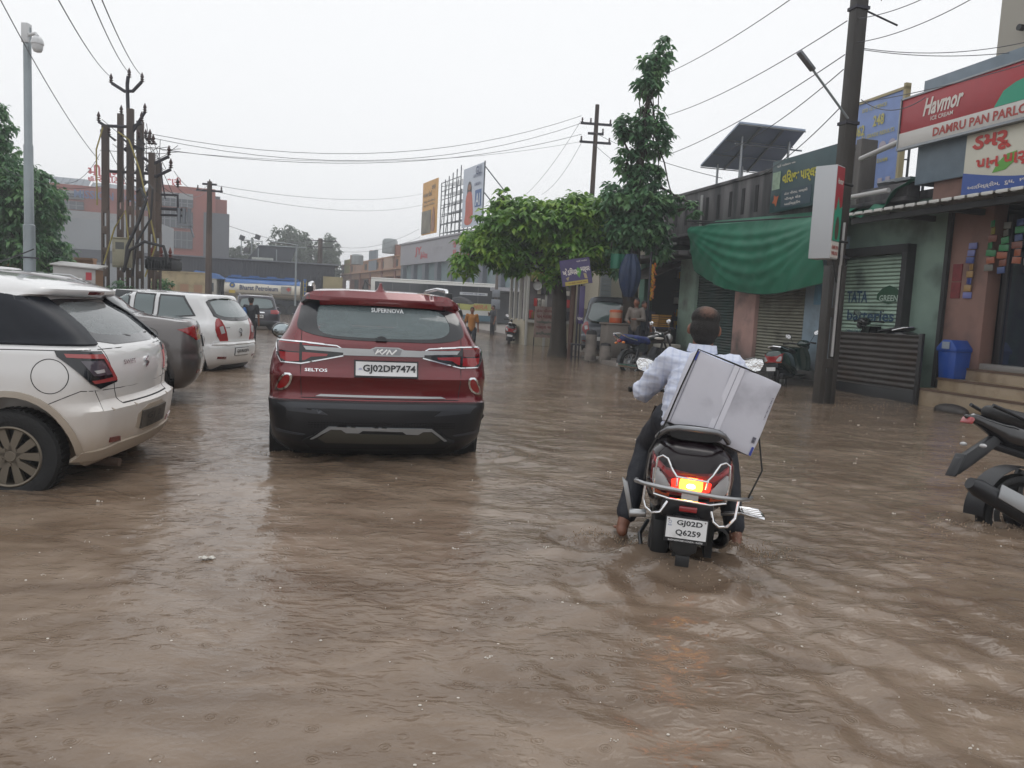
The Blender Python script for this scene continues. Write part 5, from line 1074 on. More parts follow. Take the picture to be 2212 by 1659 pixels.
def signs():
    RD = pm('sign_red', 'a8343c', .35, var=.08); WH = pm('sign_white', 'c6c4c0', .35); GN = pm('sign_green', '2f9a7c', .35)
    r = sth('shop_sign', 'long red and white ice cream sign with Havmor lettering above the parlour', 'sign', 10.3, 9.7, 4.55)
    def quad(q, t, s0, s1, z0, z1): q.b(t, t+.06, s1, s0, z0, z1)
    sp(r, 'sign_board', RD, lambda q: quad(q, 10.3, 12.15, 6.5, 4.83, 5.42), bevel=.004)
    sp(r, 'name_strip', WH, lambda q: (quad(q, 10.29, 12.16, 6.5, 4.57, 4.83)), bevel=.004)
    sp(r, 'green_wave', GN, lambda q: q.prism([(0, 0), (.15, .22), (.35, .3), (.7, .36), (1.3, .55), (3.2, .58), (3.2, .0)], (10.296, 10.15, 4.835), (0, -1, 0), (0, 0, 1), (-.003, 0, 0)))
    sp(r, 'sign_frame', pm('sign_alu', '8c9094', .3, .7), lambda q: (q.b(10.28, 10.38, 6.5, 12.18, 5.42, 5.45), q.b(10.28, 10.38, 6.5, 12.18, 4.53, 4.57), q.b(10.28, 10.38, 12.16, 12.19, 4.53, 5.45)))
    q = sm(r); stext(r, q, 'Havmor', .86, .3, 10.292, 11.2, 5.17, .03, shear=.3); stext(r, q, 'ICE CREAM', .48, .07, 10.292, 11.2, 4.95, .015); q.build('sign_lettering', pm('sign_ivory', 'd8d2cc', .4), r)
    q = sm(r); stext(r, q, 'DAMRU PAN PARLOUR', 2.1, .15, 10.284, 10.3, 4.7, .03); q.build('name_lettering', pm('red_ink', 'a84a44', .5), r)
    r = sth('shop_sign', 'white and blue parlour sign with red Gujarati lettering and a green leaf', 'sign', 10.4, 9.6, 3.55)
    sp(r, 'sign_board', pm('sign_cream', 'c9c7b8', .35), lambda q: q.b(10.4, 10.46, 7.5, 10.72, 3.56, 4.53), bevel=.004)
    sp(r, 'blue_border', pm('sign_blue', '2c4c94', .35), lambda q: q.prism([(0, 0), (3.2, 0), (3.2, .45)]+[(3.2-3.2*k/16, .36-.22*math.sin(math.pi*k/16)) for k in range(1, 17)], (10.397, 10.72, 3.56), (0, -1, 0), (0, 0, 1), (-.003, 0, 0)))
    sp(r, 'leaf', pm('leaf_green', '5c9c3c', .4), lambda q: q.prism([(0, 0), (.1, .16), (.25, .26), (.42, .28), (.38, .12), (.24, .02)], (10.395, 10.15, 3.84), (0, -1, 0), (0, 0, 1), (-.003, 0, 0)))
    q = sm(r); stext(r, q, 'ડમરૂ', .74, .3, 10.39, 10.22, 4.33, .04); stext(r, q, 'પાન પાર્લર', 1.25, .24, 10.388, 9.85, 3.98, .035); q.build('sign_lettering', pm('red_paint_ink', 'b83a34', .5), r)
    q = sm(r); stext(r, q, 'આઈસ્ક્રીમ,  દુધ,  છાશ,  દહીં', 1.5, .09, 10.388, 9.85, 3.66, .012); q.build('small_lettering', pm('sign_ivory', ''), r)
    r = sth('shop_sign', 'dark teal shop sign with yellow Gujarati lettering above the green tarpaulin', 'sign', 10.6, 15.4, 3.85)
    sp(r, 'sign_board', pm('sign_teal', '27464c', .35, var=.15), lambda q: q.b(10.5, 10.56, 14.0, 16.45, 3.88, 5.06), bevel=.004)
    sp(r, 'photo_panel', pm('pale_panel', '9cb49c', .4, var=.4, vs=7), lambda q: q.b(10.49, 10.499, 16.1, 16.4, 4.4, 4.8))
    sp(r, 'text_panel', pm('sign_teal_dark', '1f3a48', .4), lambda q: q.b(10.492, 10.499, 14.9, 16.0, 3.95, 4.34))
    q = sm(r); stext(r, q, 'વિરાજ પાર્લર', 1.3, .36, 10.487, 15.35, 4.6, .03); q.build('sign_lettering', pm('yellow_ink', 'b8b23c', .5), r)
    q = sm(r); stext(r, q, 'શ્રી ગણેશાય નમઃ', .7, .07, 10.487, 15.9, 4.92, .012); stext(r, q, 'ઠંડા પીણા, લસ્સી', .85, .08, 10.487, 15.45, 4.25, .01); stext(r, q, 'મીલ્ક શેક', .6, .08, 10.487, 15.55, 4.13, .01); stext(r, q, 'આઈસ્ક્રીમ', .6, .08, 10.487, 15.55, 4.01, .01); q.build('small_lettering', pm('sign_ivory', ''), r)
    sp(r, 'orange_flower', pm('flower_orange', 'a8552c', .5), lambda q: q.prism([(.15*math.cos(k*.7)*(1 if k % 2 else .5), .15*math.sin(k*.7)*(1 if k % 2 else .5)) for k in range(9)], (10.495, 16.22, 4.15), (0, -1, 0), (0, 0, 1), (-.004, 0, 0)))
    # light box on the big pole
    r = thing('light_box_sign', 'tall white light box with red and green side fixed beside the thick pole', 'sign', P(1780, 560, 12.4), R(-46))
    one('box_case', pm('lightbox_white', 'b4b8bc', .35), r, lambda q: q.b(-.2, .15, -.14, .14, 0, 1.44), bevel=.012)
    q = MB(); q.b(.151, .156, -.13, .13, .28, 1.42); o = q.build('red_panel', RD, r)
    one('green_panel', GN, r, lambda q: q.prism([(-.13, 0), (.13, 0), (.13, .55), (.05, .5), (-.02, .68), (-.08, .45), (-.13, .5)], (.157, 0, .28), (0, 1, 0), (0, 0, 1), (.003, 0, 0)))
    one('brown_figure', pm('brown_print', '5a4438', .5), r, lambda q: q.prism(chaikin([(-.05, 0), (.05, 0), (.07, .25), (0, .4), (-.07, .22)], 2), (.161, 0, .3), (0, 1, 0), (0, 0, 1), (.002, 0, 0)))
    one('bottom_panel', pm('sign_ivory', ''), r, lambda q: q.b(.151, .156, -.13, .13, .02, .27))
    q = MB(); put_text(q, 'Havmor', .2, .09, (.158, 0, 1.2), (0, 1, 0), (0, 0, 1), (.002, 0, 0), .03, .3); q.build('brand_lettering', pm('sign_ivory', ''), r)
    q = MB(); put_text(q, 'DAMRU PAN', .22, .06, (.158, 0, .18), (0, 1, 0), (0, 0, 1), (.002, 0, 0), .03); put_text(q, 'PARLOUR', .22, .06, (.158, 0, .09), (0, 1, 0), (0, 0, 1), (.002, 0, 0), .03); q.build('name_lettering', pm('red_ink', ''), r)
    one('bracket', pm('beam_dark', ''), r, lambda q: (q.cyl((.1, .1, .3), (.15, .45, .3), .02), q.cyl((.1, .1, 1.2), (.15, .45, 1.2), .02), q.cyl((.1, .1, 0), (.12, .25, -.35), .015)))
    # blue billboard on the roof behind
    r = sth('billboard', 'blue rooftop billboard with round portraits and yellow numerals behind the thick pole', 'billboard', 14, 17.4, 4)
    sp(r, 'board', pm('bill_blue', '7f95c8', .4, var=.15), lambda q: q.b(14, 14.1, 16.5, 18.6, 4.6, 7.15))
    sp(r, 'board_frame', pm('bill_frame', 'a89c78', .5), lambda q: (q.b(13.97, 14.12, 16.42, 16.5, 4.5, 7.3), q.b(13.97, 14.12, 16.42, 18.4, 7.15, 7.22)))
    q = sm(r)
    for k in range(5): q.lathe([(0, 0), (.13, 0)], (13.985, 18.1-k*.34, 5.9), 18, Matrix.Rotation(R(-90), 3, 'Y'))
    for k in range(6): q.b(13.98, 13.99, 16.7+k*.28, 16.85+k*.28, 4.9, 5.1)
    q.build('portrait', pm('portrait_pale', 'b0a8b4', .5), r)
    q = sm(r); stext(r, q, '862', .4, .28, 13.98, 18.0, 6.45, .03); stext(r, q, '248', .4, .28, 13.98, 17.3, 6.6, .03); stext(r, q, 'A1 GRADE RESULTS', 1.2, .1, 13.98, 17.3, 6.25, .02); stext(r, q, 'STD 12 SCIENCE', .9, .09, 13.98, 17.5, 6.95, .02); stext(r, q, 'BOARD EXAM', .9, .1, 13.98, 17.3, 5.55, .02); q.build('bill_lettering', pm('bill_yellow', 'b8b06a', .5), r)
    sp(r, 'lattice_support', pm('steel_lattice', '4a4f54', .5, .5), lambda q: ([q.cyl((14.3+.5*j, 16.5+k*.55, 3.8), (14.3+.5*j, 16.5+k*.55, 7), .025, n=6) for k in range(4) for j in range(2)], [q.cyl((14.3, 16.5, 4+k*.5), (14.3, 18.3, 4.3+k*.5), .018, n=6) for k in range(6)]))
    r = sth('steel_lattice_frame', 'small grey lattice frame standing behind the blue billboard edge', 'lattice', 12.5, 13.4, 3.9)
    q = sm(r)
    for k in range(4): q.cyl((12.5, 12.4+.5*k, 3.9), (12.5, 12.4+.5*k, 5.6), .018, n=6); q.cyl((12.5, 12.4, 4.1+.4*k), (12.5, 13.9, 4.1+.4*k), .015, n=6); q.cyl((12.5, 12.4, 4.1+.4*k), (12.5, 13.9, 4.5+.4*k), .012, n=6)
    q.build('lattice', pm('steel_lattice', ''), r)
signs()
def tarps():
    GT = pm('tarp_green', '1a6e54', .45, var=.3, vs=1.5, bump=.12, bs=25)
    def fn(u, v):
        s_ = 19.35-5.75*u
        top = 3.98-.28*u; bot = 2.62-.5*math.sin(math.pi*min(1, u*.93))**.8-.3*u
        def fold(a, k):      # one long soft crease curving down from the upper corners
            c = 3.2*a*(1-a); return math.exp(-((k-c)/.07)**2)
        if v < .25: k = v/.25; t_ = 10.66-.62*k; z_ = top-.2*k-.16*math.sin(k*3.14)*(.4+.6*math.sin(math.pi*u))
        else:
            k = (v-.25)/.75; t_ = 10.04+.08*k-.1*math.sin(k*3); z_ = top-.2+(bot-top+.2)*k
            for a_, am in ((.18, .05), (.34, .06), (.52, .05), (.72, .045), (.9, .03)):
                c = a_*(.25+3.0*u*(1-u)); t_ += -am*math.exp(-((k-c)/.055)**2)*(1-.3*k)
            t_ += .06*math.sin(u*11+1.5)*k+.035*math.sin(u*23+4*k)*k*.7+.012*math.sin(u*61+9*k)*math.sin(k*13+u*7)
        return (t_, s_+.06*math.sin(v*5+u*3), z_)
    r = sth('tarpaulin', 'large green tarpaulin hung from the parapet over the closed shutters', 'tarpaulin', 10.4, 16.5, 2.5)
    q = sm(r); q.sheet(fn, 90, 60); q.build('sheet', GT, r, smooth=80, thick=.004)
    sp(r, 'support_pole', pm('beam_dark', ''), lambda q: (q.cyl((9.95, 19.5, 3.95), (10.8, 19.2, 3.95), .03), q.cyl((10.0, 19.35, 3.85), (10.05, 13.6, 3.5), .018)))
    q = sm(r); q.tube([(9.98, 19.35-5.75*k/20, fn(k/20, 1)[2]) if 0 else V(fn(k/20, 1)) for k in range(21)], .012, 6); q.build('hem_rope', pm('rope_dark', '1c2a24', .8), r)
    r = sth('tarpaulin', 'torn strip of green tarpaulin sagging over the pipe right of the thick pole', 'tarpaulin', 10.6, 12.6, 3.6)
    q = sm(r); q.sheet(lambda u, v: (10.5+.5*v+.05*math.sin(u*14), 13.6-1.5*u, 3.5+.55*u+.32*v*(1-u*.5)-.22*math.sin(u*math.pi)*(1-v)+.03*math.sin(17*u+5*v)), 30, 12); q.build('sheet', GT, r, smooth=80, thick=.004)
    r = sth('metal_barrier', 'dark corrugated sheet leaning in front of the battery shop shutter', 'barrier', 10.4, 12.4, 0)
    q = sm(r); q.sheet(lambda u, v: (10.42+.016*math.sin(v*62)+.02*u, 13.7-2.45*u, .2+1.0*v+.02*u), 8, 150); q.build('corrugated_sheet', pm('dark_tin', '443f3c', .5, .3, var=.4, vs=2, stain=((66, 52, 42), 2, .5, .8)), r, smooth=60, thick=.006)
    sp(r, 'base_board', pm('black_wet', '1b1b1d', .4), lambda q: (q.b(10.44, 10.5, 11.25, 13.7, -.3, .24), q.b(10.38, 10.44, 13.6, 13.7, -.3, 1.3), q.b(10.38, 10.44, 11.22, 11.3, -.3, 1.25)), bevel=.005)
    r = sth('dustbin', 'blue plastic dustbin with sloping lid on the tiled steps', 'dustbin', 10.9, 10.98, .5)
    BL = pm('bin_blue', '1f4a9c', .35, var=.12)
    q = sm(r); q.add([(10.9+x*w_, 10.98+y*w_, z_) for z_, w_ in ((.5, .17), (.98, .2)) for x, y in ((-1, -1), (1, -1), (1, 1), (-1, 1))], [(3, 2, 1, 0), (4, 5, 6, 7), (0, 1, 5, 4), (1, 2, 6, 5), (2, 3, 7, 6), (3, 0, 4, 7)]); q.build('bin_body', BL, r, bevel=.02)
    q = sm(r); q.prism([(-.22, 0), (.22, 0), (.22, .06), (.09, .2), (-.09, .2), (-.22, .06)], (10.68, 10.98, .97), (0, 1, 0), (0, 0, 1), (.44, 0, 0)); ld = q.build('lid', BL, r, bevel=.012)
    sp(r, 'lid_flap', pm('flap_grey', '8c96a4', .4), lambda q: q.box((10.665, 10.98, 1.075), (.01, .16, .12)))
tarps()
def rooftop():
    r = thing('solar_panel', 'large tilted solar panel array on white legs on the shop roof', 'solar panel', W(12.9, 20.5, 3.9), A)
    def onS(u, v, s_):
        d = ray(u, v); k = s_/(-d.x*SA+d.y*CA); q = d*k; return V((q.x*CA+q.y*SA, -q.x*SA+q.y*CA, CAMH+q.z))
    BLc, BRc, TR, TL = onS(1513, 356, 21.2), onS(1664, 371, 21.2), onS(1740, 279, 18.6), onS(1598, 262, 18.6)
    M = Matrix.Translation((-12.9, -20.5, -3.9))
    q = MB(); q.M = M; nn = (BRc-BLc).cross(TL-BLc).normalized()
    q.add([BLc, BRc, TR, TL]+[p+nn*.05 for p in (BLc, BRc, TR, TL)], [(0, 1, 2, 3), (7, 6, 5, 4), (0, 4, 5, 1), (1, 5, 6, 2), (2, 6, 7, 3), (3, 7, 4, 0)]); q.build('panel', pm('panel_back', 'a4b2c8', .4, var=.2, vs=1), r)
    L2 = lambda a, b: (BLc.lerp(BRc, a)).lerp(TL.lerp(TR, a), b)
    q = MB(); q.M = M; o = -nn*.03 if nn.z > 0 else nn*.08
    for a in (.33, .66): q.tube([L2(a, 0)+o, L2(a, 1)+o], .03, 4)
    for b in (.33, .66, 0, 1): q.tube([L2(0, b)+o, L2(1, b)+o], .018, 4)
    q.build('rails', pm('galv', '9a9ea2', .4, .6), r)
    q = MB(); q.M = M
    for a, b in ((.2, .1), (.2, .75), (.9, .75), (.9, .1), (.55, .1)): p = L2(a, b); q.cyl(p, (p.x, p.y, 3.9), .035, n=8)
    q.tube([L2(.1, .75)+V((0, 0, -.25)), L2(1.1, .75)+V((0, 0, -.25))], .025, 6); q.build('leg', pm('galv', ''), r)
    r = sth('water_tank_hut', 'small pale stair hut on the roof of the shop row beyond the parapet', 'roof hut', 14, 27.5, 0)
    sp(r, 'hut_wall', pm('pale_render', 'a8aca6', .7, var=.2), lambda q: (q.b(11.6, 16, 25.5, 30, -.3, 4.6), q.add([(11.6, 24.7, 4.9), (11.6, 30, 4.9), (13.5, 30, 5.4), (13.5, 24.7, 5.4)], [(0, 1, 2, 3)])))
    r = sth('tall_building', 'tall beige building block rising behind the red parlour sign', 'building', 14.5, 11, 0)
    sp(r, 'wall', pm('beige_render', 'a8a49a', .7, var=.08, vs=.7), lambda q: (q.b(13, 18, 8.0, 12.9, 3.9, 12)), bevel=.01)
    sp(r, 'side_wall', pm('grey_render', '77706c', .7, var=.1), lambda q: (q.b(12.8, 13, 8.0, 11.9, 3.9, 12)))
    sp(r, 'ac_bracket', PLBLK, lambda q: q.cyl((12.95, 12.3, 7.1), (12.85, 12.3, 7.1), .06))
    sp(r, 'roof_slab', pm('grey_render', ''), lambda q: q.b(12.6, 18.2, 7.8, 13.1, 12, 12.2))
rooftop()
def pavement():
    q = MB(); q.M = Matrix.Rotation(A, 4, 'Z'); q.b(7.5, 10.5, 17.3, 20.6, -.3, .1); tag(q.build('pavement', pm('kerb_stone', '77706a', .6, var=.3, vs=2, bump=.3, bs=14), None, bevel=.02), kind='structure')
    q = MB(); q.M = Matrix.Rotation(A, 4, 'Z'); q.b(8.9, 20, 24, 60, -.3, .14); tag(q.build('pavement', pm('kerb_stone', ''), None, bevel=.02), kind='structure')
pavement()
# ================================================================ trees
def leafmesh(name, cents, rnd, m, parent, L=.16, wd=.4, droop=.5, n=6, wh=True):
    """rosettes of pointed leaflets round many twig ends"""
    c = np.array(cents); K = len(c); rs = np.random.default_rng(rnd)
    ang = (np.arange(n)/n*2*np.pi)[None, :]+rs.uniform(0, 6.28, (K, 1))+rs.normal(0, .25, (K, n))
    el = rs.normal(-droop, .35, (K, n)); ln = L*rs.uniform(.6, 1.25, (K, n))
    d = np.stack([np.cos(ang)*np.cos(el), np.sin(ang)*np.cos(el), np.sin(el)], -1)
    sd = np.stack([-np.sin(ang), np.cos(ang), rs.normal(0, .35, (K, n))], -1)
    o = np.repeat(c[:, None, :], n, 1)+d*(ln*.1)[..., None]
    sag = np.zeros_like(d); sag[..., 2] = -1
    p0 = o; p1 = o+d*(ln*.5)[..., None]+sd*(ln*wd*.5)[..., None]; p2 = o+d*(ln*.5)[..., None]-sd*(ln*wd*.5)[..., None]; p3 = o+d*ln[..., None]+sag*(ln*.3)[..., None]
    pm_ = o+d*(ln*.55)[..., None]; pm_[..., 2] += ln*.06
    vs = np.stack([p0, p1, p3, p2, pm_], 2).reshape(-1, 3); b = np.arange(K*n)*5
    f = np.concatenate([np.stack([b, b+1, b+4], -1), np.stack([b+1, b+2, b+4], -1), np.stack([b, b+4, b+3], -1), np.stack([b+4, b+2, b+3], -1)])
    me = bpy.data.meshes.new(name); me.from_pydata(vs.tolist(), [], f.tolist())
    return link(name, me, m, parent, 0)
def leafmat(name, a, b_, c_, sc=2.2, tr=.25):
    m = bpy.data.materials.new(name); m.use_nodes = True; n = m.node_tree.nodes; l = m.node_tree.links; b = n['Principled BSDF']
    t = n.new('ShaderNodeTexNoise'); t.inputs['Scale'].default_value = sc; t.inputs['Detail'].default_value = 4; tc = n.new('ShaderNodeTexCoord'); l.new(tc.outputs['Object'], t.inputs['Vector'])
    r = n.new('ShaderNodeValToRGB'); l.new(t.outputs['Fac'], r.inputs[0]); e = r.color_ramp.elements
    e[0].position = .32; e[0].color = (*a, 1); e[1].position = .68; e[1].color = (*c_, 1); x = r.color_ramp.elements.new(.5); x.color = (*b_, 1)
    l.new(r.outputs[0], b.inputs['Base Color']); b.inputs['Roughness'].default_value = .35
    tn = n.new('ShaderNodeBsdfTranslucent'); l.new(r.outputs[0], tn.inputs[0]); mx_ = n.new('ShaderNodeMixShader'); mx_.inputs[0].default_value = tr
    l.new(b.outputs[0], mx_.inputs[1]); l.new(tn.outputs[0], mx_.inputs[2]); l.new(mx_.outputs[0], n['Material Output'].inputs[0]); return m
BARK = pm('wet_bark', '3a332c', .8, var=.4, vs=5, bump=.9, bs=14, aniso=(1, 1, .3))
def limb(q, a, b, r0, r1, rs, n=6, wob=.06, sides=9):
    a, b = V(a), V(b); pts = []; d = (b-a).length
    for k in range(n+1): t = k/n; pts.append(a.lerp(b, t)+V((rs.gauss(0, wob*d), rs.gauss(0, wob*d), rs.gauss(0, wob*d*.5)))*(0 if k in (0, n) else .5))
    q.tube(pts, [r0+(r1-r0)*k/n for k in range(n+1)], sides); return pts
def in_blobs(rs, blobs, K, shell=.35):
    out = []; ws = [r[0]*r[1]*r[2] for c, r in blobs]
    while len(out) < K:
        c, r = rs.choices(blobs, ws)[0]; d = V((rs.gauss(0, 1), rs.gauss(0, 1), rs.gauss(0, 1))).normalized(); u = (shell+(1-shell)*rs.random())**.6
        out.append((c[0]+d.x*r[0]*u*rs.uniform(.85, 1.12), c[1]+d.y*r[1]*u, c[2]+d.z*r[2]*u*rs.uniform(.85, 1.12)))
    return out
def tree(name, label, base, blobs, trunk, K, m, L=.16, seed=1, n=6, group=None, wd=.4, droop=.5, shell=.35, nlimb=14):
    r = thing(name, label, 'tree', base, 0, group); rs = random.Random(seed); q = MB()
    top = V(trunk[-1][0])
    q.tube([V(p) for p, _ in trunk], [x for _, x in trunk], 14)
    for k in range(nlimb):
        c, rr = rs.choice(blobs); e = V(c)+V((rs.uniform(-1, 1)*rr[0], rs.uniform(-1, 1)*rr[1], rs.uniform(-.6, .8)*rr[2]))*.75
        j = rs.randrange(len(trunk)//2, len(trunk)); s0 = V(trunk[j][0]); limb(q, s0, e, trunk[j][1]*.5, .015, rs, 6, .06, 7)
    q.build('trunk', BARK, r, smooth=60)
    leafmesh('crown', in_blobs(rs, blobs, K, shell), seed, m, r, L, wd, droop, n); return r
LG = leafmat('leaf_fresh', (.04, .11, .02), (.12, .27, .035), (.3, .46, .06), 2.2, .35); LD = leafmat('leaf_deep', (.03, .095, .045), (.08, .2, .085), (.18, .34, .13), 2.2, .4); LF = leafmat('leaf_far', (.035, .065, .035), (.05, .09, .045), (.08, .12, .05), .4)
b0 = W(7.15, 21.6, -.1)
tree('canopy_tree', 'broad umbrella-shaped tree with drooping bright leaves over the purple sign', b0,
     [((-.9, .3, 3.9), (1.7, 1.6, .75)), ((.6, .4, 4.1), (1.4, 1.6, .8)), ((-2.2, .2, 3.3), (.85, 1.1, .55)), ((-2.9, .0, 2.6), (.4, .6, .42)), ((-1.6, .0, 3.0), (.9, 1., .5)), ((.2, .0, 3.2), (1.2, 1.2, .5)), ((-1.9, .3, 4.4), (.3, .5, .55)), ((1.2, .2, 3.5), (.8, 1.2, .9)), ((-.35, -.1, 2.5), (.5, .5, .45)), ((-1.3, -.2, 2.75), (.35, .4, .35))],
     [((0.0, 0, 0), .36), ((-.02, 0, .35), .26), ((-.03, 0, 1.0), .22), ((-.05, 0, 1.8), .21), ((-.12, .05, 2.4), .19), ((-.2, .1, 3.0), .15), ((-.1, .1, 3.6), .1)], 3400, LG, .235, 3, 6, wd=.5, droop=.3, nlimb=22)
b1 = W(8.75, 20.2, 0)
tree('tall_tree', 'tall narrow tree with separate tufts of leaves rising above the roofs', b1,
     [((.25, 0, 8.15), (.42, .4, .33)), ((.1, 0, 7.6), (.42, .45, .3)), ((.45, 0, 8.6), (.25, .25, .3)), ((-.35, 0, 6.45), (.42, .5, .4)), ((.35, 0, 6.2), (.48, .5, .5)), ((.2, 0, 6.8), (.42, .4, .3)), ((-.3, .1, 5.6), (.4, .4, .4)), ((.15, 0, 5.1), (.55, .5, .5)), ((.0, 0, 4.4), (.95, .8, .5)), ((-.75, 0, 4.7), (.25, .3, .35)),
      ((.95, 0, 4.55), (.3, .3, .4)), ((1.5, 0, 4.35), (.22, .3, .3)), ((.0, 0, 3.7), (.95, .8, .55)), ((-.35, 0, 3.1), (.4, .4, .3)), ((.7, 0, 3.2), (.35, .4, .35)), ((-.5, -.1, 2.6), (.22, .25, .22))],
     [((.05, 0, -.1), .3), ((.02, 0, .6), .24), ((0, 0, 1.5), .21), ((-.1, 0, 2.3), .24), ((0, 0, 3.0), .17), ((.02, 0, 4.0), .13), ((.0, 0, 5.2), .1), ((.05, 0, 6.2), .085), ((.12, 0, 7.4), .06), ((.3, 0, 8.4), .03)], 1250, LD, .2, 9, 6, wd=.58, droop=.4, shell=.5, nlimb=26)
tree('roadside_tree', 'large dense tree beside the camera pole at the left edge of the road', P(20, 590, 24)+V((0, 0, -1.4)),
     [((-.5, 0, 6.0), (.55, .9, .7)), ((-1.2, 0, 4.6), (1.5, 1.6, 1.3)), ((.3, 0, 3.6), (1.3, 1.5, 1.2)), ((-.6, 0, 2.8), (1.8, 1.5, 1.3)), ((.9, 0, 2.2), (.9, 1.2, .8)), ((-1.8, 0, 5.6), (.8, .9, .7)), ((.9, 0, 4.3), (.45, .5, .35)), ((1.4, 0, 1.5), (.7, .8, .5))],
     [((-.5, 0, 0), .3), ((-.5, 0, 1.5), .24), ((-.6, 0, 3), .18), ((-.8, 0, 4.5), .1)], 5200, LD, .2, 5, 5, wd=.5)
def far_tree(lab, u, v, Y, w_, h_, seed, K=700):
    p = P(u, v, Y); rs = random.Random(seed)
    bl = [((rs.uniform(-.6, .6)*w_, rs.uniform(-.3, .3)*w_, h_*rs.uniform(.45, .8)), (w_*rs.uniform(.3, .5), w_*.4, h_*rs.uniform(.18, .3))) for _ in range(7)]
    tree('background_tree', lab, (p.x, p.y, 0), bl, [((0, 0, -.5), w_*.07), ((0, 0, h_*.3), w_*.05), ((0, 0, h_*.6), w_*.03)], K, LF, w_*.13, seed, 5, 'hazy trees behind the long shed', wd=.6)
far_tree('wide hazy tree behind the utility pole, right of the roof panels', 672, 560, 120, 5.6, 13.6, 21, 900)
far_tree('low hazy tree directly behind the slanted roof panels', 615, 560, 118, 3.6, 12.2, 22)
far_tree('hazy tree between the pink building and the slanted roof panels', 512, 560, 112, 3.6, 9.6, 23)
far_tree('small hazy tree just right of the pink building corner', 540, 570, 124, 3.6, 8.0, 24)
far_tree('hazy tree at the end of the long shed roof', 712, 560, 118, 2.6, 11.5, 25)
# shrubs round the transformer poles
for i, (u, v, Y, w_, h_, lab) in enumerate([(165, 600, 22, 1.2, 1.6, 'leafy bush beside the white metal cabinet'), (262, 600, 23, .9, 1.5, 'weedy bush under the grey meter box'), (300, 610, 22.5, .6, 1.1, 'low weeds between the transformer poles'), (350, 612, 24, .7, 1.7, 'creeper-covered weeds at the foot of the transformer'), (230, 600, 23.5, .5, 1.2, 'small weed clump left of the meter box')]):
    p = P(u, v, Y); rs = random.Random(i+40)
    r = thing('bush', lab, 'bush', (p.x, p.y, 0), 0, 'bushes by the transformer poles')
    q = MB(); [limb(q, (0, 0, -.1), (rs.uniform(-.5, .5)*w_, rs.uniform(-.3, .3), h_*rs.uniform(.7, 1)), .02, .006, rs, 4, .08, 5) for _ in range(9)]; q.build('stem', BARK, r)
    leafmesh('foliage', in_blobs(rs, [((0, 0, h_*.6), (w_*.6, w_*.5, h_*.5)), ((w_*.3, 0, h_*.35), (w_*.5, w_*.4, h_*.35))], 420, .2), i+40, LD, r, .14, .5, .2, 5)
# ================================================================ poles and wires
PST = pm('pole_concrete', '5d5049', .75, var=.35, vs=2, stain=((48, 40, 38), 2, .4, .7), bump=.2, bs=20, aniso=(1, 1, .2)); STL = pm('dark_steel', '33323a', .5, .4); POR = pm('brown_porcelain', '3a2424', .3)
GALV = pm('galvanised', '8c9498', .45, .5, var=.15, vs=2)
def hpole(q, x, y, z0, z1, w_, d_, slot=.55, ztop=None):     # concrete pole with rows of oblong openings
    a = w_*.28
    for sx in (-1, 1): q.b(x+sx*w_/2-(a if sx > 0 else 0), x+sx*w_/2+(0 if sx > 0 else a), y-d_/2, y+d_/2, z0, ztop or z1)
    z = z0
    while z < (ztop or z1): q.b(x-w_/2+a*.8, x+w_/2-a*.8, y-d_*.45, y+d_*.45, z, z+slot*.38); z += slot
    if ztop: q.b(x-w_/2*.92, x+w_/2*.92, y-d_/2, y+d_/2, ztop, z1)
def insul(q, p, h=.22, r=.05):
    p = V(p); q.lathe([(.015, 0), (r, .03), (.02, .05), (r*.9, .09), (.02, .11), (r*.8, .15), (.015, h), (0, h+.03)], p, 8)
# the thick pole by the shops
pb = W(8.45, 11.15, -.3)
r = thing('utility_pole', 'thick dark concrete pole with lamp arm standing in the water before the shops', 'utility pole', pb, A)
q = MB(); w_ = .36
q.b(-.17, -.07, -.09, .09, 0, 2.6); q.b(.06, .15, -.09, .09, 0, 2.6); [q.b(-.08, .07, -.08, .08, z, z+.16) for z in (0, .9, 1.75, 2.45)]; q.b(-.12, .1, -.09, .09, 2.55, 9.5); q.build('pole_shaft', pm('wet_pole', '37332f', .55, var=.35, vs=2, stain=((24, 22, 24), 1.5, .45, .7), bump=.3, bs=16, aniso=(1, 1, .2)), r, bevel=.012)
one('white_pipe', pm('white_pipe', ''), r, lambda q: q.tube([(.0, -.1, 1.1), (.0, -.1, 2.6), (.0, -.115, 2.62), (.0, -.115, 3.3)], .022, 8))
q = MB(); q.tube([(-.1, -.1, 4.95), (-.78, -.1, 5.58), (-.82, -.1, 5.62)], .02, 8); la = q.build('lamp_arm', GALV, r)
one('lamp_head', pm('lamp_grey', '6a6e74', .4, .3), la, lambda q: (q.box((-.96, -.1, 5.74), (.38, .12, .05), Matrix.Rotation(R(41), 3, 'Y')),), bevel=.015)
one('clamp', STL, r, lambda q: (q.box((-.01, 0, 4.9), (.26, .22, .05)), q.box((-.01, 0, 2.75), (.26, .22, .05)), q.box((-.01, 0, 6.7), (.26, .22, .05)), q.cyl((.1, 0, 6.7), (.75, 0, 6.55), .015), q.lathe([(.0, -.06), (.05, -.05), (.05, .05), (0, .06)], (.32, 0, 8.0), 10), q.cyl((.19, 0, 8.1), (.32, 0, 8.05), .015)))
q = MB(); random.seed(3)
for k in range(5): x0 = .25+.1*k; q.tube([(.24+.05*k+.15*(1+.4*math.sin(k*2.3))*math.sin(j*.42+k*.8)**2+.02*j*(k == 4), -.05, 8.9-.2*j-.02*k) for j in range(9+k % 3)], .007, 5)
q.build('loose_cable', pm('wire_black', '26272b', .6), r)
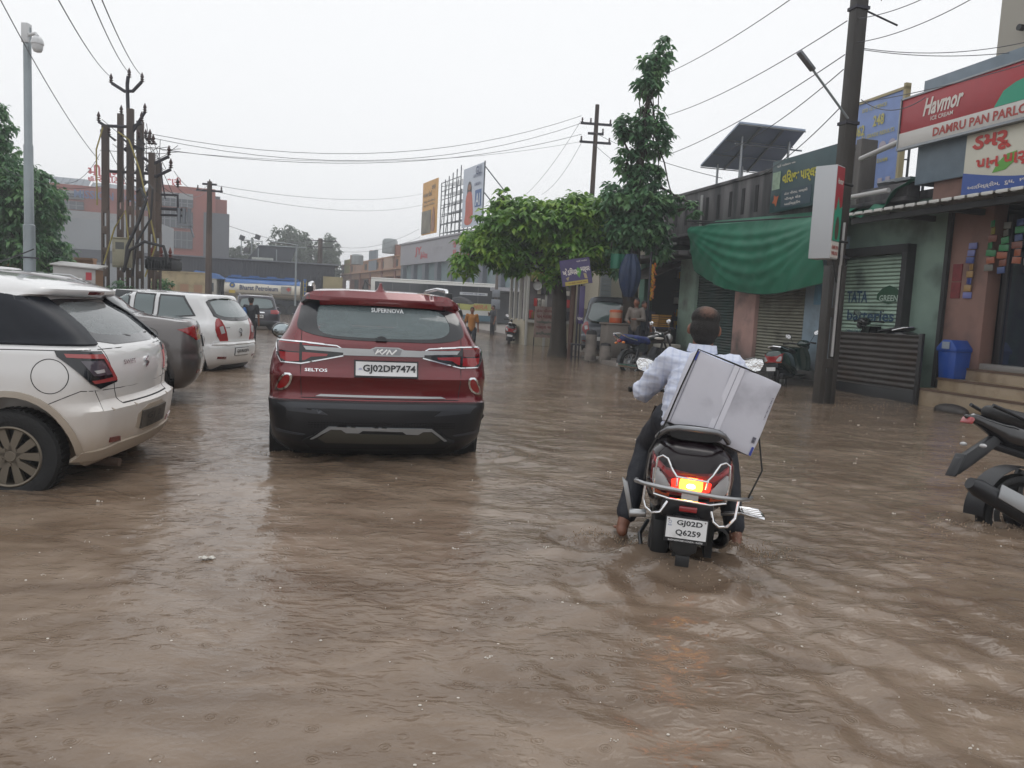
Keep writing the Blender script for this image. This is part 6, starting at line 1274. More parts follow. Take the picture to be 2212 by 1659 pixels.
# camera pole
cb = P(64, 575, 17); cb.z = 0
r = thing('camera_pole', 'tall galvanised pole with a white dome camera near its top', 'camera pole', cb, 0)
q = MB(); q.tube([(0, 0, -.2), (0, 0, 2.6), (0, 0, 2.62), (0, 0, 4.3), (0, 0, 4.32), (0, 0, 6.75)], [.125, .12, .1, .095, .082, .078], 14); q.build('pole_shaft', GALV, r)
WP = pm('camera_white', 'c4c6c8', .35)
one('bracket', WP, r, lambda q: (q.box((0, -.02, 6.62), (.14, .16, .4)), q.tube([(.05, -.05, 6.58), (.26, -.12, 6.6), (.31, -.14, 6.53)], .035, 10)), bevel=.01)
one('dome_camera', WP, r, lambda q: q.lathe([(0, .02), (.07, .0), (.11, -.06), (.125, -.12), (.125, -.15), (.108, -.158), (.104, -.24), (.075, -.3), (0, -.325)], (.31, -.15, 6.52), 20), smooth=50)
one('joint_band', STL, r, lambda q: q.box((0, 0, 1.9), (.26, .26, .03)))
# transformer structure: each pole its own thing
def at0(u, Y): p = P(u, 600, Y); return V((p.x, p.y, 0))
def vz(u, v, Y): return P(u, v, Y).z
TP = 'concrete poles of the transformer stand'
def tpole(u, Y, vt, w_, lab, slots=True, mat=PST):
    b = at0(u, Y); h = vz(u, vt, Y); r = thing('transformer_pole', lab, 'pole', b, R(8), TP); q = MB()
    hpole(q, 0, 0, -.2, h, w_, .14, .62, h*.6 if slots else None) if slots else q.b(-w_/2, w_/2, -.08, .08, -.2, h)
    q.build('pole_shaft', mat, r, bevel=.01); return r, h
r1, h1 = tpole(228, 23, 272, .2, 'leftmost concrete pole of the transformer stand, left of the meter box')
r2, h2 = tpole(260, 24, 246, .17, 'second concrete pole, rising behind the grey meter box')
r3, h3 = tpole(281, 23, 235, .2, 'tallest pole, carrying the top V-shaped crossarm')
r4, h4 = tpole(302, 24, 262, .21, 'concrete pole just right of the tallest one')
r5, h5 = tpole(327, 22, 330, .17, 'shorter pole carrying the transformer tank at its foot')
r6, h6 = tpole(341, 23.5, 350, .19, 'rightmost slim pole with side brackets')
def arm(parent, u, Y, pts, rad=.035, ins=(), nm='crossarm'):
    b = at0(u, Y); q = MB(); inv = Matrix.Rotation(R(-8), 4, 'Z')
    P3 = [inv @ (P(a, c, Y)-b) for a, c in pts]
    q.tube(P3, rad, 6); o = q.build(nm, STL, parent)
    if ins:
        q = MB(); [insul(q, inv @ (P(a, c, Y)-b), .26, .07) for a, c in ins]; q.build('insulator', POR, o, smooth=60)
arm(r3, 282, 23, [(243, 180), (270, 197), (288, 197), (307, 177)], .05, [(241, 180), (308, 178), (280, 168)])
arm(r3, 282, 23, [(282, 310), (278, 250), (276, 182), (278, 165)], .055, nm='upper_mast')
arm(r1, 228, 23, [(213, 263), (228, 272), (285, 274), (306, 265)], .045, [(213, 262), (262, 248), (306, 262)])
arm(r1, 228, 23, [(218, 280), (222, 310), (222, 322)], .03); arm(r3, 282, 23, [(285, 290), (314, 242)], .045, [(314, 244)])
arm(r2, 262, 24, [(238, 370), (340, 376)], .045); arm(r3, 282, 23, [(270, 325), (282, 315), (312, 322)], .06)
arm(r4, 302, 24, [(275, 388), (345, 396)], .04); arm(r5, 330, 22, [(312, 340), (332, 355), (368, 338)], .045, [(325, 312), (334, 312), (368, 336)]); arm(r5, 330, 22, [(318, 365), (340, 382), (372, 366)], .045, [(372, 364)])
arm(r6, 343, 23.5, [(340, 420), (386, 422), (386, 460)], .04, [(386, 405)]); arm(r6, 343, 23.5, [(335, 450), (398, 453)], .045); arm(r6, 343, 23.5, [(340, 464), (395, 466)], .035)
arm(r5, 330, 22, [(348, 345), (355, 400), (360, 430)], .02); arm(r4, 302, 24, [(318, 360), (330, 395), (315, 425)], .05, [(320, 375), (326, 390), (330, 405)])
for (u, v) in ((236, 292), (300, 300), (316, 300), (262, 296), (325, 300)): arm(r3, 282, 23, [(u, v), (u+14, v+12)], .03, [(u, v)], 'bracket')
b = at0(392, 23.5)
r = thing('fuse_unit', 'small grey fuse unit hanging from the side bracket of the slim pole', 'fuse box', P(396, 468, 23.5))
one('fuse_case', pm('fuse_grey', '7a7f86', .4, .3), r, lambda q: ([q.cyl((x, 0, -.2), (x, 0, .25), .06, n=10) for x in (-.12, .03, .18)], q.box((.05, 0, -.25), (.45, .12, .06)), q.cyl((.2, 0, -.25), (.32, 0, -.6), .03)))
r = thing('meter_box', 'grey metal meter box mounted between the transformer poles', 'meter box', P(264, 578, 22.6))
MG = pm('meter_grey', '8e8b78', .5, .2, var=.15, vs=3, stain=((96, 84, 62), 4, .55, .8))
one('box_case', MG, r, lambda q: (q.b(-.22, .23, -.15, .15, 0, .82), q.b(-.25, .26, -.18, .18, .82, .86)), bevel=.015); one('meter_window', pm('window_grey', '4a4c48', .3), r, lambda q: q.b(-.12, .13, -.156, -.15, .52, .72))
one('door_edge', STL, r, lambda q: (q.b(-.2, .21, -.154, -.15, .03, .04), q.b(.17, .18, -.158, -.15, .1, .5)))
r = thing('transformer', 'dark transformer tank low on the right-hand poles with looping hoses', 'transformer', P(348, 600, 21.6))
TX = pm('tank_dark', '2e3034', .5, .3, var=.3, vs=4)
q = MB(); q.b(-.3, .42, -.25, .25, .2, .52); [q.b(-.3+k*.09, -.285+k*.09, -.33, .33, .24, .48) for k in range(9)]; q.b(-.33, .45, -.28, .28, .52, .56); q.build('tank', TX, r, bevel=.01)
one('bushing', pm('rust_red', '6a3026', .5), r, lambda q: [insul(q, (x, y, .55), .28, .07) for x, y in ((-.25, 0), (0, 0), (.25, 0))], smooth=60)
one('hose', pm('hose_black', '222226', .5), r, lambda q: (q.tube([(-.9, -.2, .2), (-.85, -.2, .8), (-.5, -.25, 1.5), (-.3, -.25, 2.1), (-.5, -.2, 2.4)], .045, 8), q.tube([(-.9, -.3, .1), (-.7, -.35, .7), (-.3, -.35, .95), (.2, -.3, .85), (.35, -.3, .4)], .045, 8), q.tube([(-.7, -.2, .0), (-.6, -.2, .9), (-.2, -.2, 1.6), (-.2, -.1, 2.4), (-.4, 0, 2.6), (-.7, 0, 2.3)], .03, 8)))
one('yellow_hose', pm('hose_yellow', '8f8448', .5), r, lambda q: (q.tube([(-1.2, 0, 3.9), (-.9, 0, 3.7), (-.6, 0, 2.9), (-.3, -.1, 1.8), (-.1, -.1, .9), (-.35, -.2, 0)], .022, 6), q.tube([(-1.6, 0, .3), (-1.3, 0, 1.3), (-1.0, 0, 1.8), (-.9, 0, .9)], .022, 6), q.tube([(-1.62, 0, 4.0), (-1.8, 0, 3.4), (-1.78, 0, 1.9)], .02, 6)))
random.seed(17)
q = MB()
for k in range(26):
    a = P(random.choice([218, 262, 282, 306, 316, 334, 345])+random.uniform(-4, 4), random.uniform(250, 380), 22.6); b_ = P(random.choice([262, 282, 306, 330, 345, 368, 386])+random.uniform(-5, 5), random.uniform(290, 440), 22.6); m_ = a.lerp(b_, .5)+V((random.uniform(-.25, .25), 0, random.uniform(-.5, .1)))
    q.tube([a, a.lerp(m_, .5)+V((0, 0, -.06)), m_, m_.lerp(b_, .5)+V((0, 0, -.05)), b_], .009, 4)
tag(q.build('jumper_cable', pm('wire_black', ''), None, smooth=0), 'tangle of loose dark jumper cables between the transformer poles', 'cable')
r = thing('metal_cabinet', 'white metal cabinet with sloping lid standing behind the parked cars', 'cabinet', P(170, 606, 20.5)+V((0, 0, -.1)), R(12))
one('cabinet_body', pm('cabinet_white', 'aaa9a8', .4, var=.1, stain=((120, 110, 100), 2, .6, .85)), r, lambda q: (q.b(-.5, .5, -.35, .35, -1.2, .46), q.add([(-.56, -.42, .46), (.6, -.42, .4), (.6, .42, .5), (-.56, .42, .56), (-.56, -.42, .5), (.6, -.42, .44), (.6, .42, .54), (-.56, .42, .6)], [(3, 2, 1, 0), (4, 5, 6, 7), (0, 1, 5, 4), (1, 2, 6, 5), (2, 3, 7, 6), (3, 0, 4, 7)])), bevel=.01)
one('side_door', pm('door_brown', '8a6a50', .6), r, lambda q: q.b(.5, .51, -.3, .3, -1, .4)); one('red_label', RD_ := pm('label_red', 'b03a44', .5), r, lambda q: q.b(.28, .42, -.356, -.35, .12, .32))
# plain poles
def pole(name, lab, u, v0, Y, vt, r0, arms, mat=PST, group=None):
    b = P(u, v0, Y); b.z = -.2; h = vz(u, vt, Y)+.2; r = thing(name, lab, 'utility pole', b, R(6), group)
    q = MB(); q.tube([(0, 0, 0), (0, 0, h*.5), (0, 0, h)], [r0, r0*.85, r0*.65], 8); q.build('pole_shaft', mat, r)
    for (va, L, ni) in arms:
        z = vz(u, va, Y)+.2; q = MB(); q.b(-L, L, -.04, .04, z-.04, z+.04); o = q.build('crossarm', STL, r)
        q = MB(); [insul(q, (x*L*.9, 0, z+.04), .16, .05) for x in ni]; q.build('insulator', POR, o, smooth=60)
    return r
pole('utility_pole', 'thin weathered pole with a short crossarm in front of the pink building', 450, 640, 34, 392, .16, [(412, .55, (-1, 1)), (398, .3, (0,))])
pole('utility_pole', 'brown pole with two insulator crossarms rising behind the umbrella-shaped tree', 1266, 640, 30, 225, .12, [(267, .6, (-1, -.4, 1)), (307, .6, (-1, 1)), (288, .3, (1,))])
pole('utility_pole', 'pole with two crossarms standing beyond the long dark shed', 690, 600, 75, 515, .32, [(520, 1.6, (-1, 1)), (534, 1.2, (-1, 1))])
pole('utility_pole', 'slim pole with a small box standing in water beside the bus', 1068, 712, 40, 560, .1, [], pm('pole_grey', '6a645f', .7))
r = thing('pole_box', 'small pale electric box on the slim pole beside the bus', 'box', P(1070, 668, 39.7)); one('box_case', pm('fuse_grey', ''), r, lambda q: (q.b(-.22, .22, -.12, .12, 0, .5), q.b(-.2, .2, -.1, .1, .6, 1.0)), bevel=.02)
r = thing('lamp_post', 'slender galvanised post with a horizontal arm beside the tanker', 'lamp post', P(638, 640, 48)+V((0, 0, -.6)), 0)
one('post', GALV, r, lambda q: q.cyl((0, 0, 0), (0, 0, 3.8), .06, .05)); one('lamp_arm', GALV, r, lambda q: q.tube([(.1, 0, 3.7), (-.4, 0, 3.78), (-1.6, 0, 3.86)], .05, 6))
r = thing('floodlight_mast', 'small mast with four dark floodlights behind the slanted roof panels', 'floodlight mast', P(543, 570, 80), 0)
one('mast', GALV, r, lambda q: (q.cyl((0, 0, -1), (0, 0, 2.6), .06), q.b(-1.1, 1.1, -.04, .04, 2.3, 2.38), q.b(-1.1, 1.1, -.04, .04, .9, .98), q.b(-1.1, -1.02, -.04, .04, .9, 2.4), q.b(1.02, 1.1, -.04, .04, .9, 2.4)))
for i, (x, z) in enumerate(((-1, 2.6), (.6, 2.75), (-.5, 1.4), (.9, 1.3))): one('floodlight', pm('flood_dark', '34363c', .4), r, lambda q: q.box((x, 0, z), (.5, .2, .5), Matrix.Rotation(R(18), 3, 'Y')))
# wires
WB = pm('wire_black', ''); NW = [0]
def wire(lab, pts, sag=.3, rad=.012, grp_='overhead wires', n=14):
    a, b = V(pts[0]), V(pts[1]); q = MB(); q.tube([a.lerp(b, k/n)+V((0, 0, -sag*4*(k/n)*(1-k/n))) for k in range(n+1)], rad*.72, 5)
    tag(q.build('overhead_wire', pm('wire_grey', '5a5c62', .6), None), lab, 'wire', grp_)
Q = P
wire('wire from the upper left corner down past the camera pole to the transformer stand', (Q(-20, -40, 12), Q(213, 345, 23)), .2)
wire('left one of three high wires reaching the V-shaped crossarm, ending at its left tip', (Q(110, -30, 10), Q(242, 168, 23)), .15)
wire('high wire reaching the middle of the V-shaped crossarm', (Q(185, -30, 10), Q(282, 160, 23)), .15)
wire('high wire reaching the right tip of the V-shaped crossarm', (Q(212, -20, 10), Q(308, 165, 23)), .15)
wire('upper of the long wires from the transformer stand to the brown two-arm pole', (Q(318, 288, 23), Q(1256, 250, 30)), .95)
wire('second long wire just under the upper one to the brown two-arm pole', (Q(318, 296, 23), Q(1256, 266, 30)), 1.0)
wire('lowest long wire to the brown two-arm pole', (Q(345, 322, 23), Q(1256, 290, 30)), .7)
wire('faint wire under the long wires, ending at the brown pole lower arm', (Q(350, 325, 23), Q(1254, 306, 30)), .5, .008)
wire('distant wire from the thin weathered pole toward the billboards', (Q(450, 398, 34), Q(915, 418, 70)), .6, .014)
wire('lower distant wire from the thin weathered pole toward the billboards', (Q(456, 412, 34), Q(915, 442, 70)), .7, .014)
wire('wire from the thin weathered pole to the far two-arm pole', (Q(495, 488, 40), Q(690, 522, 75)), .4, .018)
wire('wire from the far two-arm pole to the grey showroom roof', (Q(690, 524, 75), Q(905, 495, 68)), 1.0, .018)
wire('second wire from the far two-arm pole to the grey showroom roof', (Q(690, 535, 75), Q(908, 512, 68)), .8, .018)
wire('wire from the transformer stand to the thin weathered pole', (Q(376, 370, 22), Q(450, 398, 34)), .4)
wire('lower wire from the transformer stand to the thin weathered pole', (Q(378, 400, 22), Q(446, 412, 34)), .3)
wire('wire sloping from beyond the tall tree up to the thick pole top', (Q(1396, 176, 24), Q(1720, -10, 14)), .15)
wire('wire from the brown pole up to the thick pole below the lamp arm height', (Q(1410, 345, 24), Q(1825, 118, 13)), .2)
wire('third wire to the thick pole, crossing above the solar panel', (Q(1420, 255, 24), Q(1830, 45, 13)), .2)
wire('wire passing just above the solar panel to the thick pole', (Q(1560, 330, 20), Q(1822, 150, 13)), .15)
wire('wire running under the solar panel up to the thick pole', (Q(1640, 380, 18), Q(1815, 232, 13)), .1)
wire('wire from the brown pole down to the left end of the shop parapet', (Q(1282, 285, 30), Q(1560, 385, 19)), .15)
wire('lower wire from the brown pole down to the shop parapet', (Q(1282, 310, 30), Q(1440, 415, 22)), .15)
wire('faint wire from the brown pole dropping left behind the leafy canopy', (Q(1254, 262, 30), Q(1110, 440, 40)), .4, .01)
wire('second faint wire from the brown pole dropping left behind the leafy canopy', (Q(1256, 308, 30), Q(1170, 420, 36)), .3, .01)
wire('horizontal wire from the thick pole to the beige building', (Q(1855, 103, 12.9), Q(2212, 92, 13)), .12, .009)
wire('lower horizontal wire from the thick pole to the beige building', (Q(1855, 106, 12.9), Q(2230, 108, 12.5)), .1, .009)
wire('wire leaving the thick pole upward to the right edge', (Q(1852, 40, 12.9), Q(2100, -60, 10)), .1, .009)
wire('second wire leaving the thick pole upward to the right edge', (Q(1850, 92, 12.9), Q(2130, -20, 10)), .1, .009)
wire('cable from the thick pole to the corner of the red parlour sign', (Q(1860, 215, 12.9), Q(2000, 210, 12)), .18, .01)
wire('thin cable along the top of the red parlour sign', (Q(1855, 222, 12.9), Q(2240, 130, 9.8)), .05, .009)
wire('wire sagging from the left road edge to the transformer stand', (Q(-20, 350, 19), Q(228, 400, 23)), .3, .01)
wire('low wire drooping from the dense tree to the transformer stand', (Q(140, 395, 22), Q(216, 332, 23)), .25, .01)
# ================================================================ buildings far off
def bld(name, lab, cat, loc, rz): return thing(name, lab, cat, loc, R(rz))
def hospital():
    p = P(488, 640, 105); p.z = 0; r = bld('hospital_building', 'pink and grey multi-storey building with dark window bands and rooftop panels', 'building', p, 21)
    PK = pm('pink_cladding', '8f4638', .6, var=.1, vs=.1); GR = pm('grey_cladding', '8c8f92', .6, var=.08, vs=.1); DG = pm('dark_curtain_wall', '2c323c', .2, coat=.4); DD = pm('dark_grey_cladding', '4c5058', .5)
    k = 105/1664
    X = lambda u: (u-492)*k
    Z = lambda v: (643-v)*k+1.33
    q = MB(); q.b(X(355), X(468), 0, 20, -2, Z(425)); q.b(X(468), 0, 3, 20, -2, Z(440)); q.b(X(105), X(355), 8, 24, -2, Z(428)); q.build('wall', PK, r)
    one('dark_wing', DD, r, lambda q: q.b(X(446), 0.3, -.6, 18, -2, Z(475)))
    one('grey_band', GR, r, lambda q: (q.b(X(105), X(205), 7.7, 9, Z(458), Z(441)), q.b(X(350), X(425), -.35, .5, Z(468), Z(440)), q.b(X(110), X(350), 7.2, 9, Z(556), Z(483))))
    for i, (a, b_, c_, d_, y) in enumerate(((X(360), X(425), Z(511), Z(477), -.3), (X(360), X(425), Z(553), Z(518), -.3), (X(122), X(205), Z(480), Z(463), 7.6), (X(108), X(205), Z(455), Z(447), 7.5), (X(360), X(425), Z(468), Z(452), -.42), (X(300), X(350), Z(470), Z(452), 7.6))):
        o = one('window_band', DG, r, lambda q: q.b(a, b_, y, y+.5, c_, d_)); q = MB()
        n = 6
        for kk in range(1, n): x = a+(b_-a)*kk/n; q.b(x-.06, x+.06, y-.05, y, c_, d_)
        q.b(a, b_, y-.05, y, (c_+d_)/2-.05, (c_+d_)/2+.05); q.build('mullion', pm('mullion', '5a6068', .4), o)
    for i, (x0, x1, y, z0, z1) in enumerate(((X(105), X(212), 8.5, Z(427), Z(408)), (X(215), X(350), 9, Z(428), Z(412)), (X(350), X(440), 3, Z(430), Z(421)))):
        q = MB(); q.add([(x0, y, z0), (x1, y, z0), (x1, y+3, z1), (x0, y+3, z1)], [(0, 1, 2, 3)]); [q.tube([(x0+(x1-x0)*j/8, y-.05, z0), (x0+(x1-x0)*j/8, y+2.9, z1)], .06, 4) for j in range(9)]; q.build('roof_panels', pm('roof_panel_grey', '5c6672', .3), r)
    one('tank', DD, r, lambda q: (q.b(X(462), X(478), 4, 7, Z(440), Z(432)), q.b(X(440), X(450), 4, 7, Z(440), Z(430))))
    q = MB(); put_text(q, 'મીશન', 4.0, 1.6, (X(246), 7.2, Z(395)), (1, 0, 0), (0, 0, 1), (0, 0, 0), .03); put_text(q, 'હોસ્પિટલ', 4.5, 1.2, (X(250), 7.2, Z(413)), (1, 0, 0), (0, 0, 1), (0, 0, 0), .03); put_text(q, 'શ્રી', 1.8, 1.2, (X(388), 1.0, Z(415)), (1, 0, 0), (0, 0, 1), (0, 0, 0), .03); q.build('sign_lettering', pm('letters_red', 'b8343c', .5), r)
    q = MB(); put_text(q, 'MISSION HOSPITAL', 11, 1.1, (X(275), 7.3, Z(447)), (1, 0, 0), (0, 0, 1), (0, 0, 0), .02); q.build('small_lettering', pm('letters_blue', '44608c', .5), r)
    r = bld('concrete_flyover_wall', 'plain grey concrete building block behind the transformer poles', 'building', P(215, 620, 70)*1, 12)
    one('wall', pm('plain_concrete', '90959a', .7, var=.08, vs=.3), r, lambda q: (q.b(-5, 5.2, 0, 5, -2, 6.0),)); one('recess', DD, r, lambda q: q.b(-5, 5.0, -.1, 0, 2.2, 3.3))
hospital()
def shed():
    p = P(722, 640, 62); p.z = 0; r = bld('long_shed', 'long low dark-walled shed behind the tanker with a pale roof edge', 'shed', p, 15)
    k = 62/1664
    DK = pm('shed_dark', '34373f', .6, var=.25, vs=.3, wave=('X', 1.5, .4))
    one('wall', DK, r, lambda q: (q.b(-13.5, 0, 0, 6, -1, 4.0),)); one('roof_edge', pm('shed_roof', '6c7076', .5), r, lambda q: q.b(-13.6, .3, -.2, 6.2, 4.0, 4.1))
    one('end_wall', pm('yellow_render', 'a89c78', .7, var=.3, vs=1), r, lambda q: (q.b(-.9, .6, -.35, -.02, -1, 3.1)))
    r = bld('roof_solar_array', 'slanted dark solar roof on posts above the long shed', 'solar panel', P(590, 560, 72), 14)
    one('panel', pm('panel_dark', '34383f', .8), r, lambda q: q.add([(-2.4, 0, -.4), (1.5, 0, -.4), (2.0, 1.0, 1.15), (-1.4, 1.0, 1.15), (-2.4, 0, -.33), (1.5, 0, -.33), (2.0, 1.0, 1.22), (-1.4, 1.0, 1.22)], [(3, 2, 1, 0), (4, 5, 6, 7), (0, 1, 5, 4), (1, 2, 6, 5), (2, 3, 7, 6), (3, 0, 4, 7)]))
    one('posts', GALV, r, lambda q: ([q.cyl((x, -.15, -1.0), (x, -.15, .9), .05) for x in (-1.3, .3)], q.tube([(-1.5, .9, 1.25), (2.9, .9, 1.3)], .05, 5)))
    r = bld('roof_cabin', 'small pale cabin on the shed roof under the slanted array', 'cabin', P(568, 562, 69), 14); one('cabin_wall', pm('pale_render', ''), r, lambda q: q.b(-.9, .9, -.6, -.3, -.6, .2), bevel=.03)
    r = bld('boundary_wall', 'low cream compound wall left of the tanker with faded painted squares', 'wall', P(370, 630, 48)*1, 14); b = r.location; r.location.z = 0
    one('wall', pm('cream_wall', 'a89a78', .7, var=.2, vs=.8, stain=((120, 108, 84), 1.5, .5, .8)), r, lambda q: q.b(-1.2, 2.2, 0, .3, -.5, 2.5)); one('painted_square', pm('wall_mark', '9a7a60', .7), r, lambda q: [q.b(x, x+.5, -.01, 0, 1.2, 1.8) for x in (-.3, .5, 1.3)])
    one('wall_top', pm('cream_wall', ''), r, lambda q: q.b(-1.2, 2.2, -.04, .34, 2.5, 2.58))
    r = bld('boundary_wall', 'low orange-brown wall at the foot of the dense tree', 'wall', P(60, 560, 27)*1, 4); r.location.z = 0
    one('wall', pm('orange_wall', '9c7a60', .7, var=.2), r, lambda q: (q.b(-4, 2.2, 0, .25, -.5, 2.25), q.b(-4, 2.2, -.05, .3, 2.25, 2.33)))
shed()
def peach():
    a = P(728, 640, 126); b = P(864, 640, 88); a.z = b.z = 0; d = b-a; L_ = d.length; r = thing('shop_terrace', 'terrace of peach and pink shopfronts with columns, far down the road', 'building', b, math.atan2(d.y, d.x))
    PC = pm('peach_render', 'b08a70', .7, var=.12, vs=.2); PB_ = pm('peach_dark', '8a5f50', .7)
    one('wall', PC, r, lambda q: (q.b(-38, 0, 1.5, 9, -1, 5.2), q.b(-38, 0, 0, 1.5, 4.4, 5.2), q.b(-38, 0, .0, .3, 5.2, 6.6)))
    for k in range(6): one('column', PB_, r, lambda q: q.b(-37+k*6.8, -36.2+k*6.8, -.1, .5, -1, 8.0 if k % 2 else 6.8))
    one('upper_windows', pm('opening_dark', '4c4844', .7), r, lambda q: [q.b(-37+k*3.4, -35.4+k*3.4, -.03, .05, 5.5, 6.3) for k in range(11)]); one('ledge', PC, r, lambda q: (q.b(-38, 0, -.5, .0, 5.1, 5.25), q.b(-38, 0, -.15, .35, 6.6, 6.75)))
    for k, (c, z1) in enumerate((('8f8a50', 7.4), ('a88a78', 6.9), ('7f8a94', 7.9), ('b09a8a', 6.7))): one('fascia_board', pm('fascia_'+c, c, .6), r, lambda q: q.b(-35+k*9, -30.4+k*9, -.12, .1, 5.2, z1))
    one('shop_openings', pm('opening_dark', '4c4844', .7), r, lambda q: [q.b(-35.8+k*6.8, -31+k*6.8, 1.3, 1.49, 0, 4.4) for k in range(5)])
    one('leaning_board', pm('board_pale', 'b0a08c', .6), r, lambda q: [q.box((-30+k*7.3, -.8, 1.6), (1.6, .1, 2.2), Matrix.Rotation(R(-14), 3, 'X')) for k in range(5)])
    for i, (u, v, w_, h_, lab) in enumerate(((842, 536, .9, 1.9, 'rounded grey water tank on the peach terrace roof nearest the showroom'), (772, 560, .7, 1.0, 'small dark tank at the far end of the peach terrace roof'))):
        o = thing('roof_tank', lab, 'water tank', P(u, v, 91), 0); one('tank_shell', pm('tank_grey', '8c9294', .5), o, lambda q: q.lathe([(w_, -.6), (w_, h_*.4), (w_*.8, h_*.55), (0, h_*.6)], (0, 0, 0), 16))
peach()
def showroom():
    a = P(862, 640, 86); b = P(1040, 640, 64); a.z = b.z = 0; d = (b-a); L_ = d.length; ang = math.atan2(d.y, d.x)
    r = thing('showroom_building', 'grey showroom with wide blank fascia, pale glass bays and rooftop hoardings', 'building', a, ang)
    GF = pm('fascia_grey', 'a0a0a6', .45, var=.06, vs=.1); GW = pm('bay_glass', '85979a', .2, coat=.3, var=.1, vs=.5); GD = pm('frame_grey', '666c74', .5)
    L2 = L_+10
    one('fascia', GF, r, lambda q: (q.b(0, L2, 0, 12, 5.4, 7.7), q.b(-.15, L2, -.15, 0, 7.6, 7.75)))
    one('glass_front', GW, r, lambda q: q.b(0, L2, .5, 12, 2.6, 5.4))
    for k in range(9): one('column', GD, r, lambda q: q.b(k*L_/6.3, k*L_/6.3+.9, .1, .6, 2.6, 5.4))
    one('canopy', GF, r, lambda q: q.b(0, L2, -2.5, .5, 2.5, 2.75)); one('lower_wall', GD, r, lambda q: q.b(0, L2, .6, 12, -1, 2.5))
    q = MB(); put_text(q, 'JY', 2.2, 1.0, (6.5, -.02, 6.6), (1, 0, 0), (0, 0, 1), (0, 0, 0), .03); put_text(q, 'કેમેરા', 2.4, .7, (8.4, -.02, 6.2), (1, 0, 0), (0, 0, 1), (0, 0, 0), .03); put_text(q, 'ગુજ. સ્ટેટ', 4.5, .8, (19, -.02, 6.9), (1, 0, 0), (0, 0, 1), (0, 0, 0), .03); put_text(q, 'ઘ. ૨૬૪', 4.2, .8, (19, -.02, 5.95), (1, 0, 0), (0, 0, 1), (0, 0, 0), .03); q.build('red_lettering', pm('letters_red', ''), r)
    q = MB(); put_text(q, 'Clinical', 4.2, 1.0, (12.8, -.02, 6.8), (1, 0, 0), (0, 0, 1), (0, 0, 0), .0, .3); q.build('grey_lettering', pm('letters_grey', 'b0b0b4', .5), r)
    dn = V((math.cos(ang), math.sin(ang), 0)); nr = V((-math.sin(ang), math.cos(ang), 0))
    def xz(u, v): dd = ray(u, v); k_ = (a.dot(nr))/dd.dot(nr); q_ = dd*k_; return (q_-a).dot(dn), CAMH+q_.z
    def hoard(name, lab, p0, p1, col):
        x0, z0 = xz(*p0); x1, z1 = xz(*p1)
        o = thing(name, lab, 'billboard', a+dn*((x0+x1)/2), ang); h = (x1-x0)/2
        q = MB(); q.b(-h, h, -.1, 0, z0, z1); q.build('board', pm('board_'+col, col, .5, var=.05, vs=.2), o); return o, h, z0, z1
    FX, FZ = (1, 0, 0), (0, 0, 1)
    def lett(o, nm, m, items):
        q = MB()
        for s_, w_, h_, x, z in items: put_text(q, s_, w_, h_, (x, -.15, z), FX, FZ, (0, 0, 0), .02)
        q.build(nm, m, o)
    def rng2(z0, z1, f): return z0+(z1-z0)*f
    o, h, z0, z1 = hoard('billboard', 'yellow rooftop billboard with a small photograph at its foot', (912, 509), (948, 384), 'd09c48')
    Zf = lambda f: z0+(z1-z0)*f
    one('photo_panel', pm('photo_grey', '7f7a68', .5, var=.5, vs=.9), o, lambda q: q.b(-h, h*.3, -.14, -.1, Zf(.02), Zf(.45))); one('figure', pm('figure_tan', '9a6a4c', .5, var=.3, vs=1.5), o, lambda q: q.prism(chaikin([(0, 0), (h*.5, 0), (h*.5, 1.2), (h*.35, 2.4), (h*.2, 2.3), (h*.1, 1.1)], 2), (h*.35, -.16, Zf(.03)), FX, FZ, (0, .03, 0)))
    lett(o, 'bill_lettering', pm('bill_dark', '4a3a28', .5), [('માલામાલ વીકલી', h*1.2, .5, -h*.25, Zf(.76)), ('ગોલ્ડ લોન મેળવો', h*1.5, .35, 0, Zf(.62)), ('ફક્ત ૩૦ મિનિટમાં', h*1.5, .3, 0, Zf(.55)), ('મુથૂટ', h*.5, .4, h*.55, Zf(.86))])
    xa, za = xz(950, 505); xb, zb = xz(997, 357)
    o = thing('scaffold_tower', 'bare steel scaffold frame between the two rooftop billboards', 'scaffold', a+dn*((xa+xb)/2), ang); w2 = (xb-xa)/2; hh = zb-za
    q = MB()
    for k in range(6):
        x = -w2+k*w2*.4; q.cyl((x, 0, za-.3), (x, 0, zb-.9+k*.18), .05, n=5); q.cyl((x, 2, za-.3), (x, 2, zb-1.2+k*.18), .045, n=5)
        for j in range(6): q.cyl((x, 0, za+j*hh/6.4), (x, 2, za+.4+j*hh/6.4), .03, n=4)
    for j in range(7): q.cyl((-w2, 0, za+j*hh/7.2), (w2, 0, za+j*hh/7.2), .04, n=4); q.cyl((-w2, 2, za+.2+j*hh/7.4), (w2, 2, za+.2+j*hh/7.4), .035, n=4)
    for k in range(3): q.cyl((-w2+k*w2*.6, 0, za), (-w2+(k+1)*w2*.6, 0, zb-1), .035, n=4)
    q.build('lattice', pm('steel_lattice', ''), o, smooth=0)
    o, h, z0, z1 = hoard('billboard', 'tall pale billboard with a woman in orange, right of the bare scaffold', (999, 493), (1048, 350), 'c0c9d6')
    Zf = lambda f: z0+(z1-z0)*f
    one('figure', pm('sari_orange', 'c0563c', .5, var=.15, vs=.8), o, lambda q: q.prism([(x*h, y*(z1-z0)) for x, y in chaikin([(-.75, 0), (.1, 0), (.12, .2), (.0, .45), (-.1, .56), (-.45, .56), (-.65, .45), (-.6, .2)], 2)], (0, -.14, Zf(.03)), FX, FZ, (0, .04, 0)))
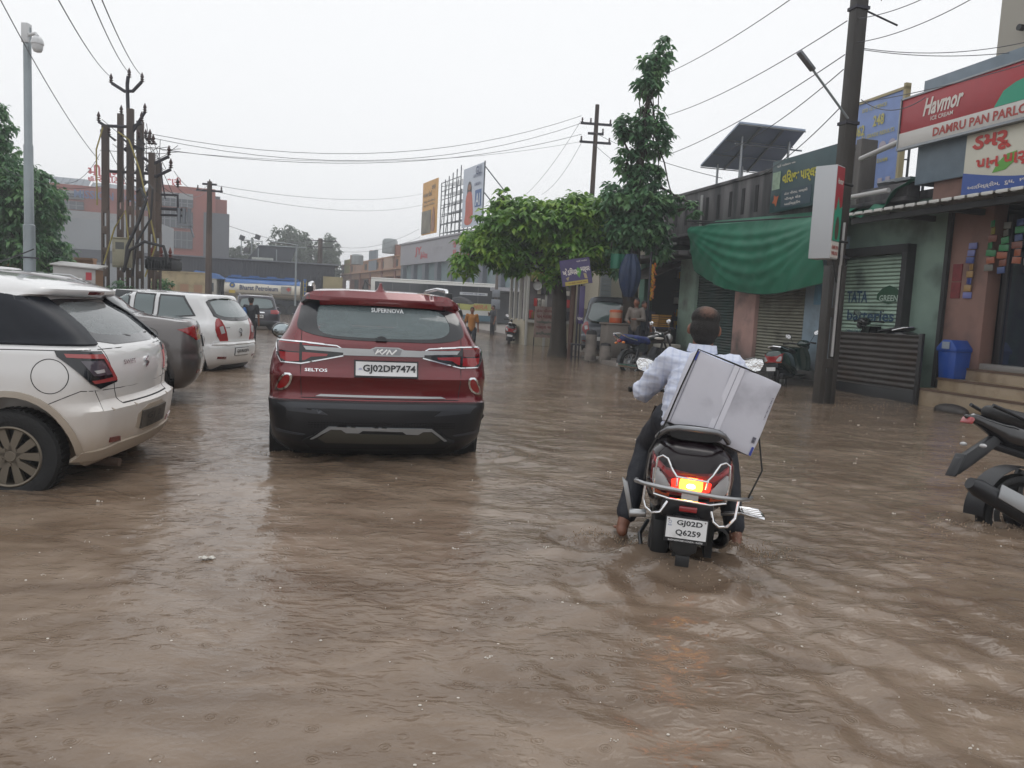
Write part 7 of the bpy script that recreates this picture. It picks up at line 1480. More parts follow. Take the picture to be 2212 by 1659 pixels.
    one('figure_face', pm('figure_tan', ''), o, lambda q: q.prism([(.14*h*math.cos(k*.524), .05*(z1-z0)*math.sin(k*.524)) for k in range(12)], (-.28*h, -.16, Zf(.66)), FX, FZ, (0, .03, 0))); one('figure_hair', pm('hair_print', '3a2c28', .6), o, lambda q: q.prism([(x*h, y*(z1-z0)) for x, y in chaikin([(-.25, 0), (.2, 0), (.2, .2), (.05, .28), (-.12, .28), (-.25, .18)], 2)], (-.28*h, -.125, Zf(.48)), FX, FZ, (0, .03, 0)))
    one('blue_panel', pm('panel_blue', '2f5a94', .5), o, lambda q: q.b(h*.3, h*.88, -.13, -.1, Zf(.3), Zf(.58)))
    lett(o, 'white_lettering', pm('letters_white', 'c4ccd4', .5), [('AI', h*.45, 1.0, h*.59, Zf(.42))])
    lett(o, 'blue_lettering', pm('bill_navy', '3c4c74', .5), [('GU', h*.5, .7, h*.55, Zf(.9)), ('GANPAT UNIVERSITY', h*.85, .28, h*.5, Zf(.82)), ('ADMISSION', h*.6, .25, h*.5, Zf(.68))])
    xe, ze = xz(1060, 372)
    one('side_braces', pm('steel_lattice', ''), o, lambda q: (q.cyl((h, 0, z1-.3), (h+.9, 1.6, z1-2.4), .05, n=5), q.cyl((h, 0, z1-2.4), (h+.8, 1.4, z1-4.2), .05, n=5), q.cyl((h, 0, z0-.4), (h, 0, z1+.1), .06, n=5)))
showroom()
# ================================================================ tanker and bus
def tanker():
    k = 60/1664; p = P(652, 655, 60); p.z = -.2; r = thing('tanker_lorry', 'white and blue fuel tanker lorry crossing at the junction ahead', 'tanker', p, R(13))
    WT = pm('tank_cream', 'd2cdc0', .35, var=.12, vs=.6, mud=((120, 108, 92), 2.0, 1.2, .5)); BL = pm('tank_blue', '2f5f9c', .4, var=.2, vs=1); DK = pm('chassis_dark', '23262e', .7)
    q = MB(); n = 28; L_ = 5.6
    vs = [(-x, .0+1.0*math.cos(a), 1.98+.78*math.sin(a)) for x in (.1, .15, L_-.05, L_) for a in [2*math.pi*j/n for j in range(n)]]
    vs = [(x, y*(.93 if i < n or i >= 3*n else 1), 1.98+(z-1.98)*(.93 if i < n or i >= 3*n else 1)) for i, (x, y, z) in enumerate(vs)]
    q.add(vs, [(i*n+j, i*n+(j+1) % n, (i+1)*n+(j+1) % n, (i+1)*n+j) for i in range(3) for j in range(n)]+[tuple(range(n)), tuple(range(3*n, 4*n))[::-1]]); q.build('tank', WT, r, smooth=50)
    one('blue_top', BL, r, lambda q: (q.sheet(lambda u, v: (-.14-5.4*u, -1.012*math.cos(.55+v*2.04), 1.98+.79*math.sin(.55+v*2.04)+(.03*math.sin(u*14) if v in (0, 1) else 0)), 40, 10)), thick=.01, smooth=60)
    one('catwalk', BL, r, lambda q: (q.b(-5.4, -.3, -.35, .35, 2.8, 2.9), [q.b(-5.2+j*1.3, -4.5+j*1.3, -.2, .2, 2.9, 3.0) for j in range(4)], q.b(.1, .3, -.5, .5, 1.5, 2.95)))
    q = MB(); put_text(q, 'Bharat Petroleum', 2.75, .36, (-3.1, -1.03, 2.08), (1, 0, 0), (0, .0, 1), (0, 0, 0), .02); q.build('company_lettering', pm('letters_navy', '24345e', .5), r)
    q = MB(); q.prism([(.2*math.cos(j*.524), .2*math.sin(j*.524)) for j in range(12)], (-5.0, -1.02, 2.22), (1, 0, 0), (0, 0, 1), (0, .02, 0)); em = q.build('round_emblem', BL, r)
    q = MB(); q.prism([(.12*math.cos(j*.785)*(1 if j % 2 else .6), .12*math.sin(j*.785)*(1 if j % 2 else .6)) for j in range(8)], (-5.0, -1.035, 2.22), (1, 0, 0), (0, 0, 1), (0, .01, 0)); q.b(-5.22, -4.78, -1.03, -1.0, 1.62, 1.85); q.build('emblem_yellow', pm('emblem_gold', 'b8a040', .5), em)
    one('warning_panel', pm('panel_grey', '8f8f8c', .5), r, lambda q: q.b(-1.5, -.75, -1.04, -1.0, 1.75, 2.3)); one('red_diamond', pm('diamond_red', 'b04a44', .5), r, lambda q: q.prism([(0, -.18), (.18, 0), (0, .18), (-.18, 0)], (-.95, -1.06, 2.08), (1, 0, 0), (0, 0, 1), (0, .02, 0)))
    one('lower_stripe', pm('stripe_dark', '5a5650', .6), r, lambda q: (q.b(-5.6, -.1, -1.02, -.95, 1.63, 1.67)))
    one('chassis', DK, r, lambda q: (q.b(-8, .2, -.7, .7, .65, 1.25), q.b(-2.6, -.1, -.95, .95, .3, 1.15), q.b(-5.4, -3.2, -.9, .9, .5, 1.1)))
    one('rear_ladder', pm('ladder_yellow', '9c8c3c', .5), r, lambda q: (q.cyl((.12, -.8, 1.0), (.12, -.8, 2.8), .03), q.cyl((.35, -.8, 1.0), (.35, -.8, 2.8), .03), [q.cyl((.12, -.8, 1.1+.3*j), (.35, -.8, 1.1+.3*j), .025) for j in range(6)]))
    one('cab', pm('cab_cream', 'a8a59c', .4, var=.15), r, lambda q: (q.b(-8.0, -6.1, -1.05, 1.05, .7, 2.55), q.b(-7.9, -6.1, -1.1, 1.1, 2.55, 2.6)), bevel=.06)
    one('cab_roof', BL, r, lambda q: q.add([(-8.1, -1.08, 2.6), (-5.5, -1.08, 2.6), (-5.5, 1.08, 2.6), (-8.1, 1.08, 2.6), (-7.6, -1.0, 3.15), (-6.2, -1.0, 3.0), (-6.2, 1, 3.0), (-7.6, 1, 3.15)], [(3, 2, 1, 0), (4, 5, 6, 7), (0, 1, 5, 4), (1, 2, 6, 5), (2, 3, 7, 6), (3, 0, 4, 7)]), bevel=.04)
    for x0, x1 in ((-7.85, -7.1), (-6.75, -6.3)): one('cab_window', pm('window_slate', '39424c', .2), r, lambda q: q.b(x0, x1, -1.07, -1.04, 1.65, 2.3))
    for x in (-7.2, -1.6, -.5):
        for sy in (-1, 1):
            g = grp('wheel', r); q = MB(); q.lathe([(.26, -.13), (.45, -.14), (.48, -.08), (.48, .08), (.45, .14), (.26, .13)], (x, sy*.9, .5), 24, Matrix.Rotation(R(90), 3, 'X')); q.build('tyre', RUB, g); q = MB(); q.lathe([(0, -.1), (.1, -.14), (.14, -.05), (.27, -.08), (.27, .08)], (x, sy*.9, .5), 20, Matrix.Rotation(R(90), 3, 'X')); q.build('rim', SATIN, g)
tanker()
def bus():
    p = P(1073, 655, 56); p.z = -.2; r = thing('coach_bus', 'white coach with dark window band and yellow-green stripe crossing beyond the red SUV', 'bus', p, R(8))
    WH = pm('bus_white', 'd0d0cc', .35, var=.1, vs=.5); k = 56/1664
    one('body', WH, r, lambda q: (q.b(-9, 0, 0, 2.4, .65, 3.1), q.b(-9, .0, .05, 2.35, 3.1, 3.22)), bevel=.08)
    o = one('window_band', pm('bus_glass', '23262e', .12, coat=.5), r, lambda q: q.b(-8.7, -.15, -.02, .02, 1.75, 2.95)); one('window_divider', pm('bus_divider', '3a3c42', .4), o, lambda q: [q.b(-8.7+1.22*j-.02, -8.7+1.22*j+.02, -.03, -.02, 1.75, 2.95) for j in range(1, 7)])
    one('green_stripe', pm('stripe_lime', 'a8a85c', .45, var=.2, vs=1), r, lambda q: q.b(-8.9, -.1, -.025, .0, 1.25, 1.74)); one('blue_skirt', pm('skirt_blue', '3f6070', .5), r, lambda q: q.b(-8.9, -.05, -.03, 0, .5, .9))
    q = MB(); put_text(q, 'MIRA', 1.1, .32, (-1.2, -.04, 1.5), (1, 0, 0), (0, 0, 1), (0, 0, 0), .03, .3); put_text(q, 'Travels', 1.1, .25, (-5.2, -.04, 1.55), (1, 0, 0), (0, 0, 1), (0, 0, 0), .02, .3); q.build('side_lettering', pm('letters_orange', 'b06a3c', .5), r)
    q = MB(); q.b(-2.7, -.7, -.035, -.02, 2.32, 2.52); wb = q.build('window_banner', pm('banner_white', 'b8bcc0', .5), r); q = MB(); put_text(q, 'અંબાજી થી સુરત', 1.6, .12, (-1.7, -.04, 2.42), (1, 0, 0), (0, 0, 1), (0, 0, 0), .02); q.build('banner_lettering', pm('letters_navy', ''), wb)
    one('rear_window', pm('rear_glass', '6a7274', .2, coat=.3), r, lambda q: q.b(-.01, .03, .3, 2.1, 1.9, 2.9)); one('rear_panel', pm('bus_cream', 'a8a48c', .4), r, lambda q: (q.b(0, .02, .1, 2.3, .7, 1.85)))
    one('rear_lamp', LAMB, r, lambda q: (q.b(.02, .05, .2, .4, 1.0, 1.5), q.b(.02, .05, 2.0, 2.2, 1.0, 1.5))); one('rear_door', pm('door_black', '2c2b2c', .4), r, lambda q: q.b(.02, .04, .9, 1.5, .9, 1.6))
    for x in (-7.0, -1.7):
        g = grp('wheel', r); q = MB(); q.lathe([(.28, -.13), (.47, -.14), (.5, -.08), (.5, .08), (.47, .14), (.28, .13)], (x, .2, .5), 24, Matrix.Rotation(R(90), 3, 'X')); q.build('tyre', RUB, g); q = MB(); q.lathe([(0, .1), (.1, .14), (.14, .05), (.28, .08), (.28, -.08)], (x, .2, .5), 20, Matrix.Rotation(R(90), 3, 'X')); q.build('rim', SATIN, g)
    one('wing_mirror', PLBLK, r, lambda q: (q.tube([(-9, .1, 2.6), (-9.4, -.2, 2.9), (-9.5, -.2, 2.5)], .04, 6), q.box((-9.5, -.2, 2.3), (.1, .3, .45))))
bus()
# ================================================================ street objects on the right
def kiosk():
    r = sth('kiosk', 'small white-framed kiosk shop with glass shelves under a tin roof by the bus', 'kiosk', 9.6, 29, 0); ORG[r.name] = Matrix.Translation((-9.6-.0, -29, 0)) @ Matrix.Translation((-1.25, 0, 0))
    CR = pm('kiosk_cream', 'b4ac98', .6, var=.15, vs=2); WF = pm('frame_white', 'b8b8b4', .4)
    sp(r, 'wall', CR, lambda q: (q.b(9.0, 13, 27.6, 29.8, -.2, .95), q.b(11.5, 13, 27.6, 29.8, .9, 3.2), q.b(9.1, 13, 27.5, 27.7, -.2, 3.2)))
    sp(r, 'roof', pm('tin_roof', '8f908c', .5, var=.3), lambda q: (q.add([(8.3, 27.2, 2.95), (8.3, 30.3, 2.95), (13, 30.3, 3.7), (13, 27.2, 3.7)], [(0, 1, 2, 3)]), q.b(8.3, 8.4, 27.2, 30.3, 2.8, 2.97)))
    sp(r, 'frame', WF, lambda q: None) if 0 else [sp(r, 'frame_post', WF, lambda q: q.b(8.95, 9.06, s_, s_+.1, .9, 2.95)) for s_ in (27.6, 28.3, 29.0, 29.7)]
    [sp(r, 'frame_post', WF, lambda q: q.b(t_, t_+.08, 27.42, 27.5, -.2, 3.1)) for t_ in (9.0, 9.7, 10.2, 10.7)]; sp(r, 'sill', WF, lambda q: q.b(9, 10.8, 27.38, 27.42, .85, .95))
    sp(r, 'shelf_back', pm('kiosk_inside', '6f6a6c', .6, var=.3, vs=3), lambda q: (q.b(9.4, 9.45, 27.7, 29.8, .95, 2.9), q.b(9.1, 10.7, 27.43, 27.45, .95, 2.8)))
    random.seed(31)
    for cc in ('b03a3a', '34343c', 'c4c0b8', '8f8458'):
        for k in range(9):
            q = sm(r); t_ = random.uniform(9.1, 10.6); z_ = random.choice([1.0, 1.45, 1.9, 2.35]); q.b(t_, t_+.12, 27.36, 27.425, z_, z_+random.uniform(.15, .35)); q.build('packet', pm('goods_'+cc, cc, .4), r, bevel=.01)
    sp(r, 'name_board', pm('board_violet', '7a7498', .5, var=.35, vs=4), lambda q: q.b(9.2, 10.5, 27.3, 27.36, 2.6, 3.5)); sp(r, 'board_strip', pm('strip_yellow', 'b0a050', .5), lambda q: q.b(9.2, 10.5, 27.285, 27.3, 2.45, 2.75))
    sp(r, 'clock', pm('clock_white', 'b8b8b8', .4), lambda q: q.lathe([(0, 0), (.14, 0), (.16, .03), (.16, .06)], (9.35, 27.36, 2.2), 18, Matrix.Rotation(R(90), 3, 'X')))
    sp(r, 'pink_board', pm('board_pink', 'b09098', .5), lambda q: q.prism(chaikin([(-.3, 0), (.3, .0), (.35, .2), (0, .35), (-.35, .2)], 2), (8.9, 27.25, 3.55), (1, 0, 0), (0, 0, 1), (0, .04, 0))); sp(r, 'teal_board', pm('board_teal', '54888c', .5), lambda q: q.b(8.0, 8.55, 27.2, 27.24, 3.1, 3.6))
    r = sth('cream_building', 'plain cream-walled building with a white roller shutter behind the trees', 'building', 12, 26.2, 0)
    sp(r, 'wall', pm('cream_plaster', 'b8b2a2', .7, var=.08, vs=.8), lambda q: (q.b(9.9, 18, 25.8, 27.2, 1.45, 5.4), q.b(12, 18, 25.8, 27.2, -.2, 1.5)))
    sp(r, 'base_wall', pm('grey_base', '77777c', .7, var=.15), lambda q: q.b(9.9, 12.5, 25.75, 25.95, -.2, 1.5)); sp(r, 'roller_shutter', pm('shutter_white', '9aa0a2', .5), lambda q: [q.b(9.95, 10.35, 25.74-.015*(k % 2), 25.79, 1.5+k*.09, 1.58+k*.09) for k in range(16)])
    r = sth('notice_board', 'weathered pink board with red and green Gujarati lines on two thin legs', 'notice board', 8.65, 26.3, 0)
    sp(r, 'board', pm('board_faded', 'a08c86', .6, var=.25, vs=3, stain=((110, 84, 76), 3, .5, .8)), lambda q: q.b(7.75, 8.45, 26.28, 26.31, .35, 1.45)); sp(r, 'leg', STL, lambda q: (q.cyl((7.77, 26.32, -.2), (7.77, 26.32, 1.4), .018), q.cyl((8.43, 26.32, -.2), (8.43, 26.32, 1.4), .018)))
    for i, (s_, z_, m_) in enumerate((('ઠંડા પીણા', 1.3, 'notice_red'), ('પાન મસાલા', 1.1, 'notice_red'), ('આઈસ્ક્રીમ', .9, 'notice_green'), ('નાસ્તા ચા', .7, 'notice_red'), ('કરિયાણા', .5, 'notice_green'))):
        q = sm(r); put_text(q, s_, .56, .13, (8.1, 26.27, z_), (1, 0, 0), (0, 0, 1), (0, 0, 0), .02); q.build('notice_lettering', pm(m_, '7a2c30' if m_ == 'notice_red' else '3f5f54', .6), r)
kiosk()
def van():
    r, bv, f = simple_car('grey_van', 'grey van parked on the pavement behind the leafy tree trunk', W(9.2, 23.6, -.02), -24, pm('van_grey', (.07, .08, .1), .35, .3, coat=1), 3.7, 1.5, 1.9, 1.0, .66, roof_r=.2, gl=pm('reflecting_glass', ''), wy=(.6, 2.9))
van()
def leaning_sign():
    p = P(1240, 640, 21.6); p.z = 0
    r = thing('leaning_sign', 'purple parlour sign board tilted on twin thin posts beside the tree trunk', 'sign', p, R(4)); PU = pm('sign_purple', '4d4370', .4, var=.2, vs=3)
    Rm = Matrix.Rotation(R(-11), 3, 'Y'); c = V((.0, -.1, 2.42)); ux, uz = Rm @ V((1, 0, 0)), Rm @ V((0, 0, 1))
    q = MB(); q.prism([(-.42, -.36), (.42, -.36), (.42, .36), (-.42, .36)], c, ux, uz, (0, .04, 0)); bo = q.build('sign_board', PU, r)
    q = MB(); q.prism([(-.34, -.35), (.3, -.35), (.3, -.24), (-.34, -.24)], c+V((0, -.004, 0)), ux, uz, (0, .003, 0)); q.build('yellow_strip', pm('strip_yellow', ''), bo)
    q = MB(); q.prism([(-.08, 0), (0, .14), (.1, .04), (.02, -.16)], c+V((.06, -.004, 0)), ux, uz, (0, .003, 0)); q.build('green_leaf', pm('leaf_green', ''), bo)
    q = MB(); put_text(q, 'ખોડિયાર', .4, .2, c-ux*.17+uz*.03, ux, uz, (0, -.008, 0), .04); put_text(q, 'પાર્લર', .26, .18, c+ux*.26+uz*.03, ux, uz, (0, -.008, 0), .04); put_text(q, 'પાન', .1, .06, c+ux*.04, ux, uz, (0, -.01, 0), .03); put_text(q, 'શ્રી ગણેશ', .3, .05, c+ux*.2+uz*.28, ux, uz, (0, -.008, 0), .02); q.build('sign_lettering', pm('sign_ivory', ''), bo)
    q = MB(); put_text(q, 'ચા કોફી નાસ્તો પાન', .5, .05, c-uz*.295, ux, uz, (0, -.009, 0), .02); q.build('strip_lettering', pm('notice_red', ''), bo)
    q = MB(); q.prism([(-.15, -.14), (-.05, -.1), (-.1, -.22)], c+ux*-.15, ux, uz, (0, -.005, 0)); q.prism([(.2, -.05), (.28, -.08), (.3, -.22), (.22, -.2)], c, ux, uz, (0, -.005, 0)); q.build('printed_shapes', pm('bill_frame', ''), bo)
    one('post', STL, r, lambda q: (q.cyl((.13, 0, -.3), (.13, 0, 2.6), .028), q.cyl((.24, .05, -.3), (.2, .05, 2.4), .02))); one('purple_strip', PU, r, lambda q: q.b(.1, .3, -.02, .03, 1.0, 2.05), bevel=.005); one('brown_post', pm('rust_brown', '4f3b34', .8), r, lambda q: q.cyl((-.02, .15, -.3), (.0, .15, 2.3), .07))
    q = MB(); put_text(q, 'પાન', .15, .09, (.2, -.03, 1.14), (1, 0, 0), (0, 0, 1), (0, 0, 0), .02); q.build('strip_text', pm('sign_ivory', ''), r)
    r = thing('stool', 'low black iron stool standing in water beside the sign posts', 'stool', P(1252, 772, 21.2)*1); r.location.z = 0
    one('seat', STL, r, lambda q: q.b(-.25, .25, -.2, .2, .42, .45)); [one('leg', STL, r, lambda q: q.cyl((x, y, -.2), (x, y, .43), .014)) for x in (-.23, .23) for y in (-.18, .18)]
    one('crossbar', STL, r, lambda q: q.cyl((-.23, -.18, .1), (.23, -.18, .1), .01))
leaning_sign()
def curb_things():
    BO = pm('bollard_stone', '77706a', .8, var=.4, vs=4, stain=((44, 42, 42), 4, .5, .75), bump=.5, bs=16)
    for i, (u, v, Y, h_, lab) in enumerate(((1275, 770, 20.6, .82, 'taller worn stone bollard on the kerb, nearer the sign posts'), (1307, 772, 20.4, .5, 'shorter worn stone bollard beside the standing man'))):
        p = P(u, v, Y); p.z = .05; r = thing('stone_bollard', lab, 'bollard', p, 0, 'stone bollards on the kerb'); one('shaft', BO, r, lambda q: q.lathe([(.17, 0), (.16, .05), (.145, h_*.85), (.12, h_*.97), (0, h_)], (0, 0, 0), 14), smooth=50)
        one('cap_stain', pm('stain_black', '2a292b', .8), r, lambda q: q.lathe([(.148, h_*.85), (.123, h_*.972), (0, h_+.004)], (0, 0, 0), 14))
    r = sth('stone_plinth', 'grey plastered plinth carrying the orange water container', 'plinth', 8.6, 20.2, .1)
    sp(r, 'plinth_body', pm('plinth_grey', '837b74', .7, var=.25, vs=2, stain=((98, 74, 62), 1.2, .5, .75), mud=((60, 54, 50), .5, .1, .6)), lambda q: (q.b(8.0, 8.9, 20.0, 20.5, .1, 1.02), q.b(7.95, 8.95, 19.97, 20.53, 1.02, 1.07)), bevel=.02)
    sp(r, 'plinth_opening', pm('slot_black', ''), lambda q: q.b(8.45, 8.72, 19.97, 20.0, .1, .36))
    r = sth('water_container', 'orange and cream round water container on the plinth', 'water container', 8.3, 20.15, 1.07)
    q = sm(r); q.lathe([(0, 0), (.17, 0), (.18, .03), (.18, .14), (0, .14)], (8.3, 20.15, 1.07), 18); q.lathe([(0, .29), (.18, .29), (.185, .33), (.16, .36), (0, .37)], (8.3, 20.15, 1.07), 18); q.build('container_ends', pm('container_orange', 'b8562f', .4), r, smooth=50)
    q = sm(r); q.lathe([(.178, .14), (.178, .29)], (8.3, 20.15, 1.07), 18); q.build('container_middle', pm('container_cream', 'b08c74', .5), r)
    r = sth('rounded_headstone', 'grey rounded slab standing behind the orange water container', 'slab', 8.6, 20.35, 1.07); sp(r, 'slab', pm('plinth_grey', ''), lambda q: q.prism([(-.13, 0), (.13, 0), (.13, .35), (.09, .46), (0, .5), (-.09, .46), (-.13, .35)], (8.62, 20.32, 1.07), (1, 0, 0), (0, 0, 1), (0, .1, 0)), bevel=.01)
    # folded umbrella and garlands hung by the tall tree
    r = sth('folded_umbrella', 'large folded blue umbrella hanging head-down beside the tall tree', 'umbrella', 8.4, 19.6, 2)
    UB = pm('umbrella_blue', '1e3252', .6, var=.3, vs=4)
    q = sm(r); q.sheet(lambda u, v: (8.4+(.05+.22*math.sin(math.pi*(.08+.86*v))**.8)*(1+.15*math.sin(u*50))*math.cos(u*6.283), 19.6+(.05+.2*math.sin(math.pi*(.08+.86*v))**.8)*(1+.15*math.sin(u*50))*math.sin(u*6.283), 2.95-1.15*v), 60, 14); q.build('canopy_cloth', UB, r, smooth=60); sp(r, 'shaft', STL, lambda q: q.cyl((8.4, 19.6, 1.7), (8.4, 19.6, 3.1), .012))
    r = sth('green_cloth', 'small green cloth square hanging left of the tall tree trunk', 'cloth', 8.05, 19.9, 2.6); q = sm(r); q.sheet(lambda u, v: (7.9+.4*u, 19.8+.03*math.sin(u*9), 2.55+.4*v), 8, 4); q.build('cloth', pm('tarp_green', ''), r, thick=.004)
    r = sth('flower_garland', 'hanging string of yellow and orange flowers left of the tall trunk', 'garland', 9.1, 19.4, 1.6)
    for cc, z0 in (('b88a2c', 1.75), ('b0622c', 1.8)):
        q = sm(r); rs = random.Random(int(z0*100))
        for k in range(34): q.ell((8.98+rs.gauss(0, .025)+(.04 if cc[0] == 'b' and z0 > 1.77 else 0), 19.4+rs.gauss(0, .02), z0+k*.028), .03, None, 6, 4)
        q.build('flowers', pm('flower_'+cc, cc, .7), r)
    r = sth('striped_post', 'thin dark iron post the standing man leans beside', 'post', 8.75, 19.1, .1); sp(r, 'post', STL, lambda q: q.cyl((8.72, 19.0, .05), (8.72, 19.0, 3.0), .03))
    r = sth('cement_bag', 'olive sack slumped at the foot of the tall tree', 'sack', 9.15, 19.6, .1); q = sm(r); q.ell((9.15, 19.5, .42), (.25, .2, .38)); q.build('sack', pm('sack_olive', '4c4633', .8, var=.3, bump=.4, bs=20), r)
    r = sth('shop_bench', 'white slab bench behind the parked motorcycle', 'bench', 9.2, 18.7, .1); sp(r, 'seat', pm('bench_white', 'a09c94', .5), lambda q: q.b(8.9, 9.5, 18.5, 18.9, .5, .6), bevel=.01); sp(r, 'leg', pm('beam_dark', ''), lambda q: q.b(8.95, 9.05, 18.55, 18.85, .1, .5))
curb_things()
# ================================================================ people on foot
SH = lambda n, c: pm(n, c, .7, var=.15, vs=5, bump=.2, bs=50)
ps = dict(STAND); ps.update(elL=(-.25, .05, 1.12), haL=(-.08, .24, 1.12), elR=(.24, .05, 1.1), haR=(.1, .26, 1.05))
person('man in a grey shirt and dark trousers standing with folded hands on the kerb', W(8.35, 18.9, .1), R(150), 1.68, ps, SKIN, SH('shirt_grey', '6c645e'), SH('trouser_black', '23242a'), HAIR, group='pedestrians', shoes=SH('sandal', '3a2c24'), sleeves='long')
ps = dict(STAND); ps.update(anR=(.1, -.2, .35), knR=(.12, .12, .5))
person('man in dark clothes half hidden behind the grey-shirted man by the post', W(8.75, 19.3, .1), R(200), 1.62, ps, SKIN, SH('shirt_navy', '1c2433'), SH('trouser_navy', '1c2030'), HAIR, group='pedestrians', sleeves='short')
ps = dict(STAND); ps.update(knL=(-.1, .14, .5), anL=(-.1, .05, .12), elR=(.24, -.08, 1.12), haR=(.26, -.02, .88))
p = P(1017, 745, 25.5); p.z = -.2
def wader(lab, p, rz, h, top, low, hair, ps):
    r = person(lab, p, rz, h, ps, SKIN, top, low, hair, group='pedestrians'); return r
r = wader('boy in an orange and black T-shirt wading toward the camera', p, R(185), 1.52, SH('shirt_orange', 'b0783c'), SH('trouser_dark', '2c3038'), HAIR, ps)
mo = r.children[1] if r.children[1].name.startswith('shirt') else r.children[1]
kk = 1.52/1.7
mo.data.materials.append(SH('shirt_charcoal', '2e333c')); mo.data.materials.append(SH('shirt_stripe', 'b8b8b4'))
for f_ in mo.data.polygons: f_.material_index = 1 if f_.center.z < 1.2*kk else (2 if f_.center.z < 1.24*kk else 0)
p = P(541, 738, 21.6); p.z = -.2; ps = dict(STAND); ps.update(elL=(-.24, .04, 1.13), haL=(-.2, .2, .98), knR=(.1, .1, .5))
r = wader('boy in black clothes and a cap with a blue bag wading beside the white hatchback', p, R(20), 1.5, SH('shirt_black', '20222a'), SH('trouser_black', ''), HAIR, ps)
organic('cap', [('e', V((0, -.01, 1.62))*(1.5/1.7), (.085, .1, .06)), ('e', V((0, .1, 1.6))*(1.5/1.7), (.06, .06, .012))], SH('cap_black', '17181c'), r, .012, 2)
q = MB(); q.ell((-.17, -.06, 1.02), (.07, .1, .17)); bg_ = q.build('bag', SH('bag_blue', '2f5f9a'), None, smooth=60); bg_.location = p; bg_.rotation_euler = (0, 0, R(20)); tag(bg_, 'small bright blue bag at the side of the boy in black', 'bag')
p = P(1064, 706, 38); p.z = -.2; ps = dict(STAND); ps.update(elR=(.26, .1, 1.15), haR=(.12, .2, 1.25))
r = wader('person in dark clothes waiting beside the slim pole near the bus', p, R(120), 1.65, SH('shirt_ash', '34363c'), SH('trouser_black', ''), HAIR, ps)
p = P(985, 706, 32); p.z = -.2
r = wader('person under a black umbrella walking behind the red SUV', p, R(10), 1.6, SH('shirt_black', ''), SH('trouser_black', ''), HAIR, ps)
r = thing('umbrella', 'open black umbrella held over the walker near the red SUV roof', 'umbrella', p+V((.1, 0, 1.05)), 0)
q = MB(); n = 8
q.add([(0, 0, .86)]+[(.62*math.cos(a*.785)*k, .62*math.sin(a*.785)*k, .86-.28*k*k-(.03 if a % 2 else 0)) for k in (.4, .75, 1) for a in range(8)], [(0, 1+(a+1) % 8, 1+a) for a in range(8)]+[(1+i*8+a, 1+i*8+(a+1) % 8, 1+(i+1)*8+(a+1) % 8, 1+(i+1)*8+a) for i in range(2) for a in range(8)]); q.build('canopy_cloth', SH('umbrella_black', '17181d'), r, thick=.004, smooth=0); one('shaft', STL, r, lambda q: q.cyl((0, 0, 0), (0, 0, .9), .01)); one('rib', STL, r, lambda q: [q.tube([(0, 0, .85), (.6*math.cos(a*.785), .6*math.sin(a*.785), .57)], .006, 4) for a in range(8)])
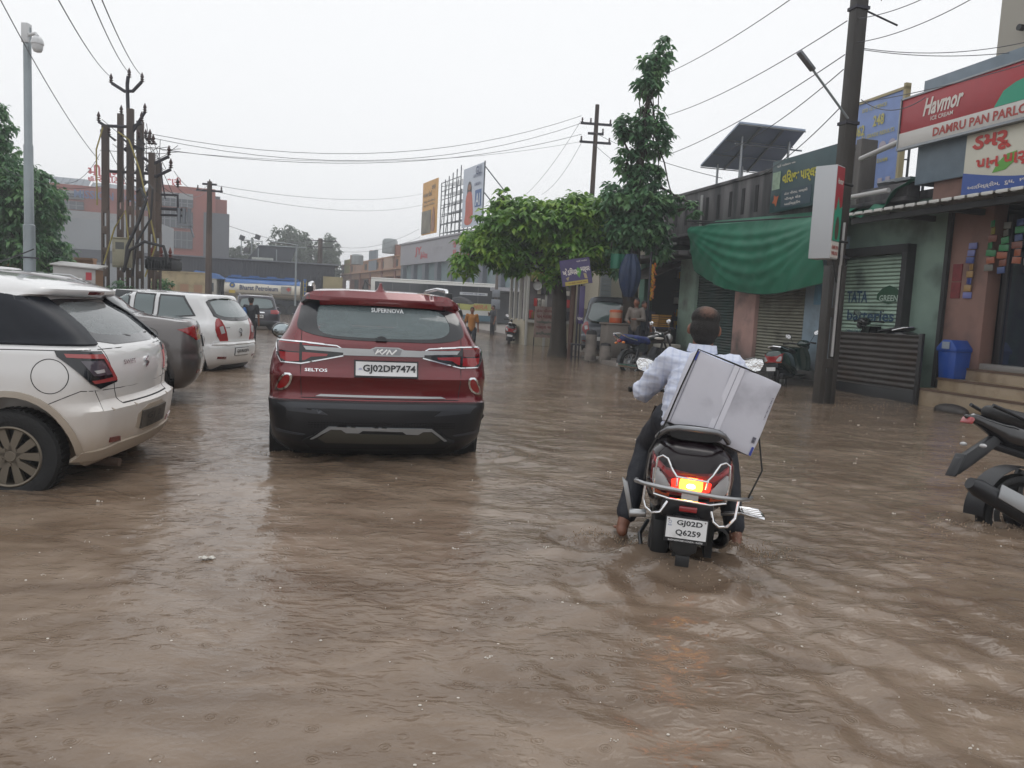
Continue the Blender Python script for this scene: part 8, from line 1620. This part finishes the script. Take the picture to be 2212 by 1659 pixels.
# ================================================================ parked two-wheelers
def motorcycle(label, loc, rz, seatc, silver, tank='1b1c22', alloy=False, tail='std', ms=(0, 0)):
    r = thing('motorcycle', label, 'motorcycle', loc, group='parked scooters and motorcycles', rot=(0, R(-6), rz)); BK = PLBLK; X = Matrix.Rotation(R(90), 3, 'Y'); wr = .3
    for y in (0, 1.3):
        g = grp('wheel', r); q = MB(); q.lathe([(.23, -.04), (.26, -.055), (.29, -.045), (.305, 0), (.29, .045), (.26, .055), (.23, .04), (.22, 0), (.23, -.04)], (0, y, wr), 40, X); q.build('tyre', RUB, g, smooth=50)
        q = MB(); q.lathe([(.245, -.03), (.235, -.035), (.215, -.03), (.215, .03), (.235, .035), (.245, .03)], (0, y, wr), 40, X); q.lathe([(0, -.05), (.06, -.05), (.075, -.03), (.075, .03), (.06, .05), (0, .05)], (0, y, wr), 20, X)
        for k in range(5 if alloy else 18):
            a = k*2*math.pi/(5 if alloy else 18); q.cyl((.0 if alloy else .03*(-1)**k, y+.06*math.cos(a), wr+.06*math.sin(a)), (0, y+.22*math.cos(a+.15), wr+.22*math.sin(a+.15)), .02 if alloy else .004, .014 if alloy else .004, 6)
        q.build('rim', BK if alloy else SATIN, g)
        q = MB(); q.lathe([(.07, -.002), (.12, -.002), (.12, .002), (.07, .002)], (-.07, y, wr), 24, X); q.build('brake_disc', SATIN, g)
    q = MB()
    for sx in (-1, 1): q.tube([(sx*.1, 0, wr), (sx*.1, .48, .34), (sx*.1, .62, .4)], .022, 8); q.tube([(sx*.09, 1.3, wr), (sx*.09, 1.12, .72), (sx*.09, 1.0, .98)], .024, 8); q.tube([(sx*.13, .04, wr+.02), (sx*.12, .14, .62)], [.035, .03], 10)
    q.tube([(0, .95, .9), (0, .55, .8), (0, .1, .72), (0, -.2, .8)], .028, 8); q.tube([(0, .95, .85), (0, .85, .4), (0, .5, .25)], .028, 8); q.build('frame', BK, r)
    q = MB(); q.b(-.13, .13, .42, .78, .22, .5); q.tube([(0, .62, .45), (0, .74, .68)], [.1, .085], 14); [q.lathe([(.11, 0), (.11, .012)], V((0, .62, .45)).lerp(V((0, .74, .68)), k/8), 14) for k in range(8)]; q.lathe([(0, .0), (.1, .0), (.12, -.04)], (-.15, .55, .33), 18, Matrix.Rotation(R(-90), 3, 'Y')); q.build('engine', pm('engine_alloy', '4a4b4e', .45, .6), r, bevel=.012)
    organic('fuel_tank', [((0, .5, .86), (0, .86, .92), .1, .14), ('e', (0, .76, .93), (.15, .2, .1))], pm('tank_'+tank, tank, .15, coat=1), r, .018, 4)
    if not alloy: q = MB(); q.ell((-.14, .74, .9), (.025, .14, .03)); q.ell((.14, .74, .9), (.025, .14, .03)); q.build('tank_stripe', pm('sign_ivory', ''), r, smooth=60)
    if tail == 'sport':
        organic('seat', [((0, .45, .83), (0, .2, .86), .1, .1), ((0, .14, .93), (0, -.24, 1.03), .09, .055)], seatc, r, .016, 4)
        organic('tail_fairing', [((0, .3, .78), (0, -.1, .88), .1, .09), ((0, -.1, .88), (0, -.36, .99), .085, .035), ((0, -.25, .93), (0, -.42, 1.0), .04, .02)], pm('fairing_black', '17181c', .2, coat=.8), r, .014, 4)
        one('tail_lamp', LRED, r, lambda q: q.box((0, -.41, .97), (.1, .03, .05), Matrix.Rotation(R(-30), 3, 'X')), bevel=.01)
        one('grab_handle', BK, r, lambda q: [q.tube([(sx*.1, .0, .97), (sx*.12, -.2, 1.04), (sx*.1, -.3, 1.08)], .014, 8) for sx in (-1, 1)])
        q = MB(); q.prism([(-.05, .07), (.0, .1), (.28, .27), (.32, .22), (.14, .08), (.02, .0), (-.06, -.05), (-.09, -.02)], (-.03, -.43, .64), (0, 1, 0), (0, 0, 1), (.06, 0, 0)); q.prism([(0, 0), (.02, .0), (.1, .16), (.08, .16)], (-.05, -.54, .58), (0, 1, 0), (0, 0, 1), (.1, 0, 0)); q.build('plate_hanger', BK, r, bevel=.01)
        one('indicator', LCLR, r, lambda q: [q.ell((sx*.09, -.36, .8), (.03, .02, .016)) for sx in (-1, 1)]); one('side_strip', SATIN, r, lambda q: q.box((-.105, .0, .9), (.01, .4, .025), Matrix.Rotation(R(-14), 3, 'X')))
        q = MB(); q.sheet(lambda u, v: (.09*(v-.5)*2, .36*math.cos(1.2+u*1.9)*.97, wr+.36*math.sin(1.2+u*1.9)), 16, 4); q.build('hugger', BK, r, thick=.004)
    else:
        organic('seat', [((0, .5, .84), (0, .2, .84), .1, .12), ((0, .2, .85), (0, -.18, .88), .12, .11)], seatc, r, .018, 4)
        q = MB(); q.tube([(-.15, .1, .84), (-.17, -.2, .9), (-.12, -.4, 1.0), (.12, -.4, 1.0), (.17, -.2, .9), (.15, .1, .84)], .014, 8); q.tube([(-.14, -.1, .78), (-.16, -.25, .84), (-.13, -.38, .96)], .012, 8); q.build('carrier', CHR, r)
        one('tail_lamp', LRED, r, lambda q: q.box((0, -.32, .82), (.12, .06, .07)), bevel=.012); one('indicator', LAMB, r, lambda q: [q.ell((sx*.15, -.3, .78), (.03, .045, .03)) for sx in (-1, 1)])
        q = MB(); q.sheet(lambda u, v: (.075*(v-.5)*2, .345*math.cos(1.3+u*1.9), wr+.345*math.sin(1.3+u*1.9)), 16, 4); q.build('rear_mudguard', BK, r, thick=.004)
        one('side_panel', pm('tank_'+tank, ''), r, lambda q: [q.prism(chaikin([(.1, .0), (.42, .0), (.4, .2), (.15, .22)], 1), (sx*.13, 0, .56), (0, 1, 0), (0, 0, 1), (.02*sx, 0, 0)) for sx in (-1, 1)])
    q = MB(); q.sheet(lambda u, v: (.07*(v-.5)*2, 1.3+.34*math.cos(.6+u*1.7), wr+.34*math.sin(.6+u*1.7)), 14, 4); q.build('front_mudguard', BK, r, thick=.004)
    # exhaust along the side facing the road
    e = ms[1]; sx = ms[0] or 1
    o = one('exhaust', BK if alloy else CHR, r, lambda q: q.tube([(sx*.1, .7, .28), (sx*.14, .45, .16), (sx*.17, .3, .16), (sx*.2, .05, .26), (sx*.21, -.5, .53), (sx*.21, -.56, .56)] if alloy else [(sx*.1, .7, .25), (sx*.15, .4, .2), (sx*.17, .1, .2), (sx*.18, -.5, .26)], [.025, .03, .05, .066, .06, .04] if alloy else [.025, .03, .045, .042], 14), smooth=50)
    if alloy: one('heat_shield', pm('shield_silver', '9a9c9e', .3, .7), o, lambda q: q.prism([(-.3, .17), (.22, -.09), (.25, -.0), (.18, .06), (-.27, .26)], (sx*.268, -.1, .3), (0, 1, 0), (0, 0, 1), (sx*.012, 0, 0)), bevel=.005)
    q = MB(); q.tube([(-.36, .86, 1.06), (-.25, .95, 1.08), (0, 1.0, 1.04), (.25, .95, 1.08), (.36, .86, 1.06)], .012, 8); q.build('handlebar', CHR, r); one('headlamp', pm('headlamp', (.3, .3, .3), .1, .4, coat=1), r, lambda q: (q.ell((0, 1.14, .92), (.11, .1, .12))))
    for sx in (-1, 1):
        one('grip', RUB, r, lambda q: q.cyl((sx*.38, .85, 1.06), (sx*.28, .92, 1.07), .018))
        q = MB(); q.tube([(sx*.25, .94, 1.08), (sx*.28, .92, 1.2), (sx*.3, .88, 1.28)], .006, 6); q.ell((sx*.33, .87, 1.3), (.075, .02, .055)); mo = q.build('mirror', CHR, r); one('mirror_glass', pm('mirror_silver', ''), mo, lambda q: q.ell((sx*.33, .853, 1.3), (.065, .008, .045)))
    one('footrest', BK, r, lambda q: q.cyl((-.25, .35, .32), (.25, .35, .32), .014)); return r
motorcycle('black commuter motorcycle with blue patterned seat and chrome exhaust, parked side-on by the kerb', W(7.42, 16.9, -.12), R(-63), pm('seat_blue', '1e3170', .6, var=.7, vs=14), SATIN, ms=(1, 0))
motorcycle('black sports motorcycle with silver exhaust shield cut off by the right picture edge', V((3.6, 5.3, -.25)), R(-80), pm('seat_vinyl', ''), SATIN, alloy=True, tail='sport', ms=(1, 1))
scooter('dark green scooter parked facing the shops, left of the thick pole', W(9.75, 14.3, -.12), (0, R(-5), R(-48)), pm('scooter_green', '12302c', .2, coat=1))
scooter('scooter hidden behind the corrugated barrier with only its top and mirrors showing', W(10.68, 12.1, .42), (0, 0, R(15)), pm('scooter_black', '1a1b1f', .2, coat=1))
scooter('small black scooter parked in the water before the white kiosk', W(7.4, 28.5, -.15), (0, R(8), R(-2)), pm('scooter_black', ''))
r = sth('dark_rock', 'dark wet boulder lying in the water at the foot of the tiled steps', 'rock', 10.2, 10.2, 0)
q = sm(r); q.ell((10.2, 10.25, .02), (.16, .34, .12), None, 14, 8); q.build('rock', pm('rock_wet', '3c3734', .5, var=.4, bump=.8, bs=9), r, smooth=60)
# plastic scrap afloat
pg = G(447, 1207); r = thing('plastic_scrap', 'small crumpled white plastic scrap floating on the brown water', 'litter', pg, R(5))
q = MB(); q.sheet(lambda u, v: ((u-.5)*.07+.008*math.sin(v*9), (v-.5)*.03+.006*math.sin(u*11), .006+.007*math.sin(u*13+v*7)*math.sin(v*11)), 14, 8); q.build('film', pm('plastic_white', 'c4c0b8', .3), r, smooth=60)
pg = G(1500+20, 1330+0)
# ================================================================ wet air
bx = MB(); bx.b(-190, 190, -30, 330, -1.2, 21); hz_ = bx.build('haze', None, None, smooth=0); hz_.data.materials.clear()
hm = bpy.data.materials.new('wet_air'); hm.use_nodes = True; n = hm.node_tree.nodes; n.clear(); o = n.new('ShaderNodeOutputMaterial'); pv = n.new('ShaderNodeVolumePrincipled'); pv.inputs['Color'].default_value = (.93, .95, .98, 1); pv.inputs['Density'].default_value = .0026; hm.node_tree.links.new(pv.outputs[0], o.inputs['Volume'])
hz_.data.materials.append(hm); tag(hz_, kind='stuff')
